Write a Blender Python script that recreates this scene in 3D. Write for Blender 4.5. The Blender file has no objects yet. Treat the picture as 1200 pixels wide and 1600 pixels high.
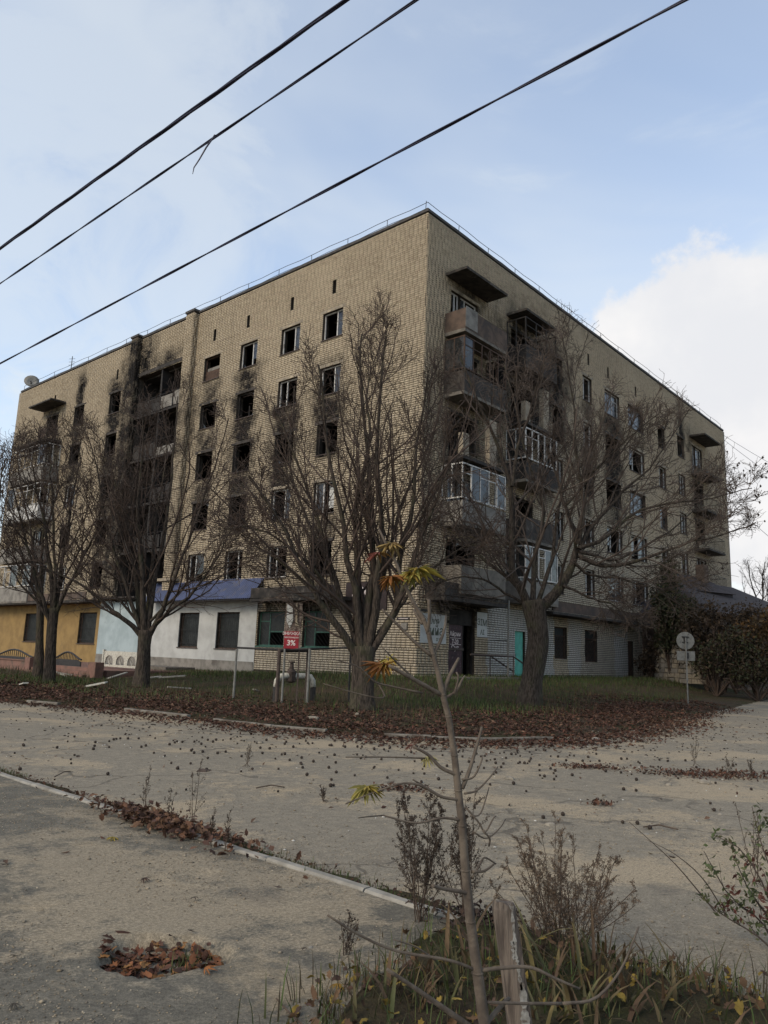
import bpy, math, random
import numpy as np
from mathutils import Vector, Matrix
rad = math.radians
rng = np.random.default_rng(11)
random.seed(11)
scene = bpy.context.scene
COL = scene.collection

# ------------------------------------------------------------------ camera
FPX, PITCH, ROLL, EYE = 1180.0, rad(10.66), rad(2.09), 1.6      # focal length for a 1600 px high frame
cam_data = bpy.data.cameras.new('camera')
cam_data.sensor_fit = 'VERTICAL'; cam_data.sensor_height = 36.0
cam_data.lens = 36.0 * FPX / 1600.0
cam_data.clip_start = 0.05; cam_data.clip_end = 6000
cam = bpy.data.objects.new('camera', cam_data); COL.objects.link(cam)
cam.matrix_world = Matrix.Translation((0, 0, EYE)) @ Matrix.Rotation(rad(90) + PITCH, 4, 'X') @ Matrix.Rotation(ROLL, 4, 'Z')
scene.camera = cam

# ------------------------------------------------------------------ sky and sun
SUN_AZ, SUN_EL = rad(228), rad(34)          # azimuth from +Y towards +X
scene.view_settings.view_transform = 'Standard'
scene.view_settings.look = 'None'
scene.view_settings.gamma = 1.0
scene.view_settings.exposure = 0.86
world = bpy.data.worlds.new('World'); scene.world = world; world.use_nodes = True
wt = world.node_tree; wt.nodes.clear()
def WN(t, **k):
    n = wt.nodes.new(t)
    for a, b in k.items(): setattr(n, a, b)
    return n
def wl(a, b): wt.links.new(a, b)
def wmath(op, a, b=None, clamp=False):
    n = WN('ShaderNodeMath', operation=op); n.use_clamp = clamp
    for i, x in enumerate((a, b)):
        if x is None: continue
        if isinstance(x, (int, float)): n.inputs[i].default_value = x
        else: wl(x, n.inputs[i])
    return n.outputs[0]
w_out = WN('ShaderNodeOutputWorld')
sky = WN('ShaderNodeTexSky', sky_type='NISHITA')
sky.sun_disc = False; sky.sun_elevation = SUN_EL; sky.sun_rotation = SUN_AZ
sky.air_density = 1.0; sky.dust_density = 0.6; sky.ozone_density = 1.0
bg_sky = WN('ShaderNodeBackground'); bg_sky.inputs[1].default_value = 0.15
wl(sky.outputs[0], bg_sky.inputs[0])
tc = WN('ShaderNodeTexCoord')
sep = WN('ShaderNodeSeparateXYZ'); wl(tc.outputs['Generated'], sep.inputs[0])
zz = wmath('ADD', wmath('ABSOLUTE', sep.outputs[2]), 0.22)
comb = WN('ShaderNodeCombineXYZ')
wl(wmath('DIVIDE', sep.outputs[0], zz), comb.inputs[0]); wl(wmath('DIVIDE', sep.outputs[1], zz), comb.inputs[1])
def wnoise(scale, detail, rough, off=(0, 0, 0), src=None, dist=0.0):
    mp = WN('ShaderNodeMapping'); mp.inputs['Location'].default_value = off
    wl(src or comb.outputs[0], mp.inputs[0])
    n = WN('ShaderNodeTexNoise'); n.inputs['Scale'].default_value = scale; n.inputs['Detail'].default_value = detail
    n.inputs['Roughness'].default_value = rough; n.inputs['Distortion'].default_value = dist
    wl(mp.outputs[0], n.inputs['Vector']); return n.outputs['Fac']
def wramp(x, lo, hi):
    n = WN('ShaderNodeMapRange', interpolation_type='SMOOTHSTEP'); n.inputs['From Min'].default_value = lo
    n.inputs['From Max'].default_value = hi; wl(x, n.inputs['Value']); return n.outputs['Result']
veil = wramp(wnoise(0.75, 5, 0.55, (3.1, 1.7, 0), dist=0.6), 0.36, 0.72)      # thin high cloud
wisps = wramp(wnoise(2.2, 7, 0.62, (7.4, 0.3, 0), dist=0.5), 0.52, 0.78)
veil = wmath('ADD', wmath('MULTIPLY', veil, 0.50), wmath('ADD', wmath('MULTIPLY', wisps, 0.34), 0.24), True)
LD = Vector((-0.366, 0.792, 0.488)).normalized(); ld = WN('ShaderNodeVectorMath', operation='DOT_PRODUCT'); wl(tc.outputs['Generated'], ld.inputs[0]); ld.inputs[1].default_value = LD
sheet = wmath('MULTIPLY', wramp(wmath('ADD', ld.outputs['Value'], wmath('MULTIPLY', wmath('SUBTRACT', wnoise(2.6, 7, 0.6, (5.5, 2.1, 0), dist=0.8), 0.5), 0.16)), 0.925, 0.995), 0.62)
veil = wmath('MAXIMUM', veil, sheet)           # brighter thin sheet over the left
hor = wramp(sep.outputs[2], 0.62, 0.06)                                       # paler towards the horizon
veil = wmath('MAXIMUM', veil, wmath('MULTIPLY', hor, 0.55))
# cumulus bank low on the right
CD = Vector((0.450, 0.847, 0.283)).normalized()
dt = WN('ShaderNodeVectorMath', operation='DOT_PRODUCT'); wl(tc.outputs['Generated'], dt.inputs[0]); dt.inputs[1].default_value = CD
puff = wnoise(8.5, 9, 0.62, (1.3, 4.2, 2.0), tc.outputs['Generated'])
cum = wmath('ADD', dt.outputs['Value'], wmath('MULTIPLY', wmath('SUBTRACT', puff, 0.5), 0.055))
cum = wramp(cum, 0.9735, 0.9815)
bg_veil = WN('ShaderNodeBackground'); bg_veil.inputs[0].default_value = (0.83, 0.875, 0.89, 1); bg_veil.inputs[1].default_value = 0.55
shade = wramp(wnoise(3.0, 6, 0.6, (0, 0, 5), tc.outputs['Generated']), 0.35, 0.68)
cmix = WN('ShaderNodeMix', data_type='RGBA'); wl(shade, cmix.inputs['Factor'])
cmix.inputs['A'].default_value = (0.76, 0.77, 0.80, 1); cmix.inputs['B'].default_value = (0.93, 0.91, 0.89, 1)
bg_cum = WN('ShaderNodeBackground'); wl(cmix.outputs['Result'], bg_cum.inputs[0]); bg_cum.inputs[1].default_value = 0.60
m1 = WN('ShaderNodeMixShader'); wl(veil, m1.inputs[0]); wl(bg_sky.outputs[0], m1.inputs[1]); wl(bg_veil.outputs[0], m1.inputs[2])
m2 = WN('ShaderNodeMixShader'); wl(cum, m2.inputs[0]); wl(m1.outputs[0], m2.inputs[1]); wl(bg_cum.outputs[0], m2.inputs[2])
wl(m2.outputs[0], w_out.inputs[0])
sun_data = bpy.data.lights.new('sun', 'SUN'); sun_data.energy = 1.35; sun_data.angle = rad(25); sun_data.color = (1.0, 0.86, 0.66)
sun = bpy.data.objects.new('sun', sun_data); COL.objects.link(sun)
sdir = Vector((math.sin(SUN_AZ) * math.cos(SUN_EL), math.cos(SUN_AZ) * math.cos(SUN_EL), math.sin(SUN_EL)))
sun.rotation_euler = sdir.to_track_quat('Z', 'Y').to_euler(); sun.location = sdir * 50

# ------------------------------------------------------------------ measuring helpers
CX, CY, TH = 1.497, 31.0, rad(41.35)                    # corner of the building, yaw of its left front
cp, sp, cr, sr = math.cos(PITCH), math.sin(PITCH), math.cos(ROLL), math.sin(ROLL)
def ray(px, py):
    a, b = px - 600, py - 800
    u, v = a * cr + b * sr, -a * sr + b * cr
    d = (u / FPX, 1.0, -v / FPX)
    return Vector((d[0], d[1] * cp - d[2] * sp, d[1] * sp + d[2] * cp))
def at(px, py, Y):
    d = ray(px, py); t = Y / d.y
    return Vector((d.x * t, Y, d.z * t + EYE))
def gnd(px, py, z=0.0):
    d = ray(px, py); t = (z - EYE) / d.z
    return Vector((d.x * t, d.y * t, z))
DL2 = Vector((-math.cos(TH), math.sin(TH))); DR2 = Vector((math.sin(TH), math.cos(TH)))
def fac(px, py, side, off=0.0):
    d = ray(px, py); D, Nn = (DL2, -DR2) if side == 'L' else (DR2, -DL2)
    C = Vector((CX, CY)); t = (C.dot(Nn) + off) / (d.x * Nn.x + d.y * Nn.y)
    return (Vector((d.x * t, d.y * t)) - C).dot(D), d.z * t + EYE
def FW(side, a, z, o=0.0):                              # facade coordinates to world
    D, Nn = (DL2, -DR2) if side == 'L' else (DR2, -DL2)
    p = Vector((CX, CY)) + D * a + Nn * o
    return Vector((p.x, p.y, z))

# ------------------------------------------------------------------ object helpers
def tag(o, label=None, cat=None, group=None, kind=None):
    if label: o['label'] = label
    if cat: o['category'] = cat
    if group: o['group'] = group
    if kind: o['kind'] = kind
    return o
def thing(name, label, cat, loc=(0, 0, 0), rz=0.0, group=None):
    o = bpy.data.objects.new(name, None); COL.objects.link(o)
    o.location = loc; o.rotation_euler = (0, 0, rz); o.empty_display_size = 0.2
    return tag(o, label, cat, group)
def link(name, me, parent=None, loc=None):
    o = bpy.data.objects.new(name, me); COL.objects.link(o)
    if parent is not None: o.parent = parent
    if loc is not None: o.location = loc
    return o
def np_mesh(name, V, F, material, col=None, smooth=False):
    V = np.ascontiguousarray(V, dtype=np.float32); me = bpy.data.meshes.new(name)
    Fs = F if isinstance(F, list) else [F]
    Fs = [np.ascontiguousarray(f, dtype=np.int32) for f in Fs if len(f)]
    me.vertices.add(len(V)); me.vertices.foreach_set('co', V.ravel())
    nl = sum(f.size for f in Fs); npoly = sum(len(f) for f in Fs)
    me.loops.add(nl); me.loops.foreach_set('vertex_index', np.concatenate([f.ravel() for f in Fs]))
    me.polygons.add(npoly)
    starts = []; s = 0
    for f in Fs:
        k = f.shape[1]; starts.append(np.arange(len(f), dtype=np.int32) * k + s); s += f.size
    me.polygons.foreach_set('loop_start', np.concatenate(starts))
    if smooth: me.polygons.foreach_set('use_smooth', np.ones(npoly, dtype=bool))
    if col is not None:
        ca = me.color_attributes.new('tint', 'FLOAT_COLOR', 'POINT')
        c = np.ones((len(V), 4), dtype=np.float32); c[:, :col.shape[1]] = col
        ca.data.foreach_set('color', c.ravel())
    me.update(calc_edges=True); me.validate()
    if material is not None: me.materials.append(material)
    return me
BOXF = [(0, 1, 3, 2), (4, 6, 7, 5), (0, 4, 5, 1), (2, 3, 7, 6), (0, 2, 6, 4), (1, 5, 7, 3)]
class MB:
    def __init__(s): s.v = []; s.f = []
    def add(s, vs, fs):
        n = len(s.v); s.v += [tuple(p) for p in vs]; s.f += [tuple(i + n for i in f) for f in fs]; return s
    def box(s, x0, x1, y0, y1, z0, z1, M=None):
        vs = [Vector((x, y, z)) for x in (min(x0, x1), max(x0, x1)) for y in (min(y0, y1), max(y0, y1)) for z in (min(z0, z1), max(z0, z1))]
        if M is not None: vs = [M @ p for p in vs]
        return s.add(vs, BOXF)
    def tube(s, pts, r, k=8, cap=True):
        pts = [Vector(p) for p in pts]; n = len(pts)
        rr = r if isinstance(r, (list, tuple)) else [r] * n
        vs = []; ref = None
        for i, p in enumerate(pts):
            t = (pts[min(i + 1, n - 1)] - pts[max(i - 1, 0)]).normalized()
            if ref is None: ref = t.orthogonal().normalized()
            a = (ref - t * ref.dot(t)).normalized(); ref = a; b = t.cross(a)
            vs += [p + (a * math.cos(2 * math.pi * j / k) + b * math.sin(2 * math.pi * j / k)) * rr[i] for j in range(k)]
        fs = [(i * k + j, i * k + (j + 1) % k, (i + 1) * k + (j + 1) % k, (i + 1) * k + j) for i in range(n - 1) for j in range(k)]
        if cap: fs += [tuple(range(k))[::-1], tuple(range((n - 1) * k, n * k))]
        return s.add(vs, fs)
    def prism(s, poly, d):                              # closed polygon (3D points) pushed along d
        n = len(poly); poly = [Vector(p) for p in poly]; d = Vector(d)
        fs = [tuple(range(n))[::-1], tuple(range(n, 2 * n))] + [(i, (i + 1) % n, n + (i + 1) % n, n + i) for i in range(n)]
        return s.add(poly + [p + d for p in poly], fs)
    def lathe(s, prof, k=16, M=None):                   # prof: (r, z)
        vs = [Vector((r * math.cos(2 * math.pi * j / k), r * math.sin(2 * math.pi * j / k), z)) for r, z in prof for j in range(k)]
        if M is not None: vs = [M @ p for p in vs]
        n = len(prof)
        fs = [(i * k + j, i * k + (j + 1) % k, (i + 1) * k + (j + 1) % k, (i + 1) * k + j) for i in range(n - 1) for j in range(k)]
        return s.add(vs, fs + [tuple(range(k))[::-1], tuple(range((n - 1) * k, n * k))])
    def mesh(s, name, material, smooth=False):
        me = bpy.data.meshes.new(name); me.from_pydata(s.v, [], s.f); me.update()
        if material is not None: me.materials.append(material)
        if smooth: me.polygons.foreach_set('use_smooth', [True] * len(me.polygons))
        return me
    def build(s, name, material, parent=None, smooth=False, **k):
        o = link(name, s.mesh(name, material, smooth), parent)
        return tag(o, **k) if k else o

# ------------------------------------------------------------------ materials
def new_mat(name, rough=0.9, spec=0.3):
    m = bpy.data.materials.new(name); m.use_nodes = True; nt = m.node_tree
    b = nt.nodes['Principled BSDF']; b.inputs['Roughness'].default_value = rough
    b.inputs['Specular IOR Level'].default_value = spec
    return m, nt, b
def nd(nt, t, **k):
    n = nt.nodes.new(t)
    for a, v in k.items(): setattr(n, a, v)
    return n
def mixc(nt, fac_, a, b, blend='MIX'):
    n = nd(nt, 'ShaderNodeMix', data_type='RGBA', blend_type=blend)
    for s, x in (('Factor', fac_), ('A', a), ('B', b)):
        if isinstance(x, (int, float)): n.inputs[s].default_value = x
        elif isinstance(x, tuple): n.inputs[s].default_value = (*x, 1) if len(x) == 3 else x
        else: nt.links.new(x, n.inputs[s])
    return n.outputs['Result']
def noise(nt, scale, detail=4, rough=0.55, vec=None, dist=0.0, world_space=True):
    n = nd(nt, 'ShaderNodeTexNoise'); n.inputs['Scale'].default_value = scale; n.inputs['Detail'].default_value = detail
    n.inputs['Roughness'].default_value = rough; n.inputs['Distortion'].default_value = dist
    if vec is None:
        g = nd(nt, 'ShaderNodeNewGeometry') if world_space else nd(nt, 'ShaderNodeTexCoord')
        vec = g.outputs['Position'] if world_space else g.outputs['Object']
    nt.links.new(vec, n.inputs['Vector']); return n.outputs['Fac']
def ramp(nt, x, lo, hi, a=0.0, b=1.0):
    n = nd(nt, 'ShaderNodeMapRange', interpolation_type='SMOOTHSTEP')
    n.inputs['From Min'].default_value = lo; n.inputs['From Max'].default_value = hi
    n.inputs['To Min'].default_value = a; n.inputs['To Max'].default_value = b
    nt.links.new(x, n.inputs['Value']); return n.outputs['Result']
def mth(nt, op, a, b=None, clamp=False):
    n = nd(nt, 'ShaderNodeMath', operation=op); n.use_clamp = clamp
    for i, x in enumerate((a, b)):
        if x is None: continue
        if isinstance(x, (int, float)): n.inputs[i].default_value = x
        else: nt.links.new(x, n.inputs[i])
    return n.outputs[0]
def bump(nt, b, h, strength, dist=0.02):
    n = nd(nt, 'ShaderNodeBump'); n.inputs['Strength'].default_value = strength; n.inputs['Distance'].default_value = dist
    nt.links.new(h, n.inputs['Height']); nt.links.new(n.outputs[0], b.inputs['Normal'])
def attr(nt): return nd(nt, 'ShaderNodeAttribute', attribute_name='tint')
def M_noise(name, c1, c2, scale=4, rough=0.9, bs=0.3, bscale=30, bdist=0.01, spec=0.25, c3=None, s3=1.2, lo=0.35, hi=0.65, lo3=0.5, hi3=0.66):
    m, nt, b = new_mat(name, rough, spec)
    c = mixc(nt, ramp(nt, noise(nt, scale, 6, 0.6), lo, hi), c1, c2)
    if c3: c = mixc(nt, ramp(nt, noise(nt, s3, 5, 0.65, dist=0.4), lo3, hi3), c, c3)
    nt.links.new(c, b.inputs['Base Color'])
    if bs: bump(nt, b, noise(nt, bscale, 5, 0.6), bs, bdist)
    return m
def M_attr(name, rough=0.85, var=0.35, scale=12, bs=0.0, bscale=40, trans=0.0):
    m, nt, b = new_mat(name, rough, 0.25)
    a = attr(nt); g = ramp(nt, noise(nt, scale, 4), 0.3, 0.7, 1 - var, 1 + var * 0.5)
    c = mixc(nt, 1.0, a.outputs['Color'], (1, 1, 1)); mm = nd(nt, 'ShaderNodeVectorMath', operation='SCALE')
    nt.links.new(a.outputs['Color'], mm.inputs[0]); nt.links.new(g, mm.inputs['Scale']); nt.links.new(mm.outputs[0], b.inputs['Base Color'])
    if bs: bump(nt, b, noise(nt, bscale, 4), bs, 0.01)
    if trans:
        t = nd(nt, 'ShaderNodeBsdfTranslucent'); nt.links.new(mm.outputs[0], t.inputs[0])
        x = nd(nt, 'ShaderNodeMixShader'); x.inputs[0].default_value = trans
        nt.links.new(b.outputs[0], x.inputs[1]); nt.links.new(t.outputs[0], x.inputs[2])
        nt.links.new(x.outputs[0], nt.nodes['Material Output'].inputs[0])
    return m
MAT = {}
def brick_mat():
    m, nt, b = new_mat('brick', 0.95, 0.12)
    a = attr(nt); s = nd(nt, 'ShaderNodeSeparateColor'); nt.links.new(a.outputs['Color'], s.inputs[0])
    c = mixc(nt, s.outputs[0], (0.425, 0.352, 0.25), (0.295, 0.24, 0.168))
    g = noise(nt, 0.35, 5, 0.6); c = mixc(nt, ramp(nt, g, 0.42, 0.72, 0, 0.45), c, (0.32, 0.265, 0.19))
    c = mixc(nt, ramp(nt, noise(nt, 26, 3), 0.35, 0.7, 0.0, 0.35), c, (0.27, 0.22, 0.155))
    pw = mth(nt, 'MULTIPLY', s.outputs[2], ramp(nt, noise(nt, 3.5, 6, 0.7), 0.28, 0.42), True)
    c = mixc(nt, pw, c, (0.40, 0.385, 0.35))
    sn = ramp(nt, noise(nt, 1.5, 6, 0.65), 0.3, 0.7, -0.22, 0.34)
    so = mth(nt, 'ADD', s.outputs[1], mth(nt, 'MULTIPLY', sn, ramp(nt, s.outputs[1], 0.02, 0.3)), True)
    c = mixc(nt, so, c, (0.017, 0.015, 0.014))
    nt.links.new(c, b.inputs['Base Color']); bump(nt, b, noise(nt, 60, 3), 0.4, 0.006)
    return m
MAT['brick'] = brick_mat()
MAT['mortar'] = M_noise('mortar', (0.035, 0.028, 0.021), (0.065, 0.052, 0.04), 6, bs=0.4)
MAT['concrete'] = M_noise('concrete', (0.155, 0.137, 0.113), (0.10, 0.09, 0.076), 3, bs=0.4, c3=(0.06, 0.055, 0.05), s3=1.0, lo3=0.52, hi3=0.72)
MAT['lintel'] = M_noise('lintel', (0.27, 0.225, 0.165), (0.17, 0.145, 0.11), 4, bs=0.3)
MAT['charred_concrete'] = M_noise('charred_concrete', (0.05, 0.042, 0.036), (0.022, 0.02, 0.018), 2.5, bs=0.5, c3=(0.11, 0.095, 0.08), s3=1.8, lo3=0.58, hi3=0.7)
MAT['char'] = M_noise('char', (0.016, 0.014, 0.013), (0.034, 0.03, 0.027), 2, bs=0.4)
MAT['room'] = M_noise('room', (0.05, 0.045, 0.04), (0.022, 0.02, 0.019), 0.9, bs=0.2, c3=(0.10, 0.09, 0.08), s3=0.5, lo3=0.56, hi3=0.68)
MAT['tar'] = M_noise('tar', (0.035, 0.032, 0.03), (0.06, 0.053, 0.046), 5, rough=0.7)
MAT['white_paint'] = M_noise('white_paint', (0.50, 0.485, 0.455), (0.36, 0.345, 0.32), 9, rough=0.6, bs=0.2, c3=(0.16, 0.14, 0.12), s3=2.4, lo3=0.58, hi3=0.72)
MAT['brown_wood'] = M_noise('brown_wood', (0.075, 0.045, 0.031), (0.04, 0.026, 0.019), 8, bs=0.3)
MAT['green_paint'] = M_noise('green_paint', (0.035, 0.10, 0.075), (0.025, 0.065, 0.05), 7, rough=0.6)
MAT['mint_paint'] = M_noise('mint_paint', (0.10, 0.36, 0.28), (0.075, 0.27, 0.21), 4, rough=0.6, c3=(0.16, 0.2, 0.17), s3=3, lo3=0.6, hi3=0.72)
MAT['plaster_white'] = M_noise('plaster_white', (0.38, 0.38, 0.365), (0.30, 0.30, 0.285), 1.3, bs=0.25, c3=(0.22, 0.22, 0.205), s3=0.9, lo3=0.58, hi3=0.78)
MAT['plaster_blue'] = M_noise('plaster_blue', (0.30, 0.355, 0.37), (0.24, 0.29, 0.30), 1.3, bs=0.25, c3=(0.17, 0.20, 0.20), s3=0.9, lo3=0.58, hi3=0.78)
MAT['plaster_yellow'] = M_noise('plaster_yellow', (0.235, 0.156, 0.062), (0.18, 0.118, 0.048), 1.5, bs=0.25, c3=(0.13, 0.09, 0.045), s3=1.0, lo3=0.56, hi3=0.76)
MAT['pink_render'] = M_noise('pink_render', (0.185, 0.10, 0.078), (0.135, 0.078, 0.06), 2, bs=0.4, c3=(0.10, 0.07, 0.055), s3=1.4)
MAT['grey_panel'] = M_noise('grey_panel', (0.20, 0.185, 0.162), (0.135, 0.125, 0.11), 2.2, bs=0.2, c3=(0.09, 0.08, 0.07), s3=1.1, lo3=0.54, hi3=0.7)
MAT['rust_panel'] = M_noise('rust_panel', (0.10, 0.07, 0.053), (0.06, 0.044, 0.035), 2.2, bs=0.3, c3=(0.05, 0.04, 0.035), s3=1.3)
MAT['blue_metal'] = M_noise('blue_metal', (0.045, 0.058, 0.12), (0.036, 0.045, 0.085), 2, rough=0.5, bs=0.05, c3=(0.08, 0.075, 0.08), s3=1.2, lo3=0.56, hi3=0.72)
MAT['rusty_metal'] = M_noise('rusty_metal', (0.075, 0.055, 0.045), (0.04, 0.03, 0.026), 12, rough=0.75, bs=0.2)
MAT['dark_metal'] = M_noise('dark_metal', (0.018, 0.017, 0.017), (0.032, 0.028, 0.026), 10, rough=0.6, bs=0.1)
MAT['grey_metal'] = M_noise('grey_metal', (0.175, 0.17, 0.152), (0.125, 0.12, 0.108), 8, rough=0.6, bs=0.1, c3=(0.15, 0.12, 0.09), s3=6, lo3=0.6, hi3=0.72)
MAT['white_pipe'] = M_noise('white_pipe', (0.48, 0.46, 0.40), (0.34, 0.32, 0.27), 14, rough=0.7, bs=0.2, c3=(0.16, 0.13, 0.10), s3=12, lo3=0.57, hi3=0.66)
MAT['red_paint'] = M_noise('red_paint', (0.27, 0.018, 0.028), (0.20, 0.014, 0.022), 6, rough=0.55, bs=0.05)
MAT['letter_white'] = M_noise('letter_white', (0.62, 0.55, 0.52), (0.45, 0.38, 0.36), 20, bs=0)
MAT['letter_dark'] = M_noise('letter_dark', (0.05, 0.06, 0.045), (0.12, 0.13, 0.10), 14, bs=0)
MAT['poster_white'] = M_noise('poster_white', (0.42, 0.42, 0.40), (0.35, 0.35, 0.335), 3, bs=0.05, rough=0.6)
MAT['poster_dark'] = M_noise('poster_dark', (0.05, 0.022, 0.026), (0.028, 0.015, 0.018), 7, bs=0.05, rough=0.6, c3=(0.16, 0.11, 0.11), s3=9, lo3=0.6, hi3=0.68)
MAT['sign_brown'] = M_noise('sign_brown', (0.035, 0.022, 0.02), (0.022, 0.015, 0.014), 5, bs=0.05, rough=0.6)
MAT['peeled_paper'] = M_noise('peeled_paper', (0.22, 0.185, 0.155), (0.12, 0.085, 0.07), 9, bs=0.2, c3=(0.06, 0.04, 0.035), s3=14, lo3=0.52, hi3=0.6)
MAT['slate'] = M_noise('slate', (0.04, 0.035, 0.038), (0.025, 0.022, 0.024), 3, bs=0.3)
MAT['stone'] = M_noise('stone', (0.24, 0.21, 0.165), (0.15, 0.13, 0.10), 9, bs=0.5)
MAT['kerb'] = M_noise('kerb', (0.26, 0.24, 0.205), (0.18, 0.165, 0.138), 7, bs=0.4, c3=(0.15, 0.135, 0.11), s3=2.5, lo3=0.56, hi3=0.72)
MAT['old_kerb'] = M_noise('old_kerb', (0.17, 0.152, 0.125), (0.115, 0.10, 0.082), 5, bs=0.5, c3=(0.07, 0.055, 0.042), s3=2.2, lo3=0.48, hi3=0.64)
MAT['walnut'] = M_noise('walnut', (0.022, 0.017, 0.014), (0.045, 0.033, 0.025), 40, bs=0.4)
MAT['cable'] = M_noise('cable', (0.012, 0.012, 0.03), (0.018, 0.018, 0.04), 20, rough=0.5, bs=0)
MAT['leafy'] = M_attr('leafy', 0.7, 0.3, 8, trans=0.25)
MAT['litter'] = M_attr('litter', 0.85, 0.3, 20, trans=0.1)
MAT['attr'] = M_attr('attr', 0.9, 0.3, 14, bs=0.2)
def bark_mat(name, c1, c2, moss=0.0):
    m, nt, b = new_mat(name, 0.95, 0.15)
    mp = nd(nt, 'ShaderNodeMapping'); mp.inputs['Scale'].default_value = (1, 1, 0.18)
    g = nd(nt, 'ShaderNodeNewGeometry'); nt.links.new(g.outputs['Position'], mp.inputs[0])
    n = noise(nt, 26, 6, 0.65, mp.outputs[0])
    c = mixc(nt, ramp(nt, n, 0.38, 0.62), c2, c1)
    if moss: c = mixc(nt, ramp(nt, noise(nt, 2.0, 5), 0.5, 0.68, 0, moss), c, (0.06, 0.065, 0.03))
    nt.links.new(c, b.inputs['Base Color']); bump(nt, b, n, 1.0, 0.03)
    return m
MAT['bark'] = bark_mat('bark', (0.066, 0.052, 0.041), (0.020, 0.016, 0.013), 0.3)
MAT['twig'] = M_noise('twig', (0.062, 0.043, 0.033), (0.036, 0.026, 0.021), 1.5, bs=0)
MAT['pale_twig'] = M_noise('pale_twig', (0.085, 0.065, 0.052), (0.042, 0.031, 0.025), 1.5, bs=0)
MAT['sapling'] = M_noise('sapling', (0.115, 0.092, 0.07), (0.068, 0.053, 0.041), 18, bs=0.4, bscale=60, c3=(0.08, 0.062, 0.05), s3=22, lo3=0.62, hi3=0.7)
MAT['dry_weed'] = M_noise('dry_weed', (0.085, 0.06, 0.043), (0.05, 0.036, 0.027), 10, bs=0)
def glass_mat():
    m, nt, b = new_mat('window_glass', 0.12, 0.4)
    nt.links.new(mixc(nt, ramp(nt, noise(nt, 2.2, 5), 0.4, 0.7), (0.012, 0.013, 0.014), (0.04, 0.04, 0.04)), b.inputs['Base Color'])
    nt.links.new(ramp(nt, noise(nt, 3, 5), 0.35, 0.7, 0.06, 0.45), b.inputs['Roughness'])
    return m
MAT['glass'] = glass_mat()
MAT['dark_glass'] = M_noise('dark_glass', (0.010, 0.012, 0.012), (0.022, 0.024, 0.023), 3, rough=0.45, bs=0, spec=0.2)

# ------------------------------------------------------------------ ground, road, pavement
EDGE = np.array([(-140, 134), (-40, 47.5), (-10.2, 21.0), (-6.16, 19.16), (-4.3, 17.9), (-2.15, 16.25), (0.16, 15.35), (2.0, 15.3), (3.6, 16.0),
                 (6.5, 19.2), (9.0, 23.2), (12.6, 28.4), (19.7, 39.1), (90, 150)], float)
VERGE = np.vstack([EDGE, [(90, 900), (-140, 900)]])
def seg_dist(p, poly, closed=False):
    d = np.full(len(p), 1e9); n = len(poly)
    for i in range(n if closed else n - 1):
        a = poly[i]; b = poly[(i + 1) % n]; ab = b - a
        t = np.clip(((p - a) @ ab) / (ab @ ab), 0, 1)
        d = np.minimum(d, np.hypot(*(p - a - t[:, None] * ab).T))
    return d
def inside(p, poly):
    r = np.zeros(len(p), bool); n = len(poly)
    for i in range(n):
        x0, y0 = poly[i]; x1, y1 = poly[(i + 1) % n]
        c = (y0 > p[:, 1]) != (y1 > p[:, 1])
        xs = (x1 - x0) * (p[:, 1] - y0) / (y1 - y0 + 1e-12) + x0
        r ^= c & (p[:, 0] < xs)
    return r
def sstep(x, a, b):
    t = np.clip((x - a) / (b - a), 0, 1); return t * t * (3 - 2 * t)
def vnoise(x, y, s=1.0, seed=0.0):                       # cheap smooth noise, about -1..1
    x = x * s + seed * 13.7; y = y * s - seed * 7.3
    return (np.sin(x * 1.7 + 1.3 * np.sin(y * 1.1 + seed)) + np.sin(y * 1.9 + 1.7 * np.sin(x * 0.9 + 2 * seed)) + np.sin((x + y) * 1.3 + seed * 3)) / 3
def bdist(p):                                            # distance to the building's two fronts
    q = p - np.array([CX, CY]); v = q @ np.array(DR2); u = q @ np.array(DL2)
    d = np.where((v < 0) & (u < 0), np.hypot(v, u), np.where(v < 0, -v, np.where(u < 0, -u, 0)))
    return d
def bamp(p):                                             # the foot of the left front falls away to the left
    u = (p - np.array([CX, CY])) @ np.array(DL2); return np.clip(0.5 - 0.024 * np.maximum(u, 0), -0.2, 0.5)
def ground_z(p):
    p = np.atleast_2d(np.asarray(p, float))
    de = np.where(inside(p, VERGE), 1, -1) * seg_dist(p, EDGE)
    base = 0.06 + 0.10 * sstep(de, 0.2, 6) + bamp(p) * sstep(bdist(p), 7.0, 1.2) + 0.16 * sstep(bdist(p), 5.5, 3.0) * (0.5 + 0.5 * vnoise(p[:, 0], p[:, 1], 0.35, 2))
    base += 0.03 * vnoise(p[:, 0], p[:, 1], 0.9, 1) * sstep(de, 0.3, 2)
    return np.where(de > 0, -0.05 + (base + 0.05) * sstep(de, 0.0, 0.35), -0.05)
def gz(x, y): return float(ground_z([(x, y)])[0])
def grid_mesh(name, xs, ys, zf, material, smooth=True):
    X, Y = np.meshgrid(xs, ys); p = np.column_stack([X.ravel(), Y.ravel()])
    V = np.column_stack([p, zf(p)]); nx = len(xs); i = np.arange(len(V)).reshape(len(ys), nx)
    F = np.column_stack([i[:-1, :-1].ravel(), i[:-1, 1:].ravel(), i[1:, 1:].ravel(), i[1:, :-1].ravel()])
    return np_mesh(name, V, F, material, smooth=smooth)
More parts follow.
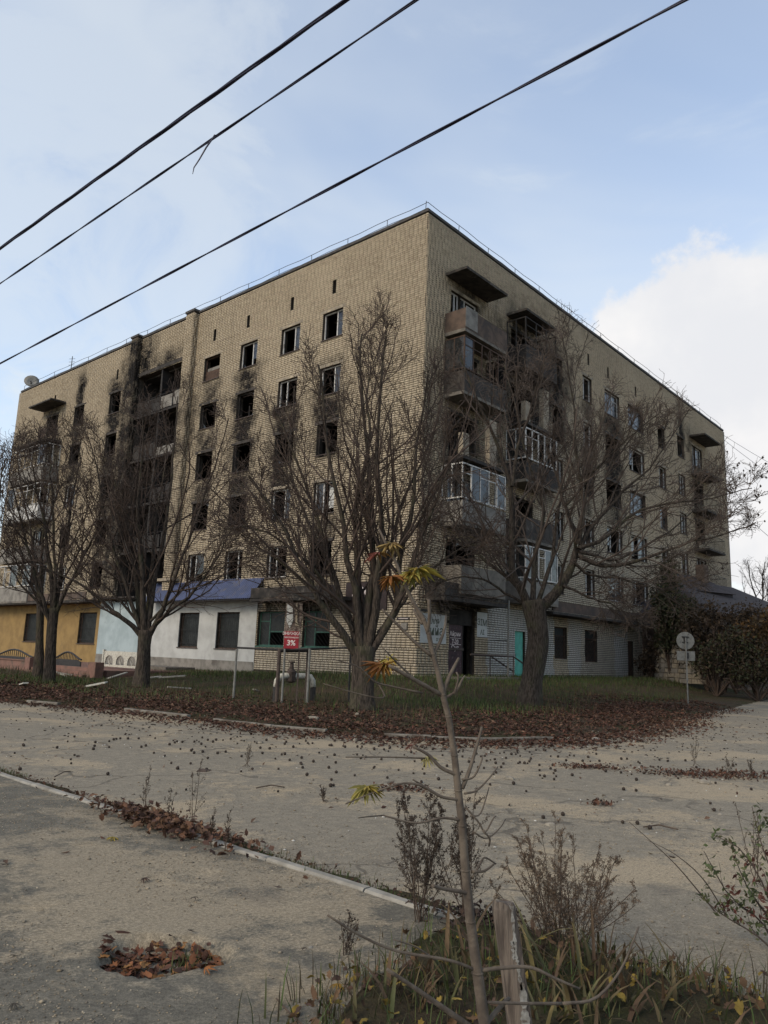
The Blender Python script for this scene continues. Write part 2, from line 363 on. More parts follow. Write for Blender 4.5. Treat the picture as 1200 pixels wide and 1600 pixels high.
def soil_mat():
    m, nt, b = new_mat('verge', 0.95, 0.1)
    c = mixc(nt, ramp(nt, noise(nt, 0.5, 6, 0.65), 0.36, 0.62), (0.040, 0.044, 0.018), (0.070, 0.050, 0.033))
    c = mixc(nt, ramp(nt, noise(nt, 6, 5, 0.65), 0.4, 0.7, 0, 0.7), c, (0.04, 0.028, 0.02))
    nt.links.new(c, b.inputs['Base Color']); bump(nt, b, noise(nt, 14, 6, 0.7), 1.0, 0.08); return m
def asphalt_mat(name, g1, g2, dust, amount, seed, crk=0.55):
    m, nt, b = new_mat(name, 0.93, 0.2)
    g = nd(nt, 'ShaderNodeNewGeometry'); mp = nd(nt, 'ShaderNodeMapping'); mp.inputs['Location'].default_value = (seed, seed * 2, 0)
    mp.inputs['Rotation'].default_value = (0, 0, rad(-41)); mp.inputs['Scale'].default_value = (0.85, 1, 1)
    nt.links.new(g.outputs['Position'], mp.inputs[0]); P = mp.outputs[0]
    fine = noise(nt, 160, 3, 0.7, P); mid = noise(nt, 9, 6, 0.65, P); big = noise(nt, 0.55, 7, 0.62, P, 0.5)
    grit = noise(nt, 55, 4, 0.75, P); c = mixc(nt, ramp(nt, mid, 0.35, 0.68), g1, g2)
    dm = ramp(nt, mth(nt, 'ADD', big, mth(nt, 'ADD', mth(nt, 'MULTIPLY', mth(nt, 'SUBTRACT', mid, 0.5), 0.30), mth(nt, 'MULTIPLY', mth(nt, 'SUBTRACT', grit, 0.5), 0.16))), 0.54 - amount, 0.66 - amount)
    c = mixc(nt, dm, c, dust)
    sand = ramp(nt, noise(nt, 0.9, 8, 0.72, P, 0.7), 0.56, 0.67, 0, 0.6)
    c = mixc(nt, sand, c, (0.31, 0.245, 0.158))
    stain = ramp(nt, noise(nt, 1.7, 6, 0.7, P, 0.3), 0.56, 0.74, 0, 0.55); c = mixc(nt, stain, c, (0.105, 0.09, 0.073))
    vo = nd(nt, 'ShaderNodeTexVoronoi', feature='DISTANCE_TO_EDGE'); vo.inputs['Scale'].default_value = 0.45
    wv = nd(nt, 'ShaderNodeVectorMath', operation='ADD'); nz = nd(nt, 'ShaderNodeTexNoise'); nz.inputs['Scale'].default_value = 1.4; nz.inputs['Detail'].default_value = 6
    nt.links.new(g.outputs['Position'], nz.inputs['Vector']); nt.links.new(g.outputs['Position'], wv.inputs[0]); nt.links.new(nz.outputs['Color'], wv.inputs[1])
    nt.links.new(wv.outputs[0], vo.inputs['Vector'])
    crack = mth(nt, 'MULTIPLY', ramp(nt, vo.outputs['Distance'], 0.016, 0.004), ramp(nt, noise(nt, 0.5, 3, 0.5, P), 0.44, 0.54))
    c = mixc(nt, mth(nt, 'MULTIPLY', crack, crk), c, (0.05, 0.042, 0.035))
    sp_ = mth(nt, 'MULTIPLY', ramp(nt, fine, 0.3, 0.75, 0.70, 1.25), ramp(nt, grit, 0.30, 0.72, 0.72, 1.28))
    mm = nd(nt, 'ShaderNodeVectorMath', operation='SCALE'); nt.links.new(c, mm.inputs[0]); nt.links.new(sp_, mm.inputs['Scale'])
    nt.links.new(mm.outputs[0], b.inputs['Base Color'])
    h = mth(nt, 'ADD', mth(nt, 'ADD', mth(nt, 'MULTIPLY', fine, 0.35), mth(nt, 'ADD', mid, mth(nt, 'MULTIPLY', grit, 0.4))), mth(nt, 'MULTIPLY', crack, -0.5 * crk))
    bump(nt, b, h, 0.7, 0.015); return m
MAT['verge'] = soil_mat()
MAT['road'] = asphalt_mat('road', (0.182, 0.158, 0.120), (0.235, 0.202, 0.150), (0.298, 0.242, 0.165), 0.05, 3.3)
MAT['pavement'] = asphalt_mat('pavement', (0.106, 0.096, 0.076), (0.152, 0.135, 0.104), (0.242, 0.200, 0.140), 0.06, 9.1, 0.12)
gx = np.concatenate([[-1500, -500, -200, -100, -70], np.arange(-48, 60, 0.55), [75, 110, 200, 500, 1500]])
gy = np.concatenate([[-1200, -300, -60, 0, 8], np.arange(13, 75, 0.5), [85, 110, 200, 500, 2500]])
ground = tag(link('ground', grid_mesh('ground', gx, gy, ground_z, MAT['verge'])), kind='structure')
def road_z(p): return 0.012 * vnoise(p[:, 0], p[:, 1], 0.7, 4) + 0.008 * vnoise(p[:, 0], p[:, 1], 2.3, 5)
road = tag(link('road', grid_mesh('road', np.concatenate([[-150, -80, -40], np.arange(-22, 22, 0.3), [30, 45, 70, 150]]),
           np.concatenate([[-60, -20], np.arange(-3, 42, 0.3), [50, 70, 130]]), road_z, MAT['road'])), kind='structure')
# foreground pavement, laid out along the kerb: s along it, t towards the camera
KP = np.array([-4.44, 9.42]); KD = np.array([0.7418, -0.6706]); KN = np.array([-0.6706, -0.7418])
def st(s, t): return KP + KD * s + KN * t
def to_st(p): q = np.atleast_2d(p) - KP; return q @ KD, q @ KN
HOLE = np.array([-1.05, 4.22]); RING = np.array([-1.17, 5.55])
def hole_d(p):
    q = p - HOLE; ang = np.arctan2(q[:, 1], q[:, 0])
    rr = 1 + 0.10 * np.sin(3 * ang + 1) + 0.07 * np.sin(5 * ang + 2.2)
    return np.hypot(q[:, 0] / 0.345, q[:, 1] / 0.275) / rr
def pave_z(p):
    z = 0.060 + 0.010 * vnoise(p[:, 0], p[:, 1], 1.1, 7) + 0.004 * vnoise(p[:, 0], p[:, 1], 4.0, 8)
    z -= 0.085 * sstep(hole_d(p), 1.0, 0.78)
    r = np.hypot(p[:, 0] - RING[0], p[:, 1] - RING[1]); z += 0.012 * np.exp(-((r - 0.2) / 0.06) ** 2) - 0.012 * sstep(r, 0.16, 0.05)
    return z
ss = np.concatenate([np.arange(-30, -3, 0.5), np.arange(-3, 7.0, 0.035), np.arange(7, 14, 0.4)])
tt = np.concatenate([np.arange(0.085, 4.6, 0.035), np.arange(4.6, 14, 0.35)])
S_, T_ = np.meshgrid(ss, tt); pp = KP + S_.ravel()[:, None] * KD + T_.ravel()[:, None] * KN
i_ = np.arange(len(pp)).reshape(len(tt), len(ss))
pavement = tag(link('pavement', np_mesh('pavement', np.column_stack([pp, pave_z(pp)]),
    np.column_stack([i_[:-1, :-1].ravel(), i_[1:, :-1].ravel(), i_[1:, 1:].ravel(), i_[:-1, 1:].ravel()]), MAT['pavement'], smooth=True)), kind='structure')
def surf_z(x, y):
    p = np.array([[x, y]]); s, t = to_st(p)
    if t[0] > 0.05: return float(pave_z(p)[0])
    return max(float(road_z(p)[0]), gz(x, y))
def surf_zs(p):
    s, t = to_st(p); return np.where(t > 0.05, pave_z(p), np.maximum(road_z(p), ground_z(p)))
# kerb stones
def kerb_row(name, pts, w, top, seed, skip=(), mt='kerb'):
    r = random.Random(seed); root = bpy.data.objects.new(name, None); COL.objects.link(root); tag(root, kind='structure')
    for i, (a, b) in enumerate(pts):
        if i in skip: continue
        a = Vector(a); b = Vector(b); d = (b - a); L = d.length - 0.012; d.normalize(); n = Vector((-d.y, d.x))
        z = top + r.uniform(-0.012, 0.008)
        vs = []
        nseg = 3
        for k in range(nseg + 1):
            c = a + d * (0.006 + L * k / nseg)
            for (o, h) in ((-w / 2, -0.15), (-w / 2, z - 0.012 + r.uniform(-.006, .002)), (-w / 2 + 0.014, z), (w / 2 - 0.014, z + r.uniform(-.004, .002)), (w / 2, z - 0.012), (w / 2, -0.15)):
                vs.append((c.x + n.x * o, c.y + n.y * o, h))
        fs = [(k * 6 + j, k * 6 + (j + 1) % 6, (k + 1) * 6 + (j + 1) % 6, (k + 1) * 6 + j) for k in range(nseg) for j in range(6)]
        fs += [tuple(range(6))[::-1], tuple(range(nseg * 6, nseg * 6 + 6))]
        m = MB(); m.add(vs, fs); m.build('kerb_stone', MAT[mt], root)
    return root
seq = []; s0 = -14.0
while s0 < 6.3:
    seq.append((tuple(st(s0, 0.04)), tuple(st(s0 + 1.0, 0.04)))); s0 += 1.0
kerb_row('pavement_kerb', seq, 0.088, 0.082, 3)
fe = [Vector(p) for p in EDGE[1:-2]]
pts_ = []
for a, b in zip(fe[:-1], fe[1:]):
    n = max(1, round((b - a).length / 1.0)); pts_ += [a.lerp(b, k / n) for k in range(n)]
pts_.append(fe[-1]); far_seq = [(tuple(a), tuple(b)) for a, b in zip(pts_[:-1], pts_[1:])]
kr = random.Random(5)
kerb_row('street_kerb', far_seq, 0.12, 0.075, 4, skip=[i for i, (a, b) in enumerate(far_seq) if (abs(a[0]) < 30 and kr.random() < 0.45) or a[0] > 6], mt='old_kerb')

# ------------------------------------------------------------------ the apartment building
ZB, ZR = 0.66, 21.3                                     # foot and top of the brickwork
COURSE = 0.103
LL, LR, DEPTH = 41.4, 41.0, 12.0
bld = thing('apartment_building', 'six storey yellow brick corner apartment block with burnt out windows', 'building', (CX, CY, 0), rad(90) - TH)
def zsnap(z): return ZB + round((z - ZB) / COURSE) * COURSE
def loc(side, a, o, z): return Vector((a, -o, z)) if side == 'R' else Vector((-o, a, z))
def fb(m, side, a0, a1, z0, z1, o0, o1):                # box in facade coordinates
    if side == 'R': return m.box(a0, a1, -o0, -o1, z0, z1)
    return m.box(-o0, -o1, a0, a1, z0, z1)
FL = [15.9 - 2.9 * k for k in range(5)]                  # floor levels, sixth storey first
OPEN = {'L': [], 'R': []}
WIN = []                                                # side, a0, a1, z0, z1, style
def opening(side, a0, a1, z0, z1): OPEN[side].append((a0, a1, zsnap(z0), zsnap(z1)))
def win(side, a0, a1, z0, z1, style): opening(side, a0, a1, z0, z1); WIN.append((side, a0, a1, zsnap(z0), zsnap(z1), style))
LC = {'A': (5.1, 6.5), 'B': (8.15, 9.6), 'C': (11.55, 13.0), 'D': (14.85, 16.35), 'E': (25.6, 27.0), 'F': (30.45, 31.9)}
LS = {'A': ['white', 'half', 'burnt', 'white', 'burnt'], 'B': ['white', 'half', 'burnt', 'white', 'half'], 'C': ['half', 'burnt', 'burnt', 'burnt', 'half'],
      'D': ['sheet', 'burnt', 'burnt', 'burnt', 'half'], 'E': ['burnt'] * 5, 'F': ['burnt', 'burnt', 'half', 'burnt', 'half']}
for c in LC:
    for k in range(5): win('L', *LC[c], FL[k] + 0.8, FL[k] + 2.3, LS[c][k])
for k in range(5):
    win('L', 34.3, 35.0, FL[k] + 0.05, FL[k] + 2.3, 'burnt' if k != 1 else 'half'); win('L', 35.0, 36.1, FL[k] + 0.8, FL[k] + 2.3, 'half' if k in (1, 3) else 'burnt')
opening('L', 18.15, 23.55, 4.35, 18.62)
for (a0, a1) in ((4.95, 6.75), (8.0, 10.0)): win('L', a0, a1, 1.8, 3.45, 'green')
for (a0, a1) in ((11.4, 13.25), (14.8, 16.6)): win('L', a0, a1, 1.6, 3.42, 'bars')
for (a0, a1) in ((25.6, 27.8), (33.6, 35.6)): win('L', a0, a1, 1.6, 3.5, 'bars')
RC = {'H': (15.0, 16.2), 'I': (17.95, 20.1), 'J': (21.4, 23.9), 'K': (26.4, 27.7), 'N': (30.1, 31.5)}
RS = {'H': ['half', 'half', 'burnt', 'white', 'half'], 'I': ['white', 'burnt', 'burnt', 'half', 'white'], 'J': ['wood', 'half', 'wood', 'white', 'white'],
      'K': ['burnt', 'white', 'wood', 'half', 'half'], 'N': ['burnt', 'half', 'white', 'half', 'half']}
for c in RC:
    for k in range(5):
        dz = -0.2 if c == 'K' else 0.0
        win('R', *RC[c], FL[k] + 0.85 + dz, FL[k] + 2.4 + dz, RS[c][k])
for k in range(5):
    for j, a in enumerate((1.85, 7.05, 33.2)):
        st1 = [['half', 'burnt', 'burnt', 'white', 'burnt'], ['burnt', 'burnt', 'burnt', 'burnt', 'white'], ['white', 'burnt', 'burnt', 'half', 'half']][j][k]
        win('R', a, a + 0.75, FL[k] + 0.05, FL[k] + 2.35, st1); win('R', a + 0.75, a + 2.2, FL[k] + 0.8, FL[k] + 2.35, st1)
for k in (0, 1): win('R', 11.35, 12.5, FL[k] + 0.3, FL[k] + 2.4, 'burnt')
for k in (2, 3, 4): win('R', 11.35, 12.5, FL[k] + 0.8, FL[k] + 2.3, 'half')
opening('R', 2.2, 4.15, 0.8, 3.62)
opening('R', 7.55, 8.5, 0.75, 2.95)
win('R', 11.4, 12.8, 1.7, 3.3, 'lattice'); win('R', 14.85, 16.4, 1.6, 3.3, 'lattice')
opening('R', 20.5, 21.35, 0.7, 2.95)
VENTS = {'L': [5.8, 8.9, 12.5, 15.55, 22.9, 26.3, 31.2, 35.2], 'R': [15.8, 18.5, 22.75, 27.0, 30.8]}
for s_ in 'LR':
    for a in VENTS[s_]: opening(s_, a - 0.13, a + 0.13, 19.08, 19.78)
# soot: (side, centre, foot of the plume, half width, height, strength)
SOOT = [('L', 24.6, 12.5, 0.9, 7.5, 0.95), ('L', 25.0, 5.0, 0.8, 9, 0.85), ('L', 17.2, 12.8, 0.5, 3.5, 0.55), ('L', 26.3, 17.4, 0.75, 1.6, 0.85), ('L', 12.3, 14.2, 1.0, 1.4, 0.8), ('L', 12.3, 11.3, 1.0, 1.4, 0.85), ('L', 15.6, 14.3, 0.9, 1.3, 0.55), ('L', 8.9, 10.6, 1.0, 1.6, 0.8), ('L', 5.8, 10.8, 0.9, 1.5, 0.8), ('L', 35.3, 13.0, 1.2, 3.0, 0.6), ('R', 19.0, 9.3, 1.2, 1.8, 0.6), ('R', 15.6, 15.0, 0.7, 1.6, 0.6), ('L', 22.9, 18.4, 0.9, 2.6, 0.95), ('L', 24.0, 17.0, 0.6, 4.6, 0.9), ('L', 24.0, 6.0, 0.55, 12, 0.95), ('L', 20.5, 18.6, 1.8, 1.0, 0.6), ('L', 31.2, 18.1, 0.55, 2.3, 0.95),
        ('L', 26.3, 15.0, 0.8, 1.9, 0.95), ('L', 26.3, 12.2, 0.8, 1.9, 0.9), ('L', 26.2, 18.1, 0.5, 0.9, 0.5), ('L', 24.6, 14, 0.5, 4, 0.6), ('L', 12.3, 15.2, 0.9, 1.5, 0.75), ('L', 12.3, 12.2, 0.95, 1.7, 0.95),
        ('L', 12.3, 9.2, 0.95, 1.8, 1.0), ('L', 12.3, 7.6, 0.8, 1.0, 0.7), ('L', 15.6, 15.2, 0.9, 1.5, 0.6), ('L', 15.6, 12.3, 0.85, 1.2, 0.7), ('L', 15.6, 9.3, 0.8, 1.3, 0.8), ('L', 8.85, 12.2, 0.95, 1.6, 0.95),
        ('L', 8.9, 9.4, 0.8, 1.5, 0.8), ('L', 8.9, 13.3, 1.1, 0.6, 0.8), ('L', 5.8, 12.2, 0.95, 1.7, 0.95), ('L', 5.8, 14.0, 0.8, 1.4, 0.5), ('L', 5.8, 6.4, 0.9, 1.4, 0.6), ('L', 31.2, 15.2, 0.8, 1.4, 0.7), ('L', 31.2, 12.2, 0.8, 1.5, 0.7),
        ('L', 26.3, 9.3, 0.8, 1.6, 0.8), ('L', 26.3, 6.4, 0.8, 1.5, 0.7), ('L', 35.2, 17.9, 0.8, 0.9, 0.8), ('L', 17.6, 6, 0.5, 7, 0.3), ('L', 6.5, 3.4, 1.8, 1.2, 0.8), ('L', 9.5, 3.4, 1.2, 1.0, 0.6), ('L', 2.6, 3.2, 0.9, 1.0, 0.4),
        ('R', 8.5, 12.8, 2.6, 5.6, 1.0), ('R', 10.6, 14.5, 1.0, 4.4, 0.95), ('R', 6.0, 14.0, 0.8, 4.0, 0.7), ('R', 5.6, 10.5, 0.9, 4.0, 0.6), ('R', 10.6, 10.0, 0.8, 4.0, 0.6), ('R', 11.9, 15.0, 0.9, 3.8, 0.95), ('R', 12.4, 13.4, 0.6, 5, 0.7), ('R', 13.2, 16.3, 0.6, 2.0, 0.4), ('R', 30.9, 18.1, 0.5, 2.5, 0.95), ('R', 31.3, 17.0, 0.5, 2.0, 0.6), ('R', 19.0, 15.0, 1.3, 1.6, 0.9),
        ('R', 19.0, 12.2, 1.2, 1.7, 1.0), ('R', 15.6, 12.2, 0.7, 2.0, 0.8), ('R', 15.6, 9.2, 0.6, 1.6, 0.6), ('R', 34.0, 12.5, 1.2, 5.0, 0.55), ('R', 32.6, 17.6, 0.5, 1.6, 0.6), ('R', 3.0, 9.6, 1.6, 3.0, 0.65),
        ('R', 3.0, 3.0, 1.8, 1.0, 0.9), ('R', 3.2, 18.0, 1.4, 0.9, 0.5), ('R', 8.2, 18.2, 1.4, 0.9, 0.7), ('R', 22.6, 15.1, 1.4, 1.2, 0.35)]
def soot(side, a, z):
    g = np.zeros_like(a)
    for (s_, c, zf, w, h, k) in SOOT:
        if s_ != side: continue
        t = (z - zf) / (h * 1.35); wv = 1.25 * w * (0.75 + 0.35 * np.clip(t, 0, 1)) + 0.25 * vnoise(a, z, 2.3, c)
        e = np.exp(-np.abs((a - c + 0.15 * vnoise(a, z, 1.4, zf)) / np.maximum(wv, 0.12)) ** 3)
        g = np.maximum(g, min(1, k * 1.15) * e * sstep(t, -0.15, 0.05) * sstep(t, 1.2, 0.4))
    g = np.maximum(g, 0.16 * sstep(vnoise(a, z, 0.35, 5) + 0.4 * vnoise(a, z, 1.3, 6), 0.0, 0.9) * sstep(z, 17, 6)) if side in 'LR' else g
    return np.clip(g, 0, 1)
def paint(side, a, z):  # white paint per brick, plus one band of light put into the colour
    if side == 'Z': return np.zeros_like(a)
    if side == 'R':
        p = ((a > 5.15) & (a < 10.2) & (z < 3.9)).astype(float) * 0.95
        p = np.maximum(p, 0.9 * ((a > 9.4) & (a < 11.3) & (z < 3.9))); p = np.maximum(p, 0.7 * ((a > 12.9) & (a < 14.4) & (z < 3.9)))
        p = np.maximum(p, 0.9 * ((a > 18.6) & (a < 20.5) & (z < 3.9))); p = np.maximum(p, 0.35 * ((a > 13) & (z < 3.9)))
        p = np.maximum(p, 0.12 * ((a > 10) & (z > 4.4) & (z < 9.5)))  # not paint: lit brick seen between branches, its light put into the colour
        return p
    return 0.22 * ((z < 4.4) & (a < 10))
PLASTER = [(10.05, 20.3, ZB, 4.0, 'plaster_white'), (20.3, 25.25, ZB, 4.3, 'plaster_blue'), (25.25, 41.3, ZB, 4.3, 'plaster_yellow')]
def brick_arrays(o, ad, nd_, length, z0, z1, opens, side, a_off=0.0, skip=(), plain=False):
    """boxes of one brick face: returns centre data (a0,a1,z0,z1) arrays clipped round the openings"""
    A0, A1, Z0, Z1 = [], [], [], []
    nc = int(round((z1 - z0) / COURSE)); J = 0.026
    for i in range(nc):
        zb = z0 + i * COURSE; gi = int(round((zb - ZB) / COURSE)); grp = gi // 6
        pitch = 0.13 if gi % 6 == 5 else 0.26
        off = (0.13 if grp % 2 else 0.0) + 0.02 * math.sin(grp * 2.1)
        starts = np.arange(-pitch - off, length + pitch, pitch)
        a0 = np.clip(starts, -0.0, length) + 0; a1 = np.clip(starts + pitch - J, 0.0, length)
        ivs = [(x0, x1) for (x0, x1, y0, y1) in opens if y0 < zb + COURSE * 0.5 < y1] + [(x0, x1) for (x0, x1, y0, y1) in skip if y0 < zb + COURSE * 0.5 < y1]
        for (x0, x1) in ivs:
            l1 = np.minimum(a1, x0); r0 = np.maximum(a0, x1)
            b0 = np.concatenate([a0, r0]); b1 = np.concatenate([l1, a1]); k = b1 - b0 > 0.02; a0, a1 = b0[k], b1[k]
        k = a1 - a0 > 0.02; a0, a1 = a0[k], a1[k]
        A0.append(a0); A1.append(a1); Z0.append(np.full(len(a0), zb + 0.0)); Z1.append(np.full(len(a0), zb + COURSE - 0.027))
    return [np.concatenate(x) for x in (A0, A1, Z0, Z1)]
PROUD = 0.026
def bricks_mesh(o, ad, nv, arr, side, a_base=0.0, soot_fn=None):
    a0, a1, z0, z1 = arr; n = len(a0); o = np.array(o); ad = np.array(ad); nv = np.array(nv)
    pr = PROUD + rng.uniform(-0.006, 0.004, n)
    V = np.zeros((n, 8, 3))
    for j, (aa, z, d) in enumerate(((a0, z0, 0), (a1, z0, 0), (a1, z1, 0), (a0, z1, 0), (a0, z0, 1), (a1, z0, 1), (a1, z1, 1), (a0, z1, 1))):
        V[:, j] = o + aa[:, None] * ad + (pr * d - 0.004 * (1 - d))[:, None] * nv; V[:, j, 2] += z
    f = np.array([(4, 5, 6, 7), (0, 1, 5, 4), (1, 2, 6, 5), (2, 3, 7, 6), (3, 0, 4, 7)])
    if np.dot(np.cross(ad, (0, 0, 1)), nv) < 0: f = f[:, ::-1]
    F = (np.arange(n)[:, None, None] * 8 + f[None]).reshape(-1, 4)
    am = (a0 + a1) / 2 + a_base; zm = (z0 + z1) / 2
    c = np.zeros((n, 3)); c[:, 0] = np.clip(rng.normal(0.33, 0.24, n) + 0.22 * vnoise(am, zm, 0.22, 3) + 0.16 * np.sign(vnoise(np.floor(am / 2.6), np.floor(zm / 1.9), 2.3, 4)) * 0.6 + 0.35 * sstep(vnoise(am, zm * 0.06, 3.1, 2), 0.2, 0.8) * sstep(zm, 15, 21), 0, 1)
    c[:, 1] = np.clip(soot(side, am, zm) * rng.uniform(0.78, 1.15, n) + 0.10 * (rng.uniform(0, 1, n) > 0.985), 0, 1); c[:, 2] = paint(side, am, zm)
    return V.reshape(-1, 3), F, np.repeat(c, 8, axis=0)
def wall_mesh(o, ad, nv, length, z0, z1, opens, depth):
    o = np.array(o, float); ad = np.array(ad, float); nv = np.array(nv, float); m = MB()
    us = sorted(set([0, length] + [x for op in opens for x in op[:2]])); zs = sorted(set([z0, z1] + [x for op in opens for x in op[2:]]))
    P = lambda a, z, d=0.0: tuple(o + ad * a - nv * d + np.array((0, 0, z)))
    for a0, a1 in zip(us[:-1], us[1:]):
        run = None
        for q0, q1 in zip(zs[:-1], zs[1:]):
            am, zm = (a0 + a1) / 2, (q0 + q1) / 2
            solid = not any(x0 < am < x1 and y0 < zm < y1 for (x0, x1, y0, y1) in opens)
            if solid: run = (run[0], q1) if run else (q0, q1)
            if (not solid or q1 == zs[-1]) and run:
                m.add([P(a0, run[0]), P(a1, run[0]), P(a1, run[1]), P(a0, run[1])], [(0, 1, 2, 3)])
                m.add([P(a0, run[0], depth), P(a1, run[0], depth), P(a1, run[1], depth), P(a0, run[1], depth)], [(3, 2, 1, 0)]); run = None
    for (a0, a1, q0, q1) in opens:
        c = [P(a0, q0), P(a1, q0), P(a1, q1), P(a0, q1)]; d = [P(a0, q0, depth), P(a1, q0, depth), P(a1, q1, depth), P(a0, q1, depth)]
        m.add(c + d, [(0, 4, 5, 1), (1, 5, 6, 2), (2, 6, 7, 3), (3, 7, 4, 0)])
    return m
FR = {'L': ((0, 0, 0), (0, 1, 0), (-1, 0, 0), LL), 'R': ((0, 0, 0), (1, 0, 0), (0, -1, 0), LR)}
for s_ in 'LR':
    o, ad, nv, ln = FR[s_]
    wall_mesh(o, ad, nv, ln, ZB - 0.8, ZR, OPEN[s_], 0.42).build('wall', MAT['mortar'], bld)
    skip = [(a0, a1, z0, z1) for (a0, a1, z0, z1, _) in PLASTER] if s_ == 'L' else []
    skip += [(18.15, 23.55, 0, 18.6), (17.35, 18.15, 0, 30), (23.55, 24.3, 0, 30)] if s_ == 'L' else []
    arr = brick_arrays(o, ad, nv, ln, ZB, ZR, OPEN[s_], s_, skip=skip)
    if s_ == 'L': arr[0] = np.where(arr[0] <= 0.0, -PROUD, arr[0])
    # the bricks that show largest are objects of their own
    C0 = np.array((CX, CY)); D = np.array(DL2 if s_ == 'L' else DR2)
    pos = C0 + ((arr[0] + arr[1]) / 2)[:, None] * D; dist = np.sqrt((pos ** 2).sum(1) + ((arr[2] - 1.6)) ** 2)
    full = (arr[1] - arr[0] > 0.2) & (arr[2] > 0.75)
    order = np.argsort(np.where(full, dist, 1e9))[:150]; single = np.zeros(len(dist), bool); single[order] = True
    V, F, C = bricks_mesh(o, ad, nv, [x[~single] for x in arr], s_)
    bo = link('brickwork', np_mesh('brickwork', V, F, MAT['brick'], C), bld); tag(bo, kind='stuff')
    protos = []
    for q in range(6):
        V, F, C = bricks_mesh((0, 0, 0), ad, nv, [np.array([x]) for x in (0.0, 0.234, 0.0, 0.076)], 'Z')
        C[:] = (rng.uniform(0.05, 0.8), 0.0, 0.12 if s_ == 'L' else 0.0)
        protos.append(np_mesh('brick', V, F, MAT['brick'], C))
    for q in np.nonzero(single)[0]:
        ob = link('brick', protos[q % 6], bld, np.array(o) + np.array(ad) * arr[0][q] + np.array((0, 0, arr[2][q])))
# pilasters beside the loggias
for (a0, a1) in ((17.35, 18.15), (23.55, 24.3)):
    pm = MB(); pm.box(-0.34, 0.1, a0, a1, 4.2, ZR + 0.06); po = pm.build('pilaster', MAT['mortar'], bld)
    Vs, Fs, Cs, n0 = [], [], [], 0
    for (o, ad, nv, ln, ab) in (((-0.34, a0, 0), (0, 1, 0), (-1, 0, 0), a1 - a0, a0), ((0.0, a0, 0), (-1, 0, 0), (0, -1, 0), 0.34, a0), ((-0.34, a1, 0), (1, 0, 0), (0, 1, 0), 0.34, a1)):
        arr = brick_arrays(o, ad, nv, ln, zsnap(4.3), ZR, [], 'L'); V, F, C = bricks_mesh(o, ad, nv, arr, 'Z')
        C[:, 1] = np.repeat(soot('L', np.full(len(arr[0]), ab + 0.2), (arr[2] + arr[3]) / 2), 8)
        Vs.append(V); Fs.append(F + n0); Cs.append(C); n0 += len(V)
    tag(link('brickwork', np_mesh('brickwork', np.vstack(Vs), np.vstack(Fs), MAT['brick'], np.vstack(Cs)), po), kind='stuff')
    MB().box(-0.40, 0.12, a0 - 0.06, a1 + 0.06, ZR + 0.06, ZR + 0.2).build('capping', MAT['tar'], po)
# roof, other walls, floors and cross walls
MB().add([(0, 0, ZR - 0.1), (LR, 0, ZR - 0.1), (LR, DEPTH, ZR - 0.1), (DEPTH, DEPTH, ZR - 0.1), (DEPTH, LL, ZR - 0.1), (0, LL, ZR - 0.1)], [(0, 1, 2, 3, 4, 5)]).build('roof', MAT['tar'], bld)
m = MB(); m.box(-0.07, 0.35, -0.07, LL + 0.05, ZR, ZR + 0.13); m.box(0.35, LR + 0.05, -0.07, 0.35, ZR, ZR + 0.13); m.build('parapet_capping', MAT['tar'], bld)
m = MB(); m.box(0, DEPTH, LL, LL + 0.4, -0.2, ZR); m.box(LR, LR + 0.4, 0, DEPTH, -0.2, ZR); m.box(DEPTH - 0.4, DEPTH, DEPTH, LL, -0.2, ZR - 0.12); m.box(DEPTH, LR, DEPTH - 0.4, DEPTH, -0.2, ZR - 0.12)
m.build('rear_wall', MAT['lintel'], bld)
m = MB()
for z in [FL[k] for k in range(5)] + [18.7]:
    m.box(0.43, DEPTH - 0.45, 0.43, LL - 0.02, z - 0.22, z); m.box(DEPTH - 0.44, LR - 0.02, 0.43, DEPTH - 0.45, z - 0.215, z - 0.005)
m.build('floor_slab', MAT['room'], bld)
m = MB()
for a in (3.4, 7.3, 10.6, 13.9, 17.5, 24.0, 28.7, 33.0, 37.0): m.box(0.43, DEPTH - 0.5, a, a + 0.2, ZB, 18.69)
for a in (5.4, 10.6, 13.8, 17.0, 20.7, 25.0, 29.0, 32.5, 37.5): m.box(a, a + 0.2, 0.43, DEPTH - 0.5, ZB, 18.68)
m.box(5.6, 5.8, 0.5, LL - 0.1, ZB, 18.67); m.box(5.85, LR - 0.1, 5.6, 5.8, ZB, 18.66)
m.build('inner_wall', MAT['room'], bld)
# roof railing
for s_, ln in (('L', LL), ('R', LR)):
    m = MB(); n = int(ln / 2.5)
    for i in range(n + 1):
        a = -0.0 + i * ln / n
        if s_ == 'L' and i == 0: continue
        lean = random.uniform(-0.04, 0.04); m.tube([loc(s_, a, -0.15, ZR), loc(s_, a + lean, -0.15, ZR + 0.62)], 0.016, 5)
    for zz_ in (0.62, 0.33): m.tube([loc(s_, a, -0.15, ZR + zz_ - 0.03 * math.sin(a * 1.7)) for a in np.linspace(0.15, ln, 40)], 0.014, 5)
    m.build('roof_railing', MAT['dark_metal'], bld)

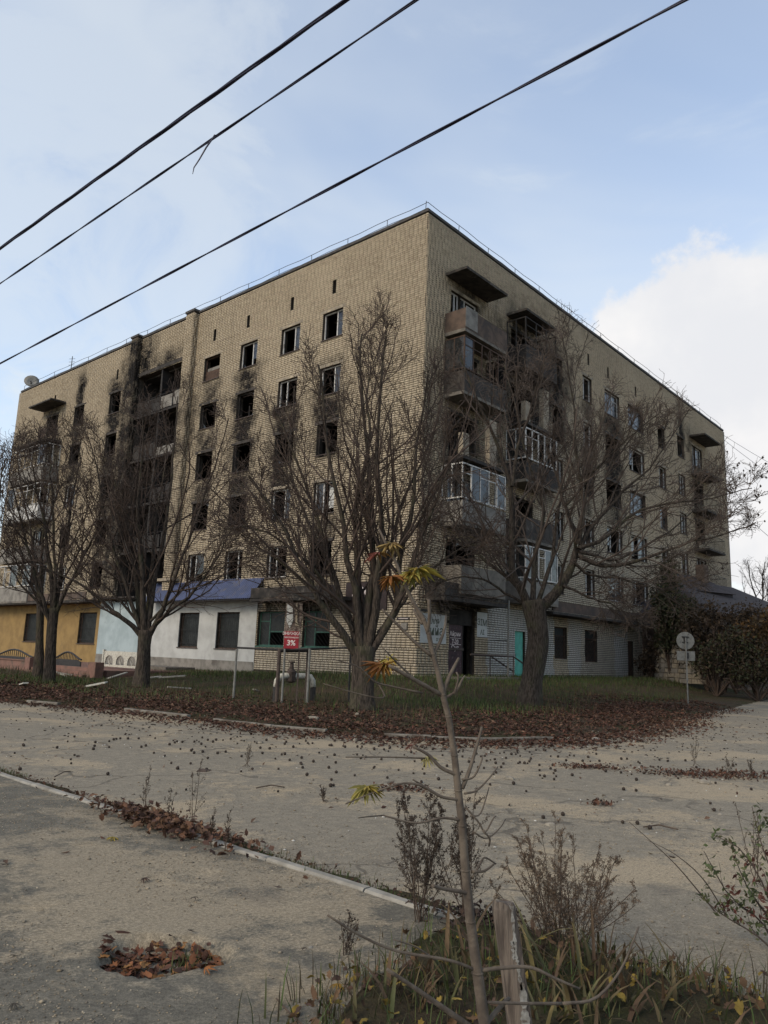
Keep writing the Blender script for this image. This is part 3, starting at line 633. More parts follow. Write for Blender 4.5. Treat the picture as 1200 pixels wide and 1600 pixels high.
# windows: frame (part) with panes, lintel and sill (sub-parts)
PANE_MB = {}
def make_window(side, a0, a1, z0, z1, style, r):
    w, h = a1 - a0, z1 - z0; m = MB(); o0, o1 = -0.20, -0.14; t = 0.06
    fm = {'white': 'white_paint', 'half': 'white_paint', 'burnt': 'char', 'wood': 'brown_wood', 'sheet': 'brown_wood', 'green': 'green_paint', 'bars': 'brown_wood', 'lattice': 'brown_wood'}[style]
    upper = z1 > 4.5
    fb(m, side, a0, a0 + t, z0, z1, o0, o1); fb(m, side, a1 - t, a1, z0, z1, o0, o1)
    fb(m, side, a0 + t, a1 - t, z1 - t, z1, o0, o1); fb(m, side, a0 + t, a1 - t, z0, z0 + t, o0, o1)
    panes = []; shards = []
    split = a0 + w * (0.36 if r.random() < 0.5 else 0.62)
    if style in ('white', 'wood', 'half', 'green'):
        fb(m, side, split - t / 2, split + t / 2, z0 + t, z1 - t, o0 - 0.002, o1 - 0.002)
        if style != 'half':
            L = (a0 + t, split - t / 2, z0 + t, z1 - t); Rr = (split + t / 2, a1 - t, z0 + t, z1 - t)
            big, small = (L, Rr) if L[1] - L[0] > Rr[1] - Rr[0] else (Rr, L)
            if style in ('wood', 'green') or r.random() < 0.4:
                zt = z0 + h * 0.72; fb(m, side, small[0], small[1], zt - 0.025, zt + 0.025, o0, o1 - 0.003); panes += [(small[0], small[1], small[2], zt - 0.025), (small[0], small[1], zt + 0.025, small[3])]
            else: panes.append(small)
            if style == 'green': zq = z0 + h * 0.42; fb(m, side, big[0], big[1], zq - 0.03, zq + 0.03, o0, o1 - 0.003); panes += [(big[0], big[1], zq + .03, big[3])]
            elif r.random() < 0.6 or style == 'wood': panes.append(big)
        else:
            if r.random() < 0.6: panes.append((a0 + t, split - t / 2, z0 + t + (0.4 if r.random() < .5 else 0), z1 - t))
    if style in ('half', 'burnt') and r.random() < 0.75:
        for q in range(r.choice((1, 2))):                 # shards left in the frame
            ca, cz, sa, sz = ((a0 + t, z0 + t, 1, 1), (a1 - t, z0 + t, -1, 1), (a0 + t, z1 - t, 1, -1))[r.randrange(3)]
            wd, hd = r.uniform(0.12, 0.4) * w * 0.8, r.uniform(0.15, 0.5) * h * 0.7
            shards.append([loc(side, ca, -0.17, cz), loc(side, ca + sa * wd, -0.17, cz), loc(side, ca + sa * wd * 0.55, -0.17, cz + sz * hd * 0.45), loc(side, ca, -0.17, cz + sz * hd)])
    if style == 'sheet': fb(m, side, a0 + t, a1 - t, z0 + t, z0 + h * 0.45, o0 + 0.02, o1 - 0.01)
    if style == 'burnt' and r.random() < 0.45: fb(m, side, split - 0.025, split + 0.025, z0 + t, z1 - t - r.uniform(0, h * .5), o0, o1 - 0.004)
    wo = m.build('window', MAT[fm], bld)
    for (x0, x1, y0, y1) in panes: fb(MB(), side, x0, x1, y0, y1, -0.175, -0.167).build('pane', MAT['dark_glass' if style == 'green' else 'glass'], wo)
    for sp in shards: MB().prism(sp, loc(side, 0, 0.006, 0)).build('glass_shard', MAT['glass'], wo)
    if style == 'sheet': fb(MB(), side, a0 + t, a1 - t, z0 + t + 0.01, z0 + h * 0.6, -0.24, -0.21).build('board', MAT['grey_panel'], wo)
    if style == 'white' and len(panes) < 2:
        fb(MB(), side, a0 + t, (a0 + a1) / 2, z0 + h * 0.2, z1 - t, -0.36, -0.35).build('curtain', MAT['poster_white'], wo)
    if upper:
        mm_ = MAT['lintel'] if style != 'burnt' else MAT['charred_concrete']
        fb(MB(), side, a0 - 0.17, a1 + 0.17, z1 + 0.004, z1 + 0.155, -0.05, 0.028).build('lintel', mm_, wo)
        if h < 1.8: fb(MB(), side, a0 - 0.05, a1 + 0.05, z0 - 0.045, z0 + 0.0, -0.13, 0.075).build('sill', MAT['rusty_metal'], wo)
    if style == 'bars':
        g = MB(); n = max(4, int(w / 0.16))
        for i in range(1, n): a = a0 + w * i / n; g.tube([loc(side, a, -0.05, z0), loc(side, a, -0.05, z1)], 0.009, 5)
        for zq in (0.12, 0.5, 0.88): g.tube([loc(side, a0, -0.035, z0 + h * zq), loc(side, a1, -0.035, z0 + h * zq)], 0.009, 5)
        g.build('grille', MAT['dark_metal'], wo)
        fb(MB(), side, a0 - 0.05, a1 + 0.05, z0 - 0.05, z0 - 0.002, -0.12, 0.10).build('sill', MAT['rusty_metal'], wo)
        fb(MB(), side, a0 + t, a1 - t, z0 + t, z1 - t, -0.18, -0.172).build('pane', MAT['dark_glass'], wo)
    if style == 'green':
        g = MB()
        for i in range(1, 9):
            q = i / 9.0; g.tube([loc(side, a0 + w * max(0, q - 0.45), -0.04, z0 + h * max(0, 0.45 - q)), loc(side, a0 + w * min(1, q + 0.35), -0.04, z0 + h * min(1, 1.35 - q) * 0.97)], 0.007, 5)
        g.build('grille', MAT['dark_metal'], wo); fb(MB(), side, a0 - 0.05, a1 + 0.05, z0 - 0.06, z0 - 0.002, -0.12, 0.06).build('sill', MAT['green_paint'], wo)
    if style == 'lattice':
        g = MB(); n = 7
        for i in range(-6, n + 6):
            for sg in (1, -1):
                p0 = (i / n, 0.0); p1 = (i / n + sg * 0.62, 0.68)
                pts = [(x, y) for x, y in (p0, p1)]
                ts = np.linspace(0, 1, 9); xs = p0[0] + (p1[0] - p0[0]) * ts; ys = ts * 0.68; ok = (xs >= 0) & (xs <= 1)
                if ok.sum() > 1:
                    k = np.nonzero(ok)[0]; g.tube([loc(side, a0 + t + (w - 2 * t) * xs[k[0]], -0.08 - 0.012 * sg, z0 + t + (h - 2 * t) * ys[k[0]]), loc(side, a0 + t + (w - 2 * t) * xs[k[-1]], -0.08 - 0.012 * sg, z0 + t + (h - 2 * t) * ys[k[-1]])], 0.011, 4)
        fb(g, side, a0 + t, a1 - t, z0 + h * 0.70, z0 + h * 0.73, -0.12, -0.08)
        g.build('grille', MAT['brown_wood'], wo); fb(MB(), side, a0 + t, a1 - t, z0 + t, z1 - t, -0.19, -0.18).build('pane', MAT['dark_glass'], wo)
        fb(MB(), side, a0 - 0.05, a1 + 0.05, z0 - 0.05, z0 - 0.002, -0.12, 0.06).build('sill', MAT['lintel'], wo)
    return wo
wr = random.Random(21)
for w_ in WIN: make_window(*w_, wr)

# balconies
def slab(side, a0, a1, z0, z1, proj, material, name, parent=bld, tilt=0.0):
    m = MB(); P = lambda a, o, z: loc(side, a, o, z)
    vs = [P(a0, 0.0, z0), P(a1, 0.0, z0), P(a1, proj, z0 + tilt), P(a0, proj, z0 + tilt), P(a0, 0.0, z1), P(a1, 0.0, z1), P(a1, proj, z1 + tilt - 0.03), P(a0, proj, z1 + tilt - 0.03)]
    m.add(vs, [(0, 1, 2, 3), (4, 7, 6, 5), (0, 4, 5, 1), (1, 5, 6, 2), (2, 6, 7, 3), (3, 7, 4, 0)])
    return m.build(name, MAT[material], parent)
PJ = 1.15
for (s_, a0, a1) in (('R', 1.42, 4.85), ('R', 6.63, 9.75), ('R', 32.7, 36.4), ('L', 33.3, 36.9)):
    slab(s_, a0, a1, 18.78, 18.92, PJ + 0.03, 'charred_concrete', 'canopy')
def parapet(b, side, a0, a1, zf, proj, material, hgt=1.0, missing=()):
    pm_ = MAT[material]; hgt *= br.uniform(0.86, 1.0)
    if 'front' not in missing: fb(MB(), side, a0, a1, zf - 0.04, zf + hgt, proj - 0.04, proj + 0.005).build('parapet', pm_, b)
    if 'near' not in missing: fb(MB(), side, a0, a0 + 0.045, zf - 0.02, zf + hgt, 0.003, proj - 0.042).build('parapet', pm_, b)
    if 'far' not in missing: fb(MB(), side, a1 - 0.045, a1, zf - 0.02, zf + hgt, 0.003, proj - 0.042).build('parapet', pm_, b)
def glazing(b, side, a0, a1, z0, z1, proj, n, material, r, broken=0.5, ns=2):
    m = MB(); t = 0.055; fr = []
    fb(m, side, a0, a1, z0, z0 + t, proj - 0.07, proj - 0.012); fb(m, side, a0, a1, z1 - t, z1, proj - 0.07, proj - 0.012)
    for i in range(n + 1):
        a = a0 + (a1 - a0 - t) * i / n; fb(m, side, a, a + t, z0 + t, z1 - t, proj - 0.068, proj - 0.014)
        if i < n: fr.append((a + t, a0 + (a1 - a0 - t) * (i + 1) / n))
    sash = []
    for i, (x0, x1) in enumerate(fr):
        if r.random() < 0.8:
            q = z0 + (z1 - z0) * 0.7; fb(m, side, x0, x1, q, q + 0.04, proj - 0.062, proj - 0.02)
        if r.random() > broken: sash.append(fb(MB(), side, x0, x1, z0 + t, z1 - t, proj - 0.045, proj - 0.038))
    for e, aa in ((0, a0), (1, a1 - t)):
        for i in range(ns):
            o = 0.01 + (proj - 0.085) * i / ns; fb(m, side, aa, aa + t, z0, z1, o, o + 0.05)
        fb(m, side, aa + 0.002, aa + t - 0.002, z0, z0 + t, 0.06, proj - 0.07); fb(m, side, aa + 0.002, aa + t - 0.002, z1 - t, z1, 0.06, proj - 0.07)
        if r.random() > broken: sash.append(fb(MB(), side, aa + 0.02, aa + 0.028, z0 + t, z1 - t, 0.07, proj - 0.08))
    g = m.build('glazing_frame', MAT[material], b)
    for s2 in sash: s2.build('pane', MAT['glass'], b)
br = random.Random(8)
def balcony(side, a0, a1, k, style, mat_=None, proj=PJ):
    zf = FL[k] + 0.06; char = style in ('burnt', 'ruin', 'rail_burnt', 'rail')
    b = slab(side, a0, a1, zf - 0.17, zf, proj, 'charred_concrete' if char else 'concrete', 'balcony')
    if style == 'open': parapet(b, side, a0, a1, zf, proj, mat_, 1.05)
    elif style == 'glazed':
        parapet(b, side, a0, a1, zf, proj, mat_, 0.98); glazing(b, side, a0, a1, zf + 1.0, zf + 2.55, proj, 5, 'white_paint', br, 0.68)
    elif style == 'glazed_wood':
        parapet(b, side, a0, a1, zf, proj, mat_, 0.98); glazing(b, side, a0, a1, zf + 1.0, zf + 2.55, proj, 5, 'brown_wood', br, 0.72)
    elif style == 'burnt':
        parapet(b, side, a0, a1, zf, proj, 'char', 1.0, missing=('near',) if k % 2 else ()); glazing(b, side, a0, a1, zf + 1.0, zf + 2.5, proj, 3, 'char', br, 1.0)
    elif style == 'ruin':
        for (x0, x1, hh) in ((a0 + 0.05, a0 + 0.5, 1.0), (a1 - 1.3, a1 - 0.75, 2.1)): fb(MB(), side, x0, x1, zf, zf + hh, proj - 0.31, proj - 0.055).build('brick_pier', MAT['lintel'], b)
        m = MB()
        for i in range(5): a = a0 + 0.2 + i * (a1 - a0 - .4) / 4; m.tube([loc(side, a, proj - 0.05, zf), loc(side, a + br.uniform(-.15, .15), proj - 0.05 + br.uniform(-.1, .2), zf + 1.0)], 0.014, 5)
        m.build('bent_railing', MAT['dark_metal'], b)
    elif style in ('rail', 'rail_burnt'):
        m = MB(); n = 14; P = lambda a, o, z: loc(side, a, o, z)
        path = [(a0, 0.02), (a0, proj - 0.04), (a1, proj - 0.04), (a1, 0.02)]
        for z in (0.06, 0.95):
            m.tube([P(a, o, zf + z) for a, o in path], 0.02, 6)
        for i in range(n + 1):
            a = a0 + (a1 - a0) * i / n; m.tube([P(a, proj - 0.04, zf), P(a + br.uniform(-.03, .03), proj - 0.04, zf + 0.95)], 0.011, 5)
        for aa in (a0, a1):
            for o in (0.35, 0.7): m.tube([P(aa, o, zf), P(aa, o, zf + 0.95)], 0.011, 5)
        m.build('railing', MAT['dark_metal'], b)
        if style == 'rail_burnt': fb(MB(), side, a0 + 0.3, a0 + 1.5, zf + 0.08, zf + 0.8, proj - 0.03, proj - 0.015).build('torn_sheet', MAT['rust_panel'], b)
    return b
S1 = [('open', 'rust_panel'), ('glazed_wood', 'charred_concrete'), ('ruin', None), ('glazed', 'grey_panel'), ('open', 'concrete')]
S2 = [('burnt', None), ('ruin', None), ('glazed', 'char'), ('open', 'charred_concrete'), ('glazed', 'grey_panel')]
S3 = [('rail', None), ('rail', None), ('rail', None), ('rail', None), ('rail', None)]
S4 = [('rail_burnt', None), ('glazed', 'grey_panel'), ('glazed', 'white_paint'), ('open', 'grey_panel'), ('glazed', 'grey_panel')]
for k in range(5):
    balcony('R', 1.42, 4.85, k, *S1[k]); balcony('R', 6.63, 9.75, k, *S2[k]); balcony('R', 32.7, 36.4, k, *S3[k]); balcony('L', 33.3, 38.6, k, *S4[k])
m = MB(); fb(m, 'R', 1.43, 2.35, FL[0] + 0.1, FL[0] + 1.08, PJ + 0.008, PJ + 0.02); m.build('parapet_board', MAT['grey_panel'], bld)
# loggias between the pilasters
lg = MB(); fb(lg, 'L', 18.15, 23.55, 4.3, 18.7, -1.55, -1.45)
lgw = wall_mesh((1.5, 18.15, 0), (0, 1, 0), (-1, 0, 0), 5.4, 4.3, 18.62, [x for k in range(5) for x in ((0.4, 1.1, FL[k], FL[k] + 2.1), (1.1, 2.3, FL[k] + 0.8, FL[k] + 2.1), (3.1, 4.3, FL[k] + 0.8, FL[k] + 2.1), (4.3, 5.0, FL[k], FL[k] + 2.1))], 0.2)
lgw.build('loggia_rear_wall', MAT['char'], bld)
m = MB(); m.box(0.0, 1.5, 18.0, 18.149, 4.3, 18.62); m.box(0.0, 1.5, 23.551, 23.7, 4.3, 18.62); m.build('loggia_side_wall', MAT['char'], bld)
for k in range(5):
    z = FL[k]
    b = slab('L', 18.16, 23.54, z - 0.17, z, 0.06, 'char', 'loggia_floor'); MB().box(0.0, 1.49, 18.16, 23.54, z - 0.165, z - 0.004).build('deck', MAT['char'], b)
    MB().box(0.02, 1.48, 20.78, 20.92, z + 0.002, z + 2.7).build('partition', MAT['char'], b)
    if k in (0, 2, 3):
        for (x0, x1) in ((18.22, 19.35), (19.5, 20.7)): fb(MB(), 'L', x0, x1, z + 0.08, z + 0.95 - 0.1 * (x0 > 19), -0.08, -0.03).build('parapet_sheet', MAT['grey_panel' if k == 0 else 'char'], b)
    if k in (1, 4): fb(MB(), 'L', 18.2, 20.7, z + 0.0, z + 0.5, -0.10, -0.02).build('parapet_sheet', MAT['grey_panel'], b)
    if k in (0, 1, 3): fb(MB(), 'L', 20.95, 23.4, z + 0.05, z + 0.9, -0.08, -0.03).build('parapet_sheet', MAT['char'], b)
    rail = MB(); rail.tube([loc('L', 18.2, -0.05, z + 1.02), loc('L', 20.1, 0.0, z + 0.98), loc('L', 23.5, -0.05, z + 0.95)], 0.02, 6); rail.tube([loc('L', 20.75, -0.05, z), loc('L', 20.78, -0.03, z + 2.2)], 0.025, 6); rail.build('handrail', MAT['dark_metal'], b)
fb(MB(), 'L', 18.16, 23.54, 18.63, 18.86, -1.5, 0.05).build('loggia_canopy', MAT['charred_concrete'], bld)

# ground floor fronts
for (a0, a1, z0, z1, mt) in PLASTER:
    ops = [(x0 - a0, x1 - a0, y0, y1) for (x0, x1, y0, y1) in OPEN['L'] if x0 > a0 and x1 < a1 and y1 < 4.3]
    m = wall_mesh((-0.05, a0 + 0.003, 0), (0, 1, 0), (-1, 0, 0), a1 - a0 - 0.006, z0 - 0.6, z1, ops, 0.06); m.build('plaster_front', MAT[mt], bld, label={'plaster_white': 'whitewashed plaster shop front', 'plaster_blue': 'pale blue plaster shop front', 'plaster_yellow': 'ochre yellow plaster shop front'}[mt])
fb(MB(), 'L', 10.1, 25.2, ZB - 0.3, ZB + 0.34, 0.0, 0.085).build('plinth', MAT['grey_panel'], bld)
# corrugated blue awning
def corrugated(side, a0, a1, o0, z0, o1, z1, pitch, amp, material, name, parent=bld):
    n = int((a1 - a0) / pitch * 4); V = []; F = []
    for i in range(n + 1):
        a = a0 + (a1 - a0) * i / n; h = amp * math.sin(2 * math.pi * i / 4 + 0.4)
        V += [loc(side, a, o0, z0 + h), loc(side, a, o1, z1 + h)]
    F = [(2 * i, 2 * i + 1, 2 * i + 3, 2 * i + 2) for i in range(n)]
    m = MB(); m.add(V, F); m.add([v + Vector((0, 0, -0.012)) for v in V], [f[::-1] for f in F]); return m.build(name, MAT[material], parent)
aw = corrugated('L', 9.7, 19.2, 0.0, 5.15, 0.85, 4.05, 0.15, 0.018, 'blue_metal', 'awning')
m = MB()
for i in range(8):
    a = 9.8 + i * 9.3 / 7; m.tube([loc('L', a, 0.02, 4.06), loc('L', a, 0.84, 4.0)], 0.025, 5); m.tube([loc('L', a, 0.03, 5.08), loc('L', a, 0.84, 4.0)], 0.02, 5)
m.tube([loc('L', 9.75, 0.82, 3.97), loc('L', 19.15, 0.82, 3.97)], 0.03, 6); m.build('bracket', MAT['dark_metal'], aw)
fb(MB(), 'L', 17.0, 19.2, 5.2, 5.35, 0.0, 0.5).build('flashing', MAT['lintel'], bld)
# scorched shop canopies over the brick part and the yellow part
c1 = slab('L', 3.6, 9.5, 3.86, 4.02, 1.0, 'charred_concrete', 'shop_canopy'); fb(MB(), 'L', 3.62, 9.48, 4.02, 4.5, 0.92, 0.99).build('fascia', MAT['charred_concrete'], c1)
c2 = slab('L', 25.3, 40.8, 4.1, 4.3, 1.1, 'charred_concrete', 'shop_canopy'); fb(MB(), 'L', 25.32, 40.78, 4.3, 4.75, 1.02, 1.09).build('fascia', MAT['rust_panel'], c2)
c3 = slab('L', 20.4, 25.2, 4.3, 4.42, 0.7, 'charred_concrete', 'shop_canopy')
# right front: entrance canopy with its solid parapet, long slab further on
ec = slab('R', 0.45, 5.2, 3.85, 4.05, 1.05, 'charred_concrete', 'entrance_canopy')
fb(MB(), 'R', 0.45, 5.2, 4.05, 4.6, 0.97, 1.04).build('parapet', MAT['charred_concrete'], ec); fb(MB(), 'R', 0.45, 0.52, 4.05, 4.58, 0.02, 0.965).build('parapet', MAT['charred_concrete'], ec)
lc = slab('R', 9.5, 21.6, 3.86, 4.02, 1.0, 'charred_concrete', 'shop_canopy'); fb(MB(), 'R', 9.5, 21.6, 4.02, 4.5, 0.92, 0.99).build('fascia', MAT['rust_panel'], lc)
fb(MB(), 'R', 20.0, 21.58, 4.02, 4.6, 0.02, 0.9).build('parapet', MAT['charred_concrete'], lc)
# entrance: poster-covered door leaf, dark doorway, transom
m = MB(); fb(m, 'R', 2.2, 4.15, 2.98, 3.62, -0.2, -0.14); fb(m, 'R', 3.36, 3.42, 0.8, 2.98, -0.21, -0.1); fb(m, 'R', 4.09, 4.15, 0.8, 2.98, -0.21, -0.1); fb(m, 'R', 2.2, 2.26, 0.8, 2.98, -0.21, -0.1); m.build('door_frame', MAT['char'], bld)
door = fb(MB(), 'R', 2.27, 3.35, 0.82, 2.97, -0.16, -0.11).build('door', MAT['brown_wood'], bld)
fb(MB(), 'R', 2.31, 3.32, 0.95, 2.95, -0.108, -0.101).build('poster', MAT['poster_dark'], door)
fb(MB(), 'R', 2.2, 3.42, 1.88, 1.98, -0.098, -0.06).build('push_bar', MAT['rusty_metal'], door)
gd = fb(MB(), 'R', 7.6, 8.45, 0.78, 2.93, -0.16, -0.10).build('door', MAT['mint_paint'], bld, label='mint green metal side door')
m = MB(); fb(m, 'R', 7.72, 8.33, 0.9, 1.6, -0.099, -0.085); fb(m, 'R', 7.72, 8.33, 1.75, 2.8, -0.099, -0.085); m.build('door_panel', MAT['mint_paint'], gd)
fb(MB(), 'R', 7.66, 7.7, 1.7, 1.85, -0.099, -0.04).build('handle', MAT['dark_metal'], gd)
bd = fb(MB(), 'R', 20.54, 21.31, 0.72, 2.93, -0.16, -0.1).build('door', MAT['brown_wood'], bld); fb(MB(), 'R', 20.62, 20.66, 1.7, 1.85, -0.099, -0.04).build('handle', MAT['grey_metal'], bd)
# flat print
TXT = []
def text(body, size, M, material, parent, name='lettering', bold=0.0, sx=1.0):
    cu = bpy.data.curves.new('txt', 'FONT'); cu.body = body; cu.size = size; cu.align_x = 'CENTER'; cu.align_y = 'CENTER'; cu.extrude = 0.002; cu.resolution_u = 2; cu.offset = bold
    o = bpy.data.objects.new('txt', cu); COL.objects.link(o); bpy.context.view_layer.update()
    me = bpy.data.meshes.new_from_object(o.evaluated_get(bpy.context.evaluated_depsgraph_get())); bpy.data.objects.remove(o)
    me.transform(M @ Matrix.Diagonal((sx, 1, 1, 1))); me.materials.clear(); me.materials.append(material)
    return link(name, me, parent)
def face_M(side, a, z, o, rz=0.0):                       # text plane on a facade, reading left to right
    X, Nn = (Vector((1, 0, 0)), Vector((0, -1, 0))) if side == 'R' else (Vector((0, -1, 0)), Vector((-1, 0, 0)))
    Zv = Vector((0, 0, 1)); p = loc(side, a, o, z)
    R3 = Matrix((X, Zv, Nn)).transposed().to_4x4()
    return Matrix.Translation(p) @ R3 @ Matrix.Rotation(rz, 4, 'Z')
for (bd_, sz, z) in (('Айрин', .27, 2.57), ('7-20', .27, 2.24), ('Сує', .3, 1.98)):
    text(bd_, sz, face_M('R', 2.82, z, -0.098), MAT['letter_white'], door, bold=0.004)
for z in (2.39, 2.12): fb(MB(), 'R', 2.45, 3.25, z, z + 0.02, -0.1, -0.097).build('line', MAT['letter_white'], door)
def poster(a0, a1, z0, z1, lines, label):
    b = fb(MB(), 'R', a0, a1, z0, z1, 0.018, 0.03).build('poster', MAT['poster_white'], bld, label=label)
    for (t_, sz, a, z, rot) in lines: text(t_, sz, face_M('R', a, z, 0.0325, rot), MAT['letter_dark'], b, bold=0.006)
poster(0.2, 1.98, 2.12, 3.33, [('ЗІЛЛЯ', .26, 1.05, 3.0, .04), ('Чийа', .55, 1.12, 2.62, .02), ('ІІ І', .16, 1.4, 2.27, 0)], 'white poster with dark brush lettering left of the door')
poster(4.3, 5.12, 2.52, 3.62, [('ЗІМ', .4, 4.7, 3.15, -.06), ('АІ', .3, 4.72, 2.72, 0)], 'white poster with dark brush lettering right of the door')
fb(MB(), 'R', 0.22, 0.95, 3.38, 3.5, 0.018, 0.034).build('street_plate', MAT['dark_metal'], bld)
pl = fb(MB(), 'L', 0.35, 1.05, 3.02, 3.14, 0.018, 0.034).build('street_plate', MAT['dark_metal'], bld); fb(MB(), 'L', 0.45, 0.95, 3.065, 3.09, 0.035, 0.037).build('line', MAT['letter_white'], pl)
fb(MB(), 'L', 0.45, 0.75, 2.62, 2.9, 0.018, 0.10).build('meter_box', MAT['grey_panel'], bld)
sb = fb(MB(), 'L', 1.6, 4.0, 3.45, 4.65, 0.02, 0.09).build('shop_sign', MAT['sign_brown'], bld); text('Ісо', 0.72, face_M('L', 3.05, 4.28, 0.093), MAT['letter_white'], sb, bold=0.012)
# rooftop things
ant = thing('antenna_mast', 'thin mast with short crossbars on the roof near the dish', 'antenna', FW('L', 35.2, ZR, -0.9))
MB().tube([(0, 0, 0), (0, 0, 1.9)], 0.03, 6).build('mast', MAT['dark_metal'], ant); m = MB()
for z in (1.2, 1.45, 1.7): m.tube([(-0.25, 0.05, z), (0.25, -0.05, z)], 0.015, 5)
m.build('crossbar', MAT['dark_metal'], ant)
dish = thing('satellite_dish', 'grey satellite dish at the left end of the roof edge', 'satellite dish', FW('L', 40.3, ZR + 0.1, -0.2), rad(20))
Md = Matrix.Translation((0, 0, 0.7)) @ Matrix.Rotation(rad(72), 4, 'X'); MB().lathe([(0.02, -0.14), (0.3, -0.1), (0.55, 0.0), (0.56, 0.012), (0.3, -0.085), (0.02, -0.125)], 20, Md).build('reflector', MAT['grey_metal'], dish, smooth=True)
MB().tube([(0, 0, 0), (0, 0.05, 0.6)], 0.03, 6).build('bracket', MAT['dark_metal'], dish); MB().tube([(0, 0.02, 0.3), (0, -0.45, 0.5)], 0.015, 5).build('feed_arm', MAT['dark_metal'], dish); MB().tube([(0, -0.42, 0.46), (0, -0.5, 0.56)], 0.04, 6).build('receiver', MAT['dark_metal'], dish)

# ------------------------------------------------------------------ trees
def norm(a): return a / (np.linalg.norm(a, axis=-1, keepdims=True) + 1e-9)
def tubes(P, Rr, k):                                     # P (N,n,3), Rr (N,n): k-sided tubes
    N, n = P.shape[:2]; T = np.empty_like(P); T[:, 1:-1] = P[:, 2:] - P[:, :-2]; T[:, 0] = P[:, 1] - P[:, 0]; T[:, -1] = P[:, -1] - P[:, -2]
    T = norm(T); ref = np.where(np.abs(T[:, :1, 2:3]) > 0.8, np.array([1.0, 0, 0]), np.array([0, 0, 1.0])); ref = np.broadcast_to(ref, T.shape)
    A = norm(np.cross(T, ref)); B = np.cross(T, A); an = np.arange(k) * 2 * np.pi / k
    V = P[:, :, None] + Rr[:, :, None, None] * (A[:, :, None] * np.cos(an)[:, None] + B[:, :, None] * np.sin(an)[:, None])
    idx = np.arange(N * n * k).reshape(N, n, k); j2 = (np.arange(k) + 1) % k
    F = np.stack([idx[:, :-1], idx[:, :-1][:, :, j2], idx[:, 1:][:, :, j2], idx[:, 1:]], -1).reshape(-1, 4)
    return V.reshape(-1, 3), F
class TubeSet:
    def __init__(s): s.V = []; s.F = []; s.n = 0
    def add(s, P, Rr, k):
        V, F = tubes(P, Rr, k); s.V.append(V); s.F.append(F + s.n); s.n += len(V)
    def mesh(s, name, material, smooth=True): return np_mesh(name, np.vstack(s.V), np.vstack(s.F), material, smooth=smooth)
def spline(pts, n):
    p = np.array(pts, float); q = np.vstack([2 * p[0] - p[1], p, 2 * p[-1] - p[-2]]); m = len(p) - 1
    t = np.linspace(0, m - 1e-6, n); i = t.astype(int); f = (t - i)[:, None]
    a, b, c, d = q[i], q[i + 1], q[i + 2], q[i + 3]
    return 0.5 * (2 * b + (c - a) * f + (2 * a - 5 * b + 4 * c - d) * f ** 2 + (3 * b - a - 3 * c + d) * f ** 3)
def sprout(P, Rr, m, g, tmin=0.25, ang=(25, 60), ratio=(0.35, 0.6), up=0.25, wander=0.35, n=6, rratio=0.55, rmin=0.005, taper=0.35, lenmax=9, lenmin=0.0, droop=0.0):
    """m children on every branch"""
    N, k = P.shape[:2]; M = N * m
    par = np.repeat(np.arange(N), m); t = np.clip(tmin + (1 - tmin) * (np.tile(np.arange(m), N) + g.uniform(0, 1, M)) / m, 0, 0.999)
    x = t * (k - 1); i = np.clip(x.astype(int), 0, k - 2); f = (x - i)[:, None]
    start = P[par, i] * (1 - f) + P[par, i + 1] * f; r0 = (Rr[par, i] * (1 - f[:, 0]) + Rr[par, i + 1] * f[:, 0])
    T = norm(P[par, i + 1] - P[par, i]); length = np.linalg.norm(np.diff(P, axis=1), axis=2).sum(1)[par]
    rv = norm(g.normal(size=(M, 3))); side = norm(np.cross(T, rv)); a = np.radians(g.uniform(ang[0], ang[1], M))[:, None]
    d = norm(T * np.cos(a) + side * np.sin(a)); L = np.clip(length * g.uniform(ratio[0], ratio[1], M) * (1.22 - 1.08 * t), lenmin, lenmax)
    Q = np.empty((M, n, 3)); Q[:, 0] = start; step = (L / (n - 1))[:, None]
    for j in range(1, n):
        d = norm(d + g.normal(size=(M, 3)) * wander * 0.5 + np.array([0, 0, up * 0.3 - droop * 0.3 * j / n])); Q[:, j] = Q[:, j - 1] + d * step
    rs = np.maximum(np.minimum(r0 * rratio, 0.011 * L + 0.006), rmin); R2 = rs[:, None] * np.linspace(1, taper, n)[None]
    return Q, np.maximum(R2, rmin * 0.8)
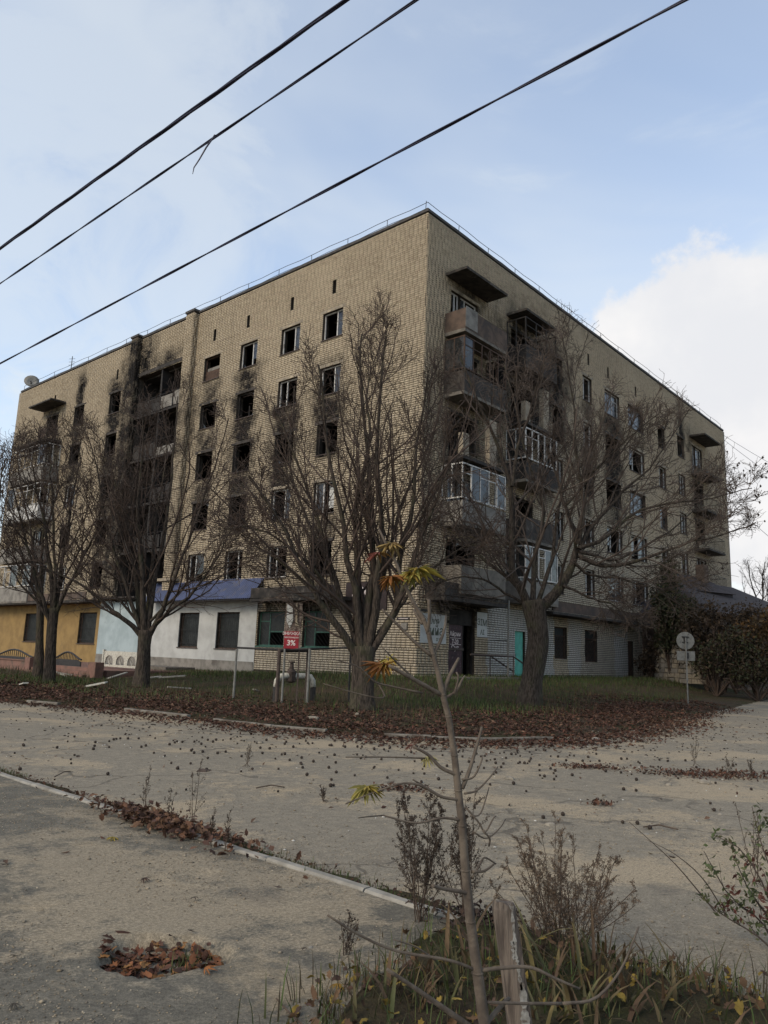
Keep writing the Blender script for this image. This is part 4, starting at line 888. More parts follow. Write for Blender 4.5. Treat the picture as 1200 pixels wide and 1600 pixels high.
def bare_tree(name, label, trunk, limbs, seed, levels, loc_xy, trunk_r, group='bare street trees', twig_mat='twig', extra=None, zbase=None):
    """trunk: [(px,py,depth,r)], limbs: list of ([(px,py,depth)], r0, r1): measured against the tree's own distance"""
    g = np.random.default_rng(seed); x, y = loc_xy; zb = gz(x, y) - 0.03 if zbase is None else zbase
    root = thing(name, label, 'tree', (x, y, zb), group=group); O = np.array((x, y, zb))
    tp = spline([np.array(at(p[0], p[1], p[2])) for p in trunk], 14) - O; tp[0, 2] = min(tp[0, 2], -0.05); tr = np.interp(np.linspace(0, 1, 14), np.linspace(0, 1, len(trunk_r)), trunk_r)
    # trunk ring mesh with root flare and lumps
    kk = 16; m = MB(); V = []
    for j in range(14):
        tn = tp[min(j + 1, 13)] - tp[max(j - 1, 0)]; tn = tn / np.linalg.norm(tn); a_ = np.cross(tn, (0, 1, 0.01)); a_ /= np.linalg.norm(a_); b_ = np.cross(tn, a_)
        for q in range(kk):
            an = 2 * math.pi * q / kk; rr = tr[j] * (1 + 0.07 * math.sin(3 * an + seed + j * 0.3) + 0.05 * math.sin(5 * an + j * 0.7) + (0.24 * max(0, 1 - j / 3.0) * (0.6 + 0.4 * math.sin(4 * an + seed))))
            V.append(tp[j] + rr * (a_ * math.cos(an) + b_ * math.sin(an)))
    m.add(V, [(j * kk + q, j * kk + (q + 1) % kk, (j + 1) * kk + (q + 1) % kk, (j + 1) * kk + q) for j in range(13) for q in range(kk)] + [tuple(range(13 * kk, 14 * kk))])
    m.build('trunk', MAT['bark'], root, smooth=True)
    LP, LRr = [], []
    for (pts, r0, r1) in limbs:
        w = [np.array(at(*p)) for p in pts]; c = spline(w, 16) - O
        c[3:] += np.cumsum(g.normal(size=(13, 3)) * 0.035, axis=0); LP.append(c); LRr.append(r1 + (r0 * 0.8 - r1) * (1 - np.linspace(0, 1, 16)) ** 1.45)
    LP = np.array(LP); LRr = np.array(LRr); ts = TubeSet(); ts.add(LP, LRr, 8)
    link('limb', ts.mesh('limb', MAT['bark']), root)
    tw = TubeSet(); P, Rr = LP, LRr; tips = []
    for (cnt, kw) in levels:
        P, Rr = sprout(P, Rr, cnt, g, **kw); tw.add(P, Rr, 3 if kw.get('rmin', 0.005) < 0.009 else 4); tips.append(P[:, -1])
    link('crown', tw.mesh('crown', MAT[twig_mat]), root)
    if extra: extra(root, np.vstack(tips[-2:]), g, O)
    return root
LV = [(11, dict(tmin=0.10, ang=(24, 56), ratio=(0.42, 0.74), up=0.24, wander=0.17, n=12, rratio=0.5, rmin=0.014)),
      (8, dict(tmin=0.14, ang=(24, 52), ratio=(0.30, 0.52), up=0.22, wander=0.28, n=7, rratio=0.55, rmin=0.010, lenmin=0.5, droop=0.1)),
      (5, dict(tmin=0.12, ang=(24, 58), ratio=(0.34, 0.60), up=0.2, wander=0.40, n=5, rratio=0.6, rmin=0.0078, lenmin=0.34, droop=0.15)),
      (3, dict(tmin=0.2, ang=(25, 60), ratio=(0.42, 0.75), up=0.2, wander=0.45, n=4, rratio=0.7, rmin=0.0066, lenmin=0.26, droop=0.1))]
def lv(*counts, up=None):
    out = []
    for (c, kw), n in zip(LV, counts):
        kw = dict(kw)
        if up is not None: kw['up'] = up
        out.append((n, kw))
    return out
def D(pts, d0, d1): n = len(pts); return [(x, y, d0 + (d1 - d0) * i / (n - 1)) for i, (x, y) in enumerate(pts)]
Yc = 20.6
bare_tree('bare_tree', 'broad bare tree with many upright limbs in front of the building corner', D([(566, 1112), (566, 1080), (568, 1045), (569, 1010)], Yc, Yc), [
    (D([(560, 1030), (530, 980), (500, 940), (482, 900), (462, 850), (440, 800), (400, 735)], Yc, 19.3), .15, .03),
    (D([(562, 1025), (548, 970), (538, 930), (520, 860), (500, 800), (470, 720), (438, 640)], Yc, 21.8), .14, .028),
    (D([(564, 1020), (556, 930), (545, 870), (540, 800), (525, 720), (508, 620), (498, 555)], Yc, 20.0), .15, .028),
    (D([(570, 1020), (575, 940), (578, 890), (575, 820), (568, 740), (556, 650), (548, 560), (552, 530)], Yc, 21.4), .17, .025),
    (D([(574, 1018), (588, 950), (591, 900), (600, 830), (598, 740), (602, 640), (610, 570), (616, 535)], Yc, 19.6), .16, .025),
    (D([(576, 1022), (608, 970), (622, 920), (626, 860), (640, 790), (645, 700), (652, 640), (656, 580)], Yc, 21.0), .16, .026),
    (D([(576, 1025), (618, 955), (640, 885), (668, 820), (690, 760), (700, 690)], Yc, 19.6), .13, .025),
    (D([(560, 1028), (515, 965), (472, 905), (430, 870), (385, 845)], Yc, 21.4), .10, .02),
    (D([(568, 1020), (560, 900), (566, 780), (585, 680), (578, 620), (586, 570)], Yc, 22.6), .12, .022),
    (D([(570, 1020), (600, 900), (630, 780), (672, 690), (690, 620)], Yc, 22.6), .10, .02),
    (D([(566, 1022), (520, 900), (478, 800), (452, 720), (462, 600)], Yc, 22.8), .10, .02),
    (D([(552, 985), (500, 905), (440, 855), (390, 830), (345, 838)], Yc, 19.6), .07, .015), (D([(590, 990), (640, 930), (690, 880), (735, 862), (765, 868)], Yc, 20.2), .07, .015)],
    5, lv(9, 8, 4, 1), (-0.4, Yc), [0.35, 0.31, 0.30, 0.32])
Yr = 24.75
def pods(root, tips, g, O):
    d = tips[:, 0] - O[0]; k = np.argsort(-d + g.uniform(0, 4, len(d)))[:46]; m = MB()
    V0 = [(0, 0, -1), (0, 0, 1), (1, 0, 0), (-1, 0, 0), (0, 1, 0), (0, -1, 0)]; F0 = [(1, 2, 4), (1, 4, 3), (1, 3, 5), (1, 5, 2), (0, 4, 2), (0, 3, 4), (0, 5, 3), (0, 2, 5)]
    for q in k: m.add([tips[q] + np.array(v) * g.uniform(0.03, 0.06) * (1, 1, 1.2) for v in V0], F0)
    m.build('seed_pod', MAT['walnut'], root, kind='stuff')
bare_tree('bare_tree', 'leaning bare tree with thick forked trunk before the white painted side wall', D([(827, 1103), (832, 1060), (840, 1005), (836, 965), (832, 938)], Yr, Yr), [
    (D([(832, 960), (812, 915), (800, 880), (801, 800), (795, 740), (770, 680), (745, 620), (722, 560)], Yr, 23.6), .20, .03),
    (D([(800, 760), (812, 690), (838, 640), (848, 590), (852, 555)], 24.0, 24.6), .08, .018),
    (D([(836, 958), (870, 925), (895, 890), (905, 855), (900, 820), (885, 785), (872, 740), (850, 690)], Yr, 24.2), .24, .03),
    (D([(904, 868), (940, 884), (990, 886), (1040, 872), (1090, 855), (1150, 838), (1192, 826)], 24.5, 23.2), .11, .015),
    (D([(905, 858), (925, 820), (960, 780), (1000, 740), (1040, 700), (1078, 640)], 24.5, 25.6), .11, .016),
    (D([(904, 850), (912, 790), (905, 720), (900, 640), (886, 560), (888, 530)], 24.5, 24.0), .10, .014),
    (D([(880, 915), (930, 935), (965, 945), (1003, 978)], 24.5, 23.8), .06, .012),
    (D([(826, 950), (800, 905), (762, 880), (730, 850), (700, 800), (682, 730)], Yr, 26.2), .12, .02),
    (D([(905, 856), (950, 840), (1000, 800), (1060, 788), (1120, 772), (1162, 762)], 24.5, 24.9), .09, .015),
    (D([(832, 950), (836, 880), (850, 800), (830, 720), (812, 640), (790, 570)], Yr, 26.4), .13, .02),
    (D([(836, 955), (860, 880), (880, 780), (930, 700), (960, 620)], Yr, 26.6), .11, .018),
    (D([(904, 862), (960, 870), (1020, 840), (1080, 800), (1130, 740)], 24.5, 26.2), .08, .015),
    (D([(826, 948), (780, 920), (740, 900), (700, 905), (668, 918)], Yr, 24.0), .07, .014), (D([(898, 880), (930, 905), (980, 910), (1040, 925), (1090, 915)], 24.5, 25.4), .07, .014), (D([(884, 790), (930, 740), (985, 690), (1030, 660)], 24.3, 23.6), .06, .014)],
    9, lv(10, 9, 4, 1, up=0.14), (4.87, Yr), [0.38, 0.33, 0.33, 0.34, 0.37], extra=pods, twig_mat='pale_twig')
Y2 = 27.0
bare_tree('bare_tree', 'upright bare tree before the blue awning left of centre', D([(221, 1073), (223, 1040), (225, 1010), (227, 985)], Y2, Y2), [
    (D([(226, 1000), (200, 970), (180, 955), (150, 930), (110, 905), (70, 888)], Y2, 25.6), .13, .02),
    (D([(225, 998), (213, 930), (205, 880), (195, 830), (180, 760), (160, 690)], Y2, 28.2), .15, .022),
    (D([(226, 996), (222, 920), (218, 850), (217, 780), (222, 700), (226, 645)], Y2, 26.4), .17, .022),
    (D([(229, 996), (238, 930), (245, 870), (258, 800), (268, 720), (275, 655), (281, 618)], Y2, 27.8), .15, .02),
    (D([(230, 1000), (250, 960), (265, 920), (285, 860), (310, 790), (335, 720), (352, 655)], Y2, 26.0), .13, .02),
    (D([(234, 985), (275, 945), (320, 900), (350, 850), (372, 800)], Y2, 28.4), .10, .018),
    (D([(224, 995), (190, 900), (165, 820), (150, 750), (135, 690)], Y2, 26.2), .11, .018),
    (D([(228, 995), (236, 880), (240, 780), (250, 690)], Y2, 29.4), .11, .018), (D([(218, 975), (180, 930), (140, 895), (105, 860)], Y2, 28.4), .07, .014), (D([(236, 970), (290, 915), (340, 890), (390, 880)], Y2, 26.0), .07, .014)],
    14, lv(9, 8, 4, 1), (at(221, 1073, Y2).x, Y2), [0.27, 0.24, 0.22, 0.25])
Y3 = 28.3
bare_tree('bare_tree', 'slender bare tree before the ochre shop front on the left', D([(77, 1063), (79, 1020), (82, 980), (84, 950)], Y3, Y3), [
    (D([(82, 985), (62, 920), (42, 850), (28, 780), (12, 715)], Y3, 27.2), .11, .018),
    (D([(84, 965), (100, 870), (112, 790), (124, 730), (130, 680)], Y3, 29.2), .12, .018),
    (D([(83, 960), (78, 870), (66, 800), (55, 740), (48, 690)], Y3, 28.6), .13, .018),
    (D([(85, 965), (118, 885), (146, 815), (160, 745)], Y3, 27.0), .10, .016),
    (D([(82, 975), (50, 930), (20, 890), (-10, 850)], Y3, 29.0), .08, .016),
    (D([(84, 960), (90, 840), (88, 740), (84, 690)], Y3, 27.6), .10, .016)],
    23, lv(9, 8, 4, 1), (at(77, 1063, Y3).x, Y3), [0.21, 0.185, 0.175, 0.185])
Y4 = 31.0
bare_tree('bare_tree', 'thin straight trunk behind the slender tree on the far left', D([(62, 1033), (62, 1000), (63, 960), (61, 900)], Y4, Y4), [
    (D([(61, 930), (50, 850), (38, 770), (30, 700)], Y4, 31.6), .09, .016), (D([(61, 920), (72, 840), (75, 770), (70, 700)], Y4, 30.6), .09, .016), (D([(62, 940), (30, 880), (5, 830)], Y4, 30.4), .07, .014)],
    31, lv(8, 7, 4, 1), (at(62, 1033, Y4).x, Y4), [0.17, 0.15, 0.14, 0.13])
Y5 = 26.5
bare_tree('bare_tree', 'bare tree cut by the left frame edge with only twigs in view', D([(-45, 1075), (-44, 1020), (-42, 970)], Y5, Y5), [
    (D([(-42, 985), (-20, 900), (-5, 820), (2, 750), (14, 715)], Y5, 26.0), .12, .016), (D([(-42, 980), (-50, 880), (-40, 790), (-28, 720)], Y5, 27.4), .12, .016), (D([(-43, 985), (-90, 900), (-110, 800)], Y5, 26.4), .11, .016)],
    37, lv(9, 8, 4, 1), (at(-45, 1075, Y5).x, Y5), [0.26, 0.22, 0.2])

# ------------------------------------------------------------------ things in front of the building
def place(side, a, o): p = FW(side, a, 0, o); return p.x, p.y
BROT = rad(90) - TH                                       # building axes: local x along the right front, y along the left one
# porch and steps at the corner entrance
x_, y_ = place('R', 3.3, 0.9)
porch = thing('entrance_porch', 'mossy concrete porch with broken steps below the corner door', 'steps', (CX, CY, 0), BROT)
m = MB(); m.box(0.6, 5.6, -1.7, -0.02, 0.2, 0.80); m.build('landing', MAT['concrete'], porch)
for i, (h, x0) in enumerate(((0.66, 5.6), (0.52, 5.95), (0.38, 6.3))): MB().box(x0, x0 + 0.35, -1.65, -0.05, 0.1, h).build('step', MAT['concrete'], porch)
MB().box(-0.6, 0.58, -1.5, 0.9, 0.1, 0.72).build('side_slab', MAT['concrete'], porch)
hr = thing('porch_handrail', 'rusty dark handrails sloping down beside the porch steps', 'handrail', (CX, CY, 0), BROT)
for o in (1.55, 0.35):
    m = MB(); m.tube([(1.6 if o > 1 else 4.2, -o, 1.72), (4.9, -o, 1.70), (6.9, -o, 1.02)], 0.035, 6); m.build('rail', MAT['rusty_metal'], hr)
    for xq, zq in ((4.9, 1.7), (6.85, 1.04)): MB().tube([(xq, -o, 0.3), (xq, -o, zq)], 0.025, 6).build('post', MAT['rusty_metal'], hr)
dp = thing('drain_pipe', 'thin pale pipe standing right of the entrance canopy', 'pipe', (CX, CY, 0), BROT)
MB().tube([(5.35, -1.0, 0.5), (5.3, -1.05, 4.2)], 0.045, 8).build('pipe', MAT['grey_metal'], dp); MB().tube([(5.35, -0.95, 2.4), (5.35, -0.02, 2.4)], 0.018, 5).build('clip', MAT['dark_metal'], dp)
# ochre shop: terracotta terrace wall, brick steps, iron railings, cream concrete panel
OT = 7.0
def ul(px, o=OT): return fac(px, 1040, 'L', o)[0]
ter = thing('terrace_wall', 'low terracotta rendered terrace wall before the ochre shop', 'wall', (CX, CY, 0), BROT)
zt_w = 0.70
MB().box(-OT - 0.12, -OT + 0.12, ul(44), ul(-120), -0.3, zt_w - 0.06).build('wall', MAT['pink_render'], ter); MB().box(-OT - 0.17, -OT + 0.17, ul(44), ul(-120), zt_w - 0.058, zt_w).build('coping', MAT['pink_render'], ter)
MB().box(-OT - 0.2, -OT + 0.2, ul(52), ul(44.3), -0.3, zt_w + 0.12).build('pillar', MAT['pink_render'], ter); MB().box(-OT - 0.2, -OT + 0.2, ul(156), ul(144), -0.3, zt_w + 0.1).build('pillar', MAT['pink_render'], ter)
MB().box(-OT + 0.4, -0.06, ul(156), 40.9, -0.3, zt_w - 0.25).build('terrace', MAT['pink_render'], ter)
stp = thing('brick_steps', 'worn red brick steps between the terrace pillars', 'steps', (CX, CY, 0), BROT)
for i in range(4): MB().box(-OT - 0.7 + 0.3 * i, -OT - 0.4 + 0.3 * i, ul(143.5), ul(52.5), -0.3, 0.08 + 0.15 * i).build('step', MAT['pink_render'], stp)
for (x0, x1, lab) in ((-8, 50, 'dark iron railing with arched top at the far left terrace end'), (64, 106, 'dark iron railing with arched top right of the far left one')):
    u0, u1 = ul(x1), ul(x0); ir = thing('iron_railing', lab, 'railing', (CX, CY, 0), BROT); n = 18; xo = -OT + (0.0 if x0 < 0 else 0.62); zb1 = zt_w + 0.003 if x0 < 0 else zt_w - 0.24
    crest = [(xo, u0 + (u1 - u0) * i / n, zt_w + 0.14 + 0.32 * math.sin(math.pi * i / n) ** 1.5) for i in range(n + 1)]
    m = MB()
    for a, b in zip(crest[:-1], crest[1:]):
        ha, hb = min(a[2] - 0.1, zt_w + 0.12), min(b[2] - 0.1, zt_w + 0.12)
        m.add([(xo - .02, a[1], zb1), (xo - .02, b[1], zb1), (xo - .02, b[1], hb), (xo - .02, a[1], ha), (xo + .02, a[1], zb1), (xo + .02, b[1], zb1), (xo + .02, b[1], hb), (xo + .02, a[1], ha)], [(0, 1, 2, 3), (7, 6, 5, 4), (3, 2, 6, 7), (0, 4, 5, 1)])
    m.build('panel', MAT['dark_metal'], ir); MB().tube(crest, 0.045, 6).build('top_rail', MAT['dark_metal'], ir)
    for i in range(2, n - 1, 1): MB().tube([(xo, crest[i][1], zb1), (xo, crest[i][1], crest[i][2])], 0.018, 5).build('bar', MAT['dark_metal'], ir)
cpn = thing('ornamental_fence', 'cream concrete fence panel with arched openings before the blue wall', 'fence', (CX, CY, 0), BROT)
OC = 5.0; ua, ub, xo, zb0, zt0 = ul(214, OC), ul(161, OC), -OC, fac(190, 1043, 'L', OC)[1], fac(190, 1018, 'L', OC)[1]
def arch_panel(u0, u1, z0, z1, x):                        # frame with three pointed openings
    m = MB(); n = 3; w = (u1 - u0) / n
    m.box(x, x + 0.07, u0, u1, z0, z0 + 0.10); m.box(x, x + 0.07, u0, u1, z1 - 0.2, z1)
    for i in range(n):
        c = u0 + (i + 0.5) * w; r_ = w * 0.36
        for sg in (-1, 1):
            prof = [(c + sg * r_ * math.cos(t), z0 + 0.25 + (z1 - 0.2 - z0 - 0.25) * math.sin(t) * 0.98) for t in np.linspace(0, math.pi / 2, 7)]
            edge = c + sg * w / 2; poly = [(x, edge, z0 + 0.1), (x, c + sg * r_, z0 + 0.1)] + [(x, a, z) for a, z in prof] + [(x, edge, z1 - 0.2)]
            m.prism(poly, (0.07, 0, 0))
        m.tube([(x + 0.035, c, z0 + 0.1), (x + 0.035, c - 0.1, z0 + 0.28), (x + 0.035, c, z0 + 0.45), (x + 0.035, c + 0.1, z0 + 0.28), (x + 0.035, c, z0 + 0.1)], 0.02, 5)
    return m
arch_panel(ua, ub, zb0, zt0, xo).build('panel', MAT['white_pipe'], cpn)
for u in (ua - 0.12, ub + 0.02): MB().box(xo - 0.03, xo + 0.1, u, u + 0.1, -0.2, zt0 + 0.06).build('post', MAT['white_pipe'], cpn)
slb = thing('broken_slab', 'cracked white doorstep slabs littered before the white shop wall', 'slab', (CX, CY, 0), BROT)
for (u0, u1, z) in ((16.8, 20.6, 0.55), (13.2, 16.6, 0.6)): MB().box(-2.9, -1.2, u0, u1, z - 0.5, z).build('slab', MAT['concrete'], slb)
# gas pipe with its railing and the red notice
gp = thing('gas_pipe', 'white wrapped gas pipe bend with dark valve behind the railing', 'pipe', (-2.45, 22.75, gz(-2.45, 22.75)))
p0 = at(430, 1096, 22.4); p1 = at(488, 1096, 23.0); b0 = Vector((p0.x + 2.45, p0.y - 22.75, 0)); b1 = Vector((p1.x + 2.45, p1.y - 22.75, 0))
zt_ = at(460, 1056, 22.7).z - gz(-2.45, 22.75)
MB().tube([b0 + Vector((0, 0, -0.1)), b0 + Vector((0, 0, zt_ - 0.32))], 0.085, 10).build('riser', MAT['dark_metal'], gp); MB().tube([b1 + Vector((0, 0, -0.1)), b1 + Vector((0, 0, zt_ - 0.32))], 0.085, 10).build('riser', MAT['dark_metal'], gp)
bend = [b0 + Vector((0, 0, zt_ - 0.32)), b0 + Vector((0.02, 0, zt_ - 0.14)), b0 + Vector((0.10, 0.05, zt_ - 0.02)), b0 + Vector((0.24, 0.14, zt_))] ; be2 = [b1 + Vector((0, 0, zt_ - 0.32)), b1 + Vector((-0.02, 0, zt_ - 0.14)), b1 + Vector((-0.10, -0.05, zt_ - 0.02)), b1 + Vector((-0.24, -0.14, zt_))]
MB().tube(bend + be2[::-1], 0.088, 10).build('wrapped_pipe', MAT['white_pipe'], gp, smooth=True)
mid_ = (b0 + b1) / 2 + Vector((-0.12, -0.05, zt_)); v = MB(); v.lathe([(0.05, -0.2), (0.15, -0.16), (0.15, 0.12), (0.07, 0.2), (0.05, 0.36), (0.09, 0.37), (0.09, 0.42)], 10, Matrix.Translation(mid_)); v.build('valve', MAT['rusty_metal'], gp)
fr = thing('pipe_railing', 'grey pipe railing with dark uprights around the gas pipe', 'railing', (-2.6, 22.4, gz(-2.6, 22.4)))
O_ = Vector((-2.6, 22.4, gz(-2.6, 22.4)))
for (px, Y, r_, mt) in ((370, 23.4, 0.035, 'grey_metal'), (437, 22.1, 0.055, 'rusty_metal'), (445, 21.9, 0.03, 'grey_metal'), (482, 22.4, 0.05, 'rusty_metal'), (484, 21.9, 0.035, 'grey_metal'), (548, 23.2, 0.03, 'dark_metal')):
    t_ = at(px, 1014, Y); b_ = Vector((t_.x, t_.y, gz(t_.x, t_.y) - 0.1)); MB().tube([b_ - O_, t_ - O_], r_, 8).build('post', MAT[mt], fr)
MB().tube([at(370, 1012, 23.4) - O_, at(437, 1015, 22.1) - O_, at(484, 1014, 21.9) - O_, at(548, 1012, 23.2) - O_], 0.03, 6).build('rail', MAT['dark_metal'], fr)
MB().tube([at(437, 1017, 22.1) - O_, at(482, 1017, 22.4) - O_], 0.045, 6).build('rail', MAT['dark_metal'], fr)
nbY = 22.0; q0 = at(443, 1013, nbY); q1 = at(473, 943, nbY)
nb = thing('notice_board', 'red sale notice with white letters under a peeled poster', 'notice', (q0.x, nbY, q0.z)); w_, h_ = q1.x - q0.x, q1.z - q0.z
MB().box(0, w_, 0.0, 0.03, 0.0, h_).build('board', MAT['peeled_paper'], nb)
MB().box(0.0, w_ * 0.88, -0.012, -0.002, 0.0, h_ * 0.38).build('red_panel', MAT['red_paint'], nb)
MB().prism([(w_ * .05, -0.006, h_ * .98), (w_ * .42, -0.05, h_ * .9), (w_ * .5, -0.03, h_ * .62), (w_ * .3, -0.006, h_ * .45), (w_ * .08, -0.006, h_ * .6)], (0, 0.004, 0)).build('peeling_strip', MAT['poster_white'], nb)
MB().prism([(w_ * .6, -0.006, h_ * 1.0), (w_ * .7, -0.04, h_ * 1.02), (w_ * .74, -0.04, h_ * .6), (w_ * .95, -0.01, h_ * .45), (w_ * .62, -0.006, h_ * .5)], (0, 0.004, 0)).build('peeling_strip', MAT['lintel'], nb)
for px_ in (0.02, w_ - 0.05): MB().box(px_, px_ + 0.04, 0.032, 0.07, -(q0.z - gz(q0.x, nbY)) , h_).build('post', MAT['rusty_metal'], nb)
MT = lambda x, z: Matrix.Translation((x, -0.015, z)) @ Matrix.Rotation(rad(90), 4, 'X')
text('ЗНИЖКА', 0.118, MT(w_ * .44, h_ * .325), MAT['letter_white'], nb, bold=0.003); text('пенсіонерам', 0.072, MT(w_ * .44, h_ * .245), MAT['letter_white'], nb, bold=0.001); text('3%', 0.21, MT(w_ * .44, h_ * .12), MAT['letter_white'], nb, bold=0.006)
# road sign seen from behind
sY = 31.6; sb_ = at(1075, 1098, sY); sz = gz(sb_.x, sY)
rs = thing('road_sign', 'grey back of a round road sign with a plate below it', 'road sign', (sb_.x, sY, sz)); tz = at(1075, 987, sY).z - sz
Mr = Matrix.Rotation(rad(-6), 4, 'Z')
MB().tube([(0, 0, -0.2), (0, 0, tz - 0.25)], 0.032, 8).build('pole', MAT['grey_metal'], rs)
MB().lathe([(0.345, -0.01), (0.36, 0.0), (0.36, 0.012), (0.335, 0.014)], 28, Mr @ Matrix.Translation((0.0, 0.05, tz - 0.37)) @ Matrix.Rotation(rad(90), 4, 'X')).build('disc', MAT['grey_metal'], rs)
m = MB(); m.box(-0.14, 0.14, -0.01, 0.035, tz - 0.24, tz - 0.20, Mr); m.box(-0.14, 0.10, -0.01, 0.035, tz - 0.46, tz - 0.43, Mr); m.box(-0.07, -0.04, -0.01, 0.035, tz - 0.46, tz - 0.2, Mr); m.build('bracket', MAT['dark_metal'], rs)
MB().box(-0.36, 0.36, 0.04, 0.055, tz - 1.18, tz - 0.80, Mr).build('plate', MAT['grey_metal'], rs); m = MB(); m.box(-0.02, 0.10, -0.01, 0.038, tz - 1.1, tz - 0.86, Mr); m.build('bracket', MAT['dark_metal'], rs)
MB().tube([(0, 0, 0.92), (0, 0, 0.98)], 0.06, 8).build('collar', MAT['grey_metal'], rs)
# overhead cables, parallel to the street
def cable(name, label, pxs, z, r, strands, twist, sag=0.0, seed=0):
    a = gnd(*pxs[0], z); b = gnd(*pxs[-1], z); d = (b - a); A = a - d * 4.0; B = b + d * 4.0; L = (B - A).length; d.normalize(); sdv = Vector((-d.y, d.x, 0))
    root = thing(name, label, 'cable', A, group='overhead cables'); g = random.Random(seed); n = int(L / 0.10)
    for q in range(strands):
        pts = []
        for i in range(n + 1):
            s_ = L * i / n; t = s_ / twist * 2 * math.pi + q * 2 * math.pi / strands + 0.8 * math.sin(s_ * 0.37 + seed); rr = r * (0.72 + 0.2 * math.sin(s_ * 0.9 + seed) ** 2)
            pts.append(d * s_ + sdv * (math.cos(t) * rr) + Vector((0, 0, math.sin(t) * rr - sag * (1 - (2 * s_ / L - 1) ** 2))))
        MB().tube(pts, r * 1.02, 5).build('strand', MAT['cable'], root, smooth=True)
    return root
cable('overhead_cable', 'thickest overhead cable, topmost across the upper left sky', [(0, 388), (540, 0)], 6.55, 0.0108, 3, 2.7, seed=1)
cable('overhead_cable', 'thin overhead cable with a loose hanging end', [(0, 443), (650, 0)], 6.5, 0.0072, 2, 2.2, seed=2)
cable('overhead_cable', 'long lower overhead cable crossing above the rooftop', [(0, 568), (1070, 0)], 6.5, 0.0092, 2, 3.1, seed=3)
le = thing('loose_wire', 'short loose wire end dangling from the thin cable', 'wire', gnd(336, 211, 6.5)); e0 = gnd(336, 211, 6.5)
MB().tube([Vector((0, 0, 0)), at(322, 231, e0.y - .02) - e0, at(311, 250, e0.y) - e0, at(303, 262, e0.y) - e0, at(301, 272, e0.y) - e0], [0.009, .008, .007, .006, .003], 5).build('strand', MAT['cable'], le)
for (nm, lab, a, b) in (('thin_wire', 'thin wire running left from the building at mid height', FW('L', 30, 13.4, 0.1), at(-60, 682, 30)), ('thin_wire', 'upper thin wire from the roof corner at the right', FW('R', 40.9, 20.9, 0.1), at(1290, 770, 50)), ('thin_wire', 'lower thin wire from the roof corner at the right', FW('R', 40.9, 20.5, 0.1), at(1290, 800, 50)), ('thin_wire', 'steep thin wire from the far wall on the right', FW('R', 40.9, 15.5, 0.1), at(1240, 870, 44))):
    t = thing(nm, lab, 'wire', a); MB().tube([(b - a) * k + Vector((0, 0, -0.6 * k * (1 - k))) for k in np.linspace(0, 1, 14)], 0.014, 4).build('strand', MAT['cable'], t)

# ------------------------------------------------------------------ right background: house, ruin wall, thicket
def leaf_cloud(centers, radii, n, size, pal, g, flat=0.0):
    """loose leaf quads spread through a set of lumpy balls"""
    c = np.array(centers, float); r = np.array(radii, float); k = g.choice(len(c), n, p=(r.prod(1) if r.ndim > 1 else r ** 2) / (r.prod(1) if r.ndim > 1 else r ** 2).sum())
    d = norm(g.normal(size=(n, 3))) * (g.uniform(0, 1, n)[:, None] ** 0.42); d *= (0.75 + 0.35 * np.sin(d[:, :1] * 6 + k[:, None]) * np.cos(d[:, 1:2] * 7))
    p = c[k] + d * (r[k] if r.ndim > 1 else r[k][:, None])
    return leaf_quads(p, size * g.uniform(0.6, 1.3, n), pal, g, flat)
def leaf_quads(p, s, pal, g, flat=0.0, curl=0.25):
    n = len(p); ax = norm(g.normal(size=(n, 3)) * np.array([1, 1, 1 - flat])); nv = norm(g.normal(size=(n, 3)) * np.array([1 - flat, 1 - flat, 1]) + np.array([0, 0, flat]))
    ay = norm(np.cross(nv, ax)); nv = np.cross(ax, ay); s = s[:, None]
    V = np.stack([p - ax * s, p + ay * s * 0.45 + nv * s * curl, p + ax * s + nv * s * curl * 0.4, p - ay * s * 0.45 + nv * s * curl], 1).reshape(-1, 3)
    i = np.arange(n)[:, None] * 4; F = np.vstack([i + np.array([0, 1, 2]), i + np.array([0, 2, 3])])
    pal = np.array(pal); col = pal[g.integers(0, len(pal), n)] * g.uniform(0.65, 1.25, (n, 1)); return V, F, np.repeat(col, 4, 0)
DARKG = [(0.030, 0.036, 0.016), (0.022, 0.028, 0.014), (0.045, 0.045, 0.02)]; BROWNG = [(0.034, 0.024, 0.015), (0.024, 0.018, 0.013), (0.045, 0.029, 0.016)]; OCHRE = [(0.10, 0.055, 0.018), (0.07, 0.042, 0.016), (0.05, 0.036, 0.018)]
def bush(name, label, cx, cy, blobs, n, size, pal, seed, stems=8, h=3.0, cat='bush', group='thicket on the right'):
    g = np.random.default_rng(seed); z = gz(cx, cy); root = thing(name, label, cat, (cx, cy, z), group=group)
    V, F, C = leaf_cloud([b[:3] for b in blobs], [b[3:6] for b in blobs], n, size, pal, g)
    link('foliage', np_mesh('foliage', V, F, MAT['leafy'], C), root)
    P0 = np.zeros((stems, 6, 3)); tgt = np.array([blobs[i % len(blobs)][:3] for i in range(stems)]) + g.normal(size=(stems, 3)) * 0.5
    for j in range(6): P0[:, j] = tgt * (j / 5.0) + g.normal(size=(stems, 3)) * 0.08 * (j > 0)
    R0 = np.linspace(0.05, 0.015, 6)[None].repeat(stems, 0); ts = TubeSet(); ts.add(P0, R0, 5); P1, R1 = sprout(P0, R0, 8, g, up=0.4, ratio=(0.3, 0.6), rmin=0.008); ts.add(P1, R1, 3); P2, R2 = sprout(P1, R1, 5, g, up=0.3, ratio=(0.35, 0.7), rmin=0.006); ts.add(P2, R2, 3)
    link('stems', ts.mesh('stems', MAT['twig']), root); return root
def bl(px, py, Y, rx, rz, cx, cy): p = at(px, py, Y); return (p.x - cx, p.y - cy, p.z - gz(cx, cy), rx, rx, rz)
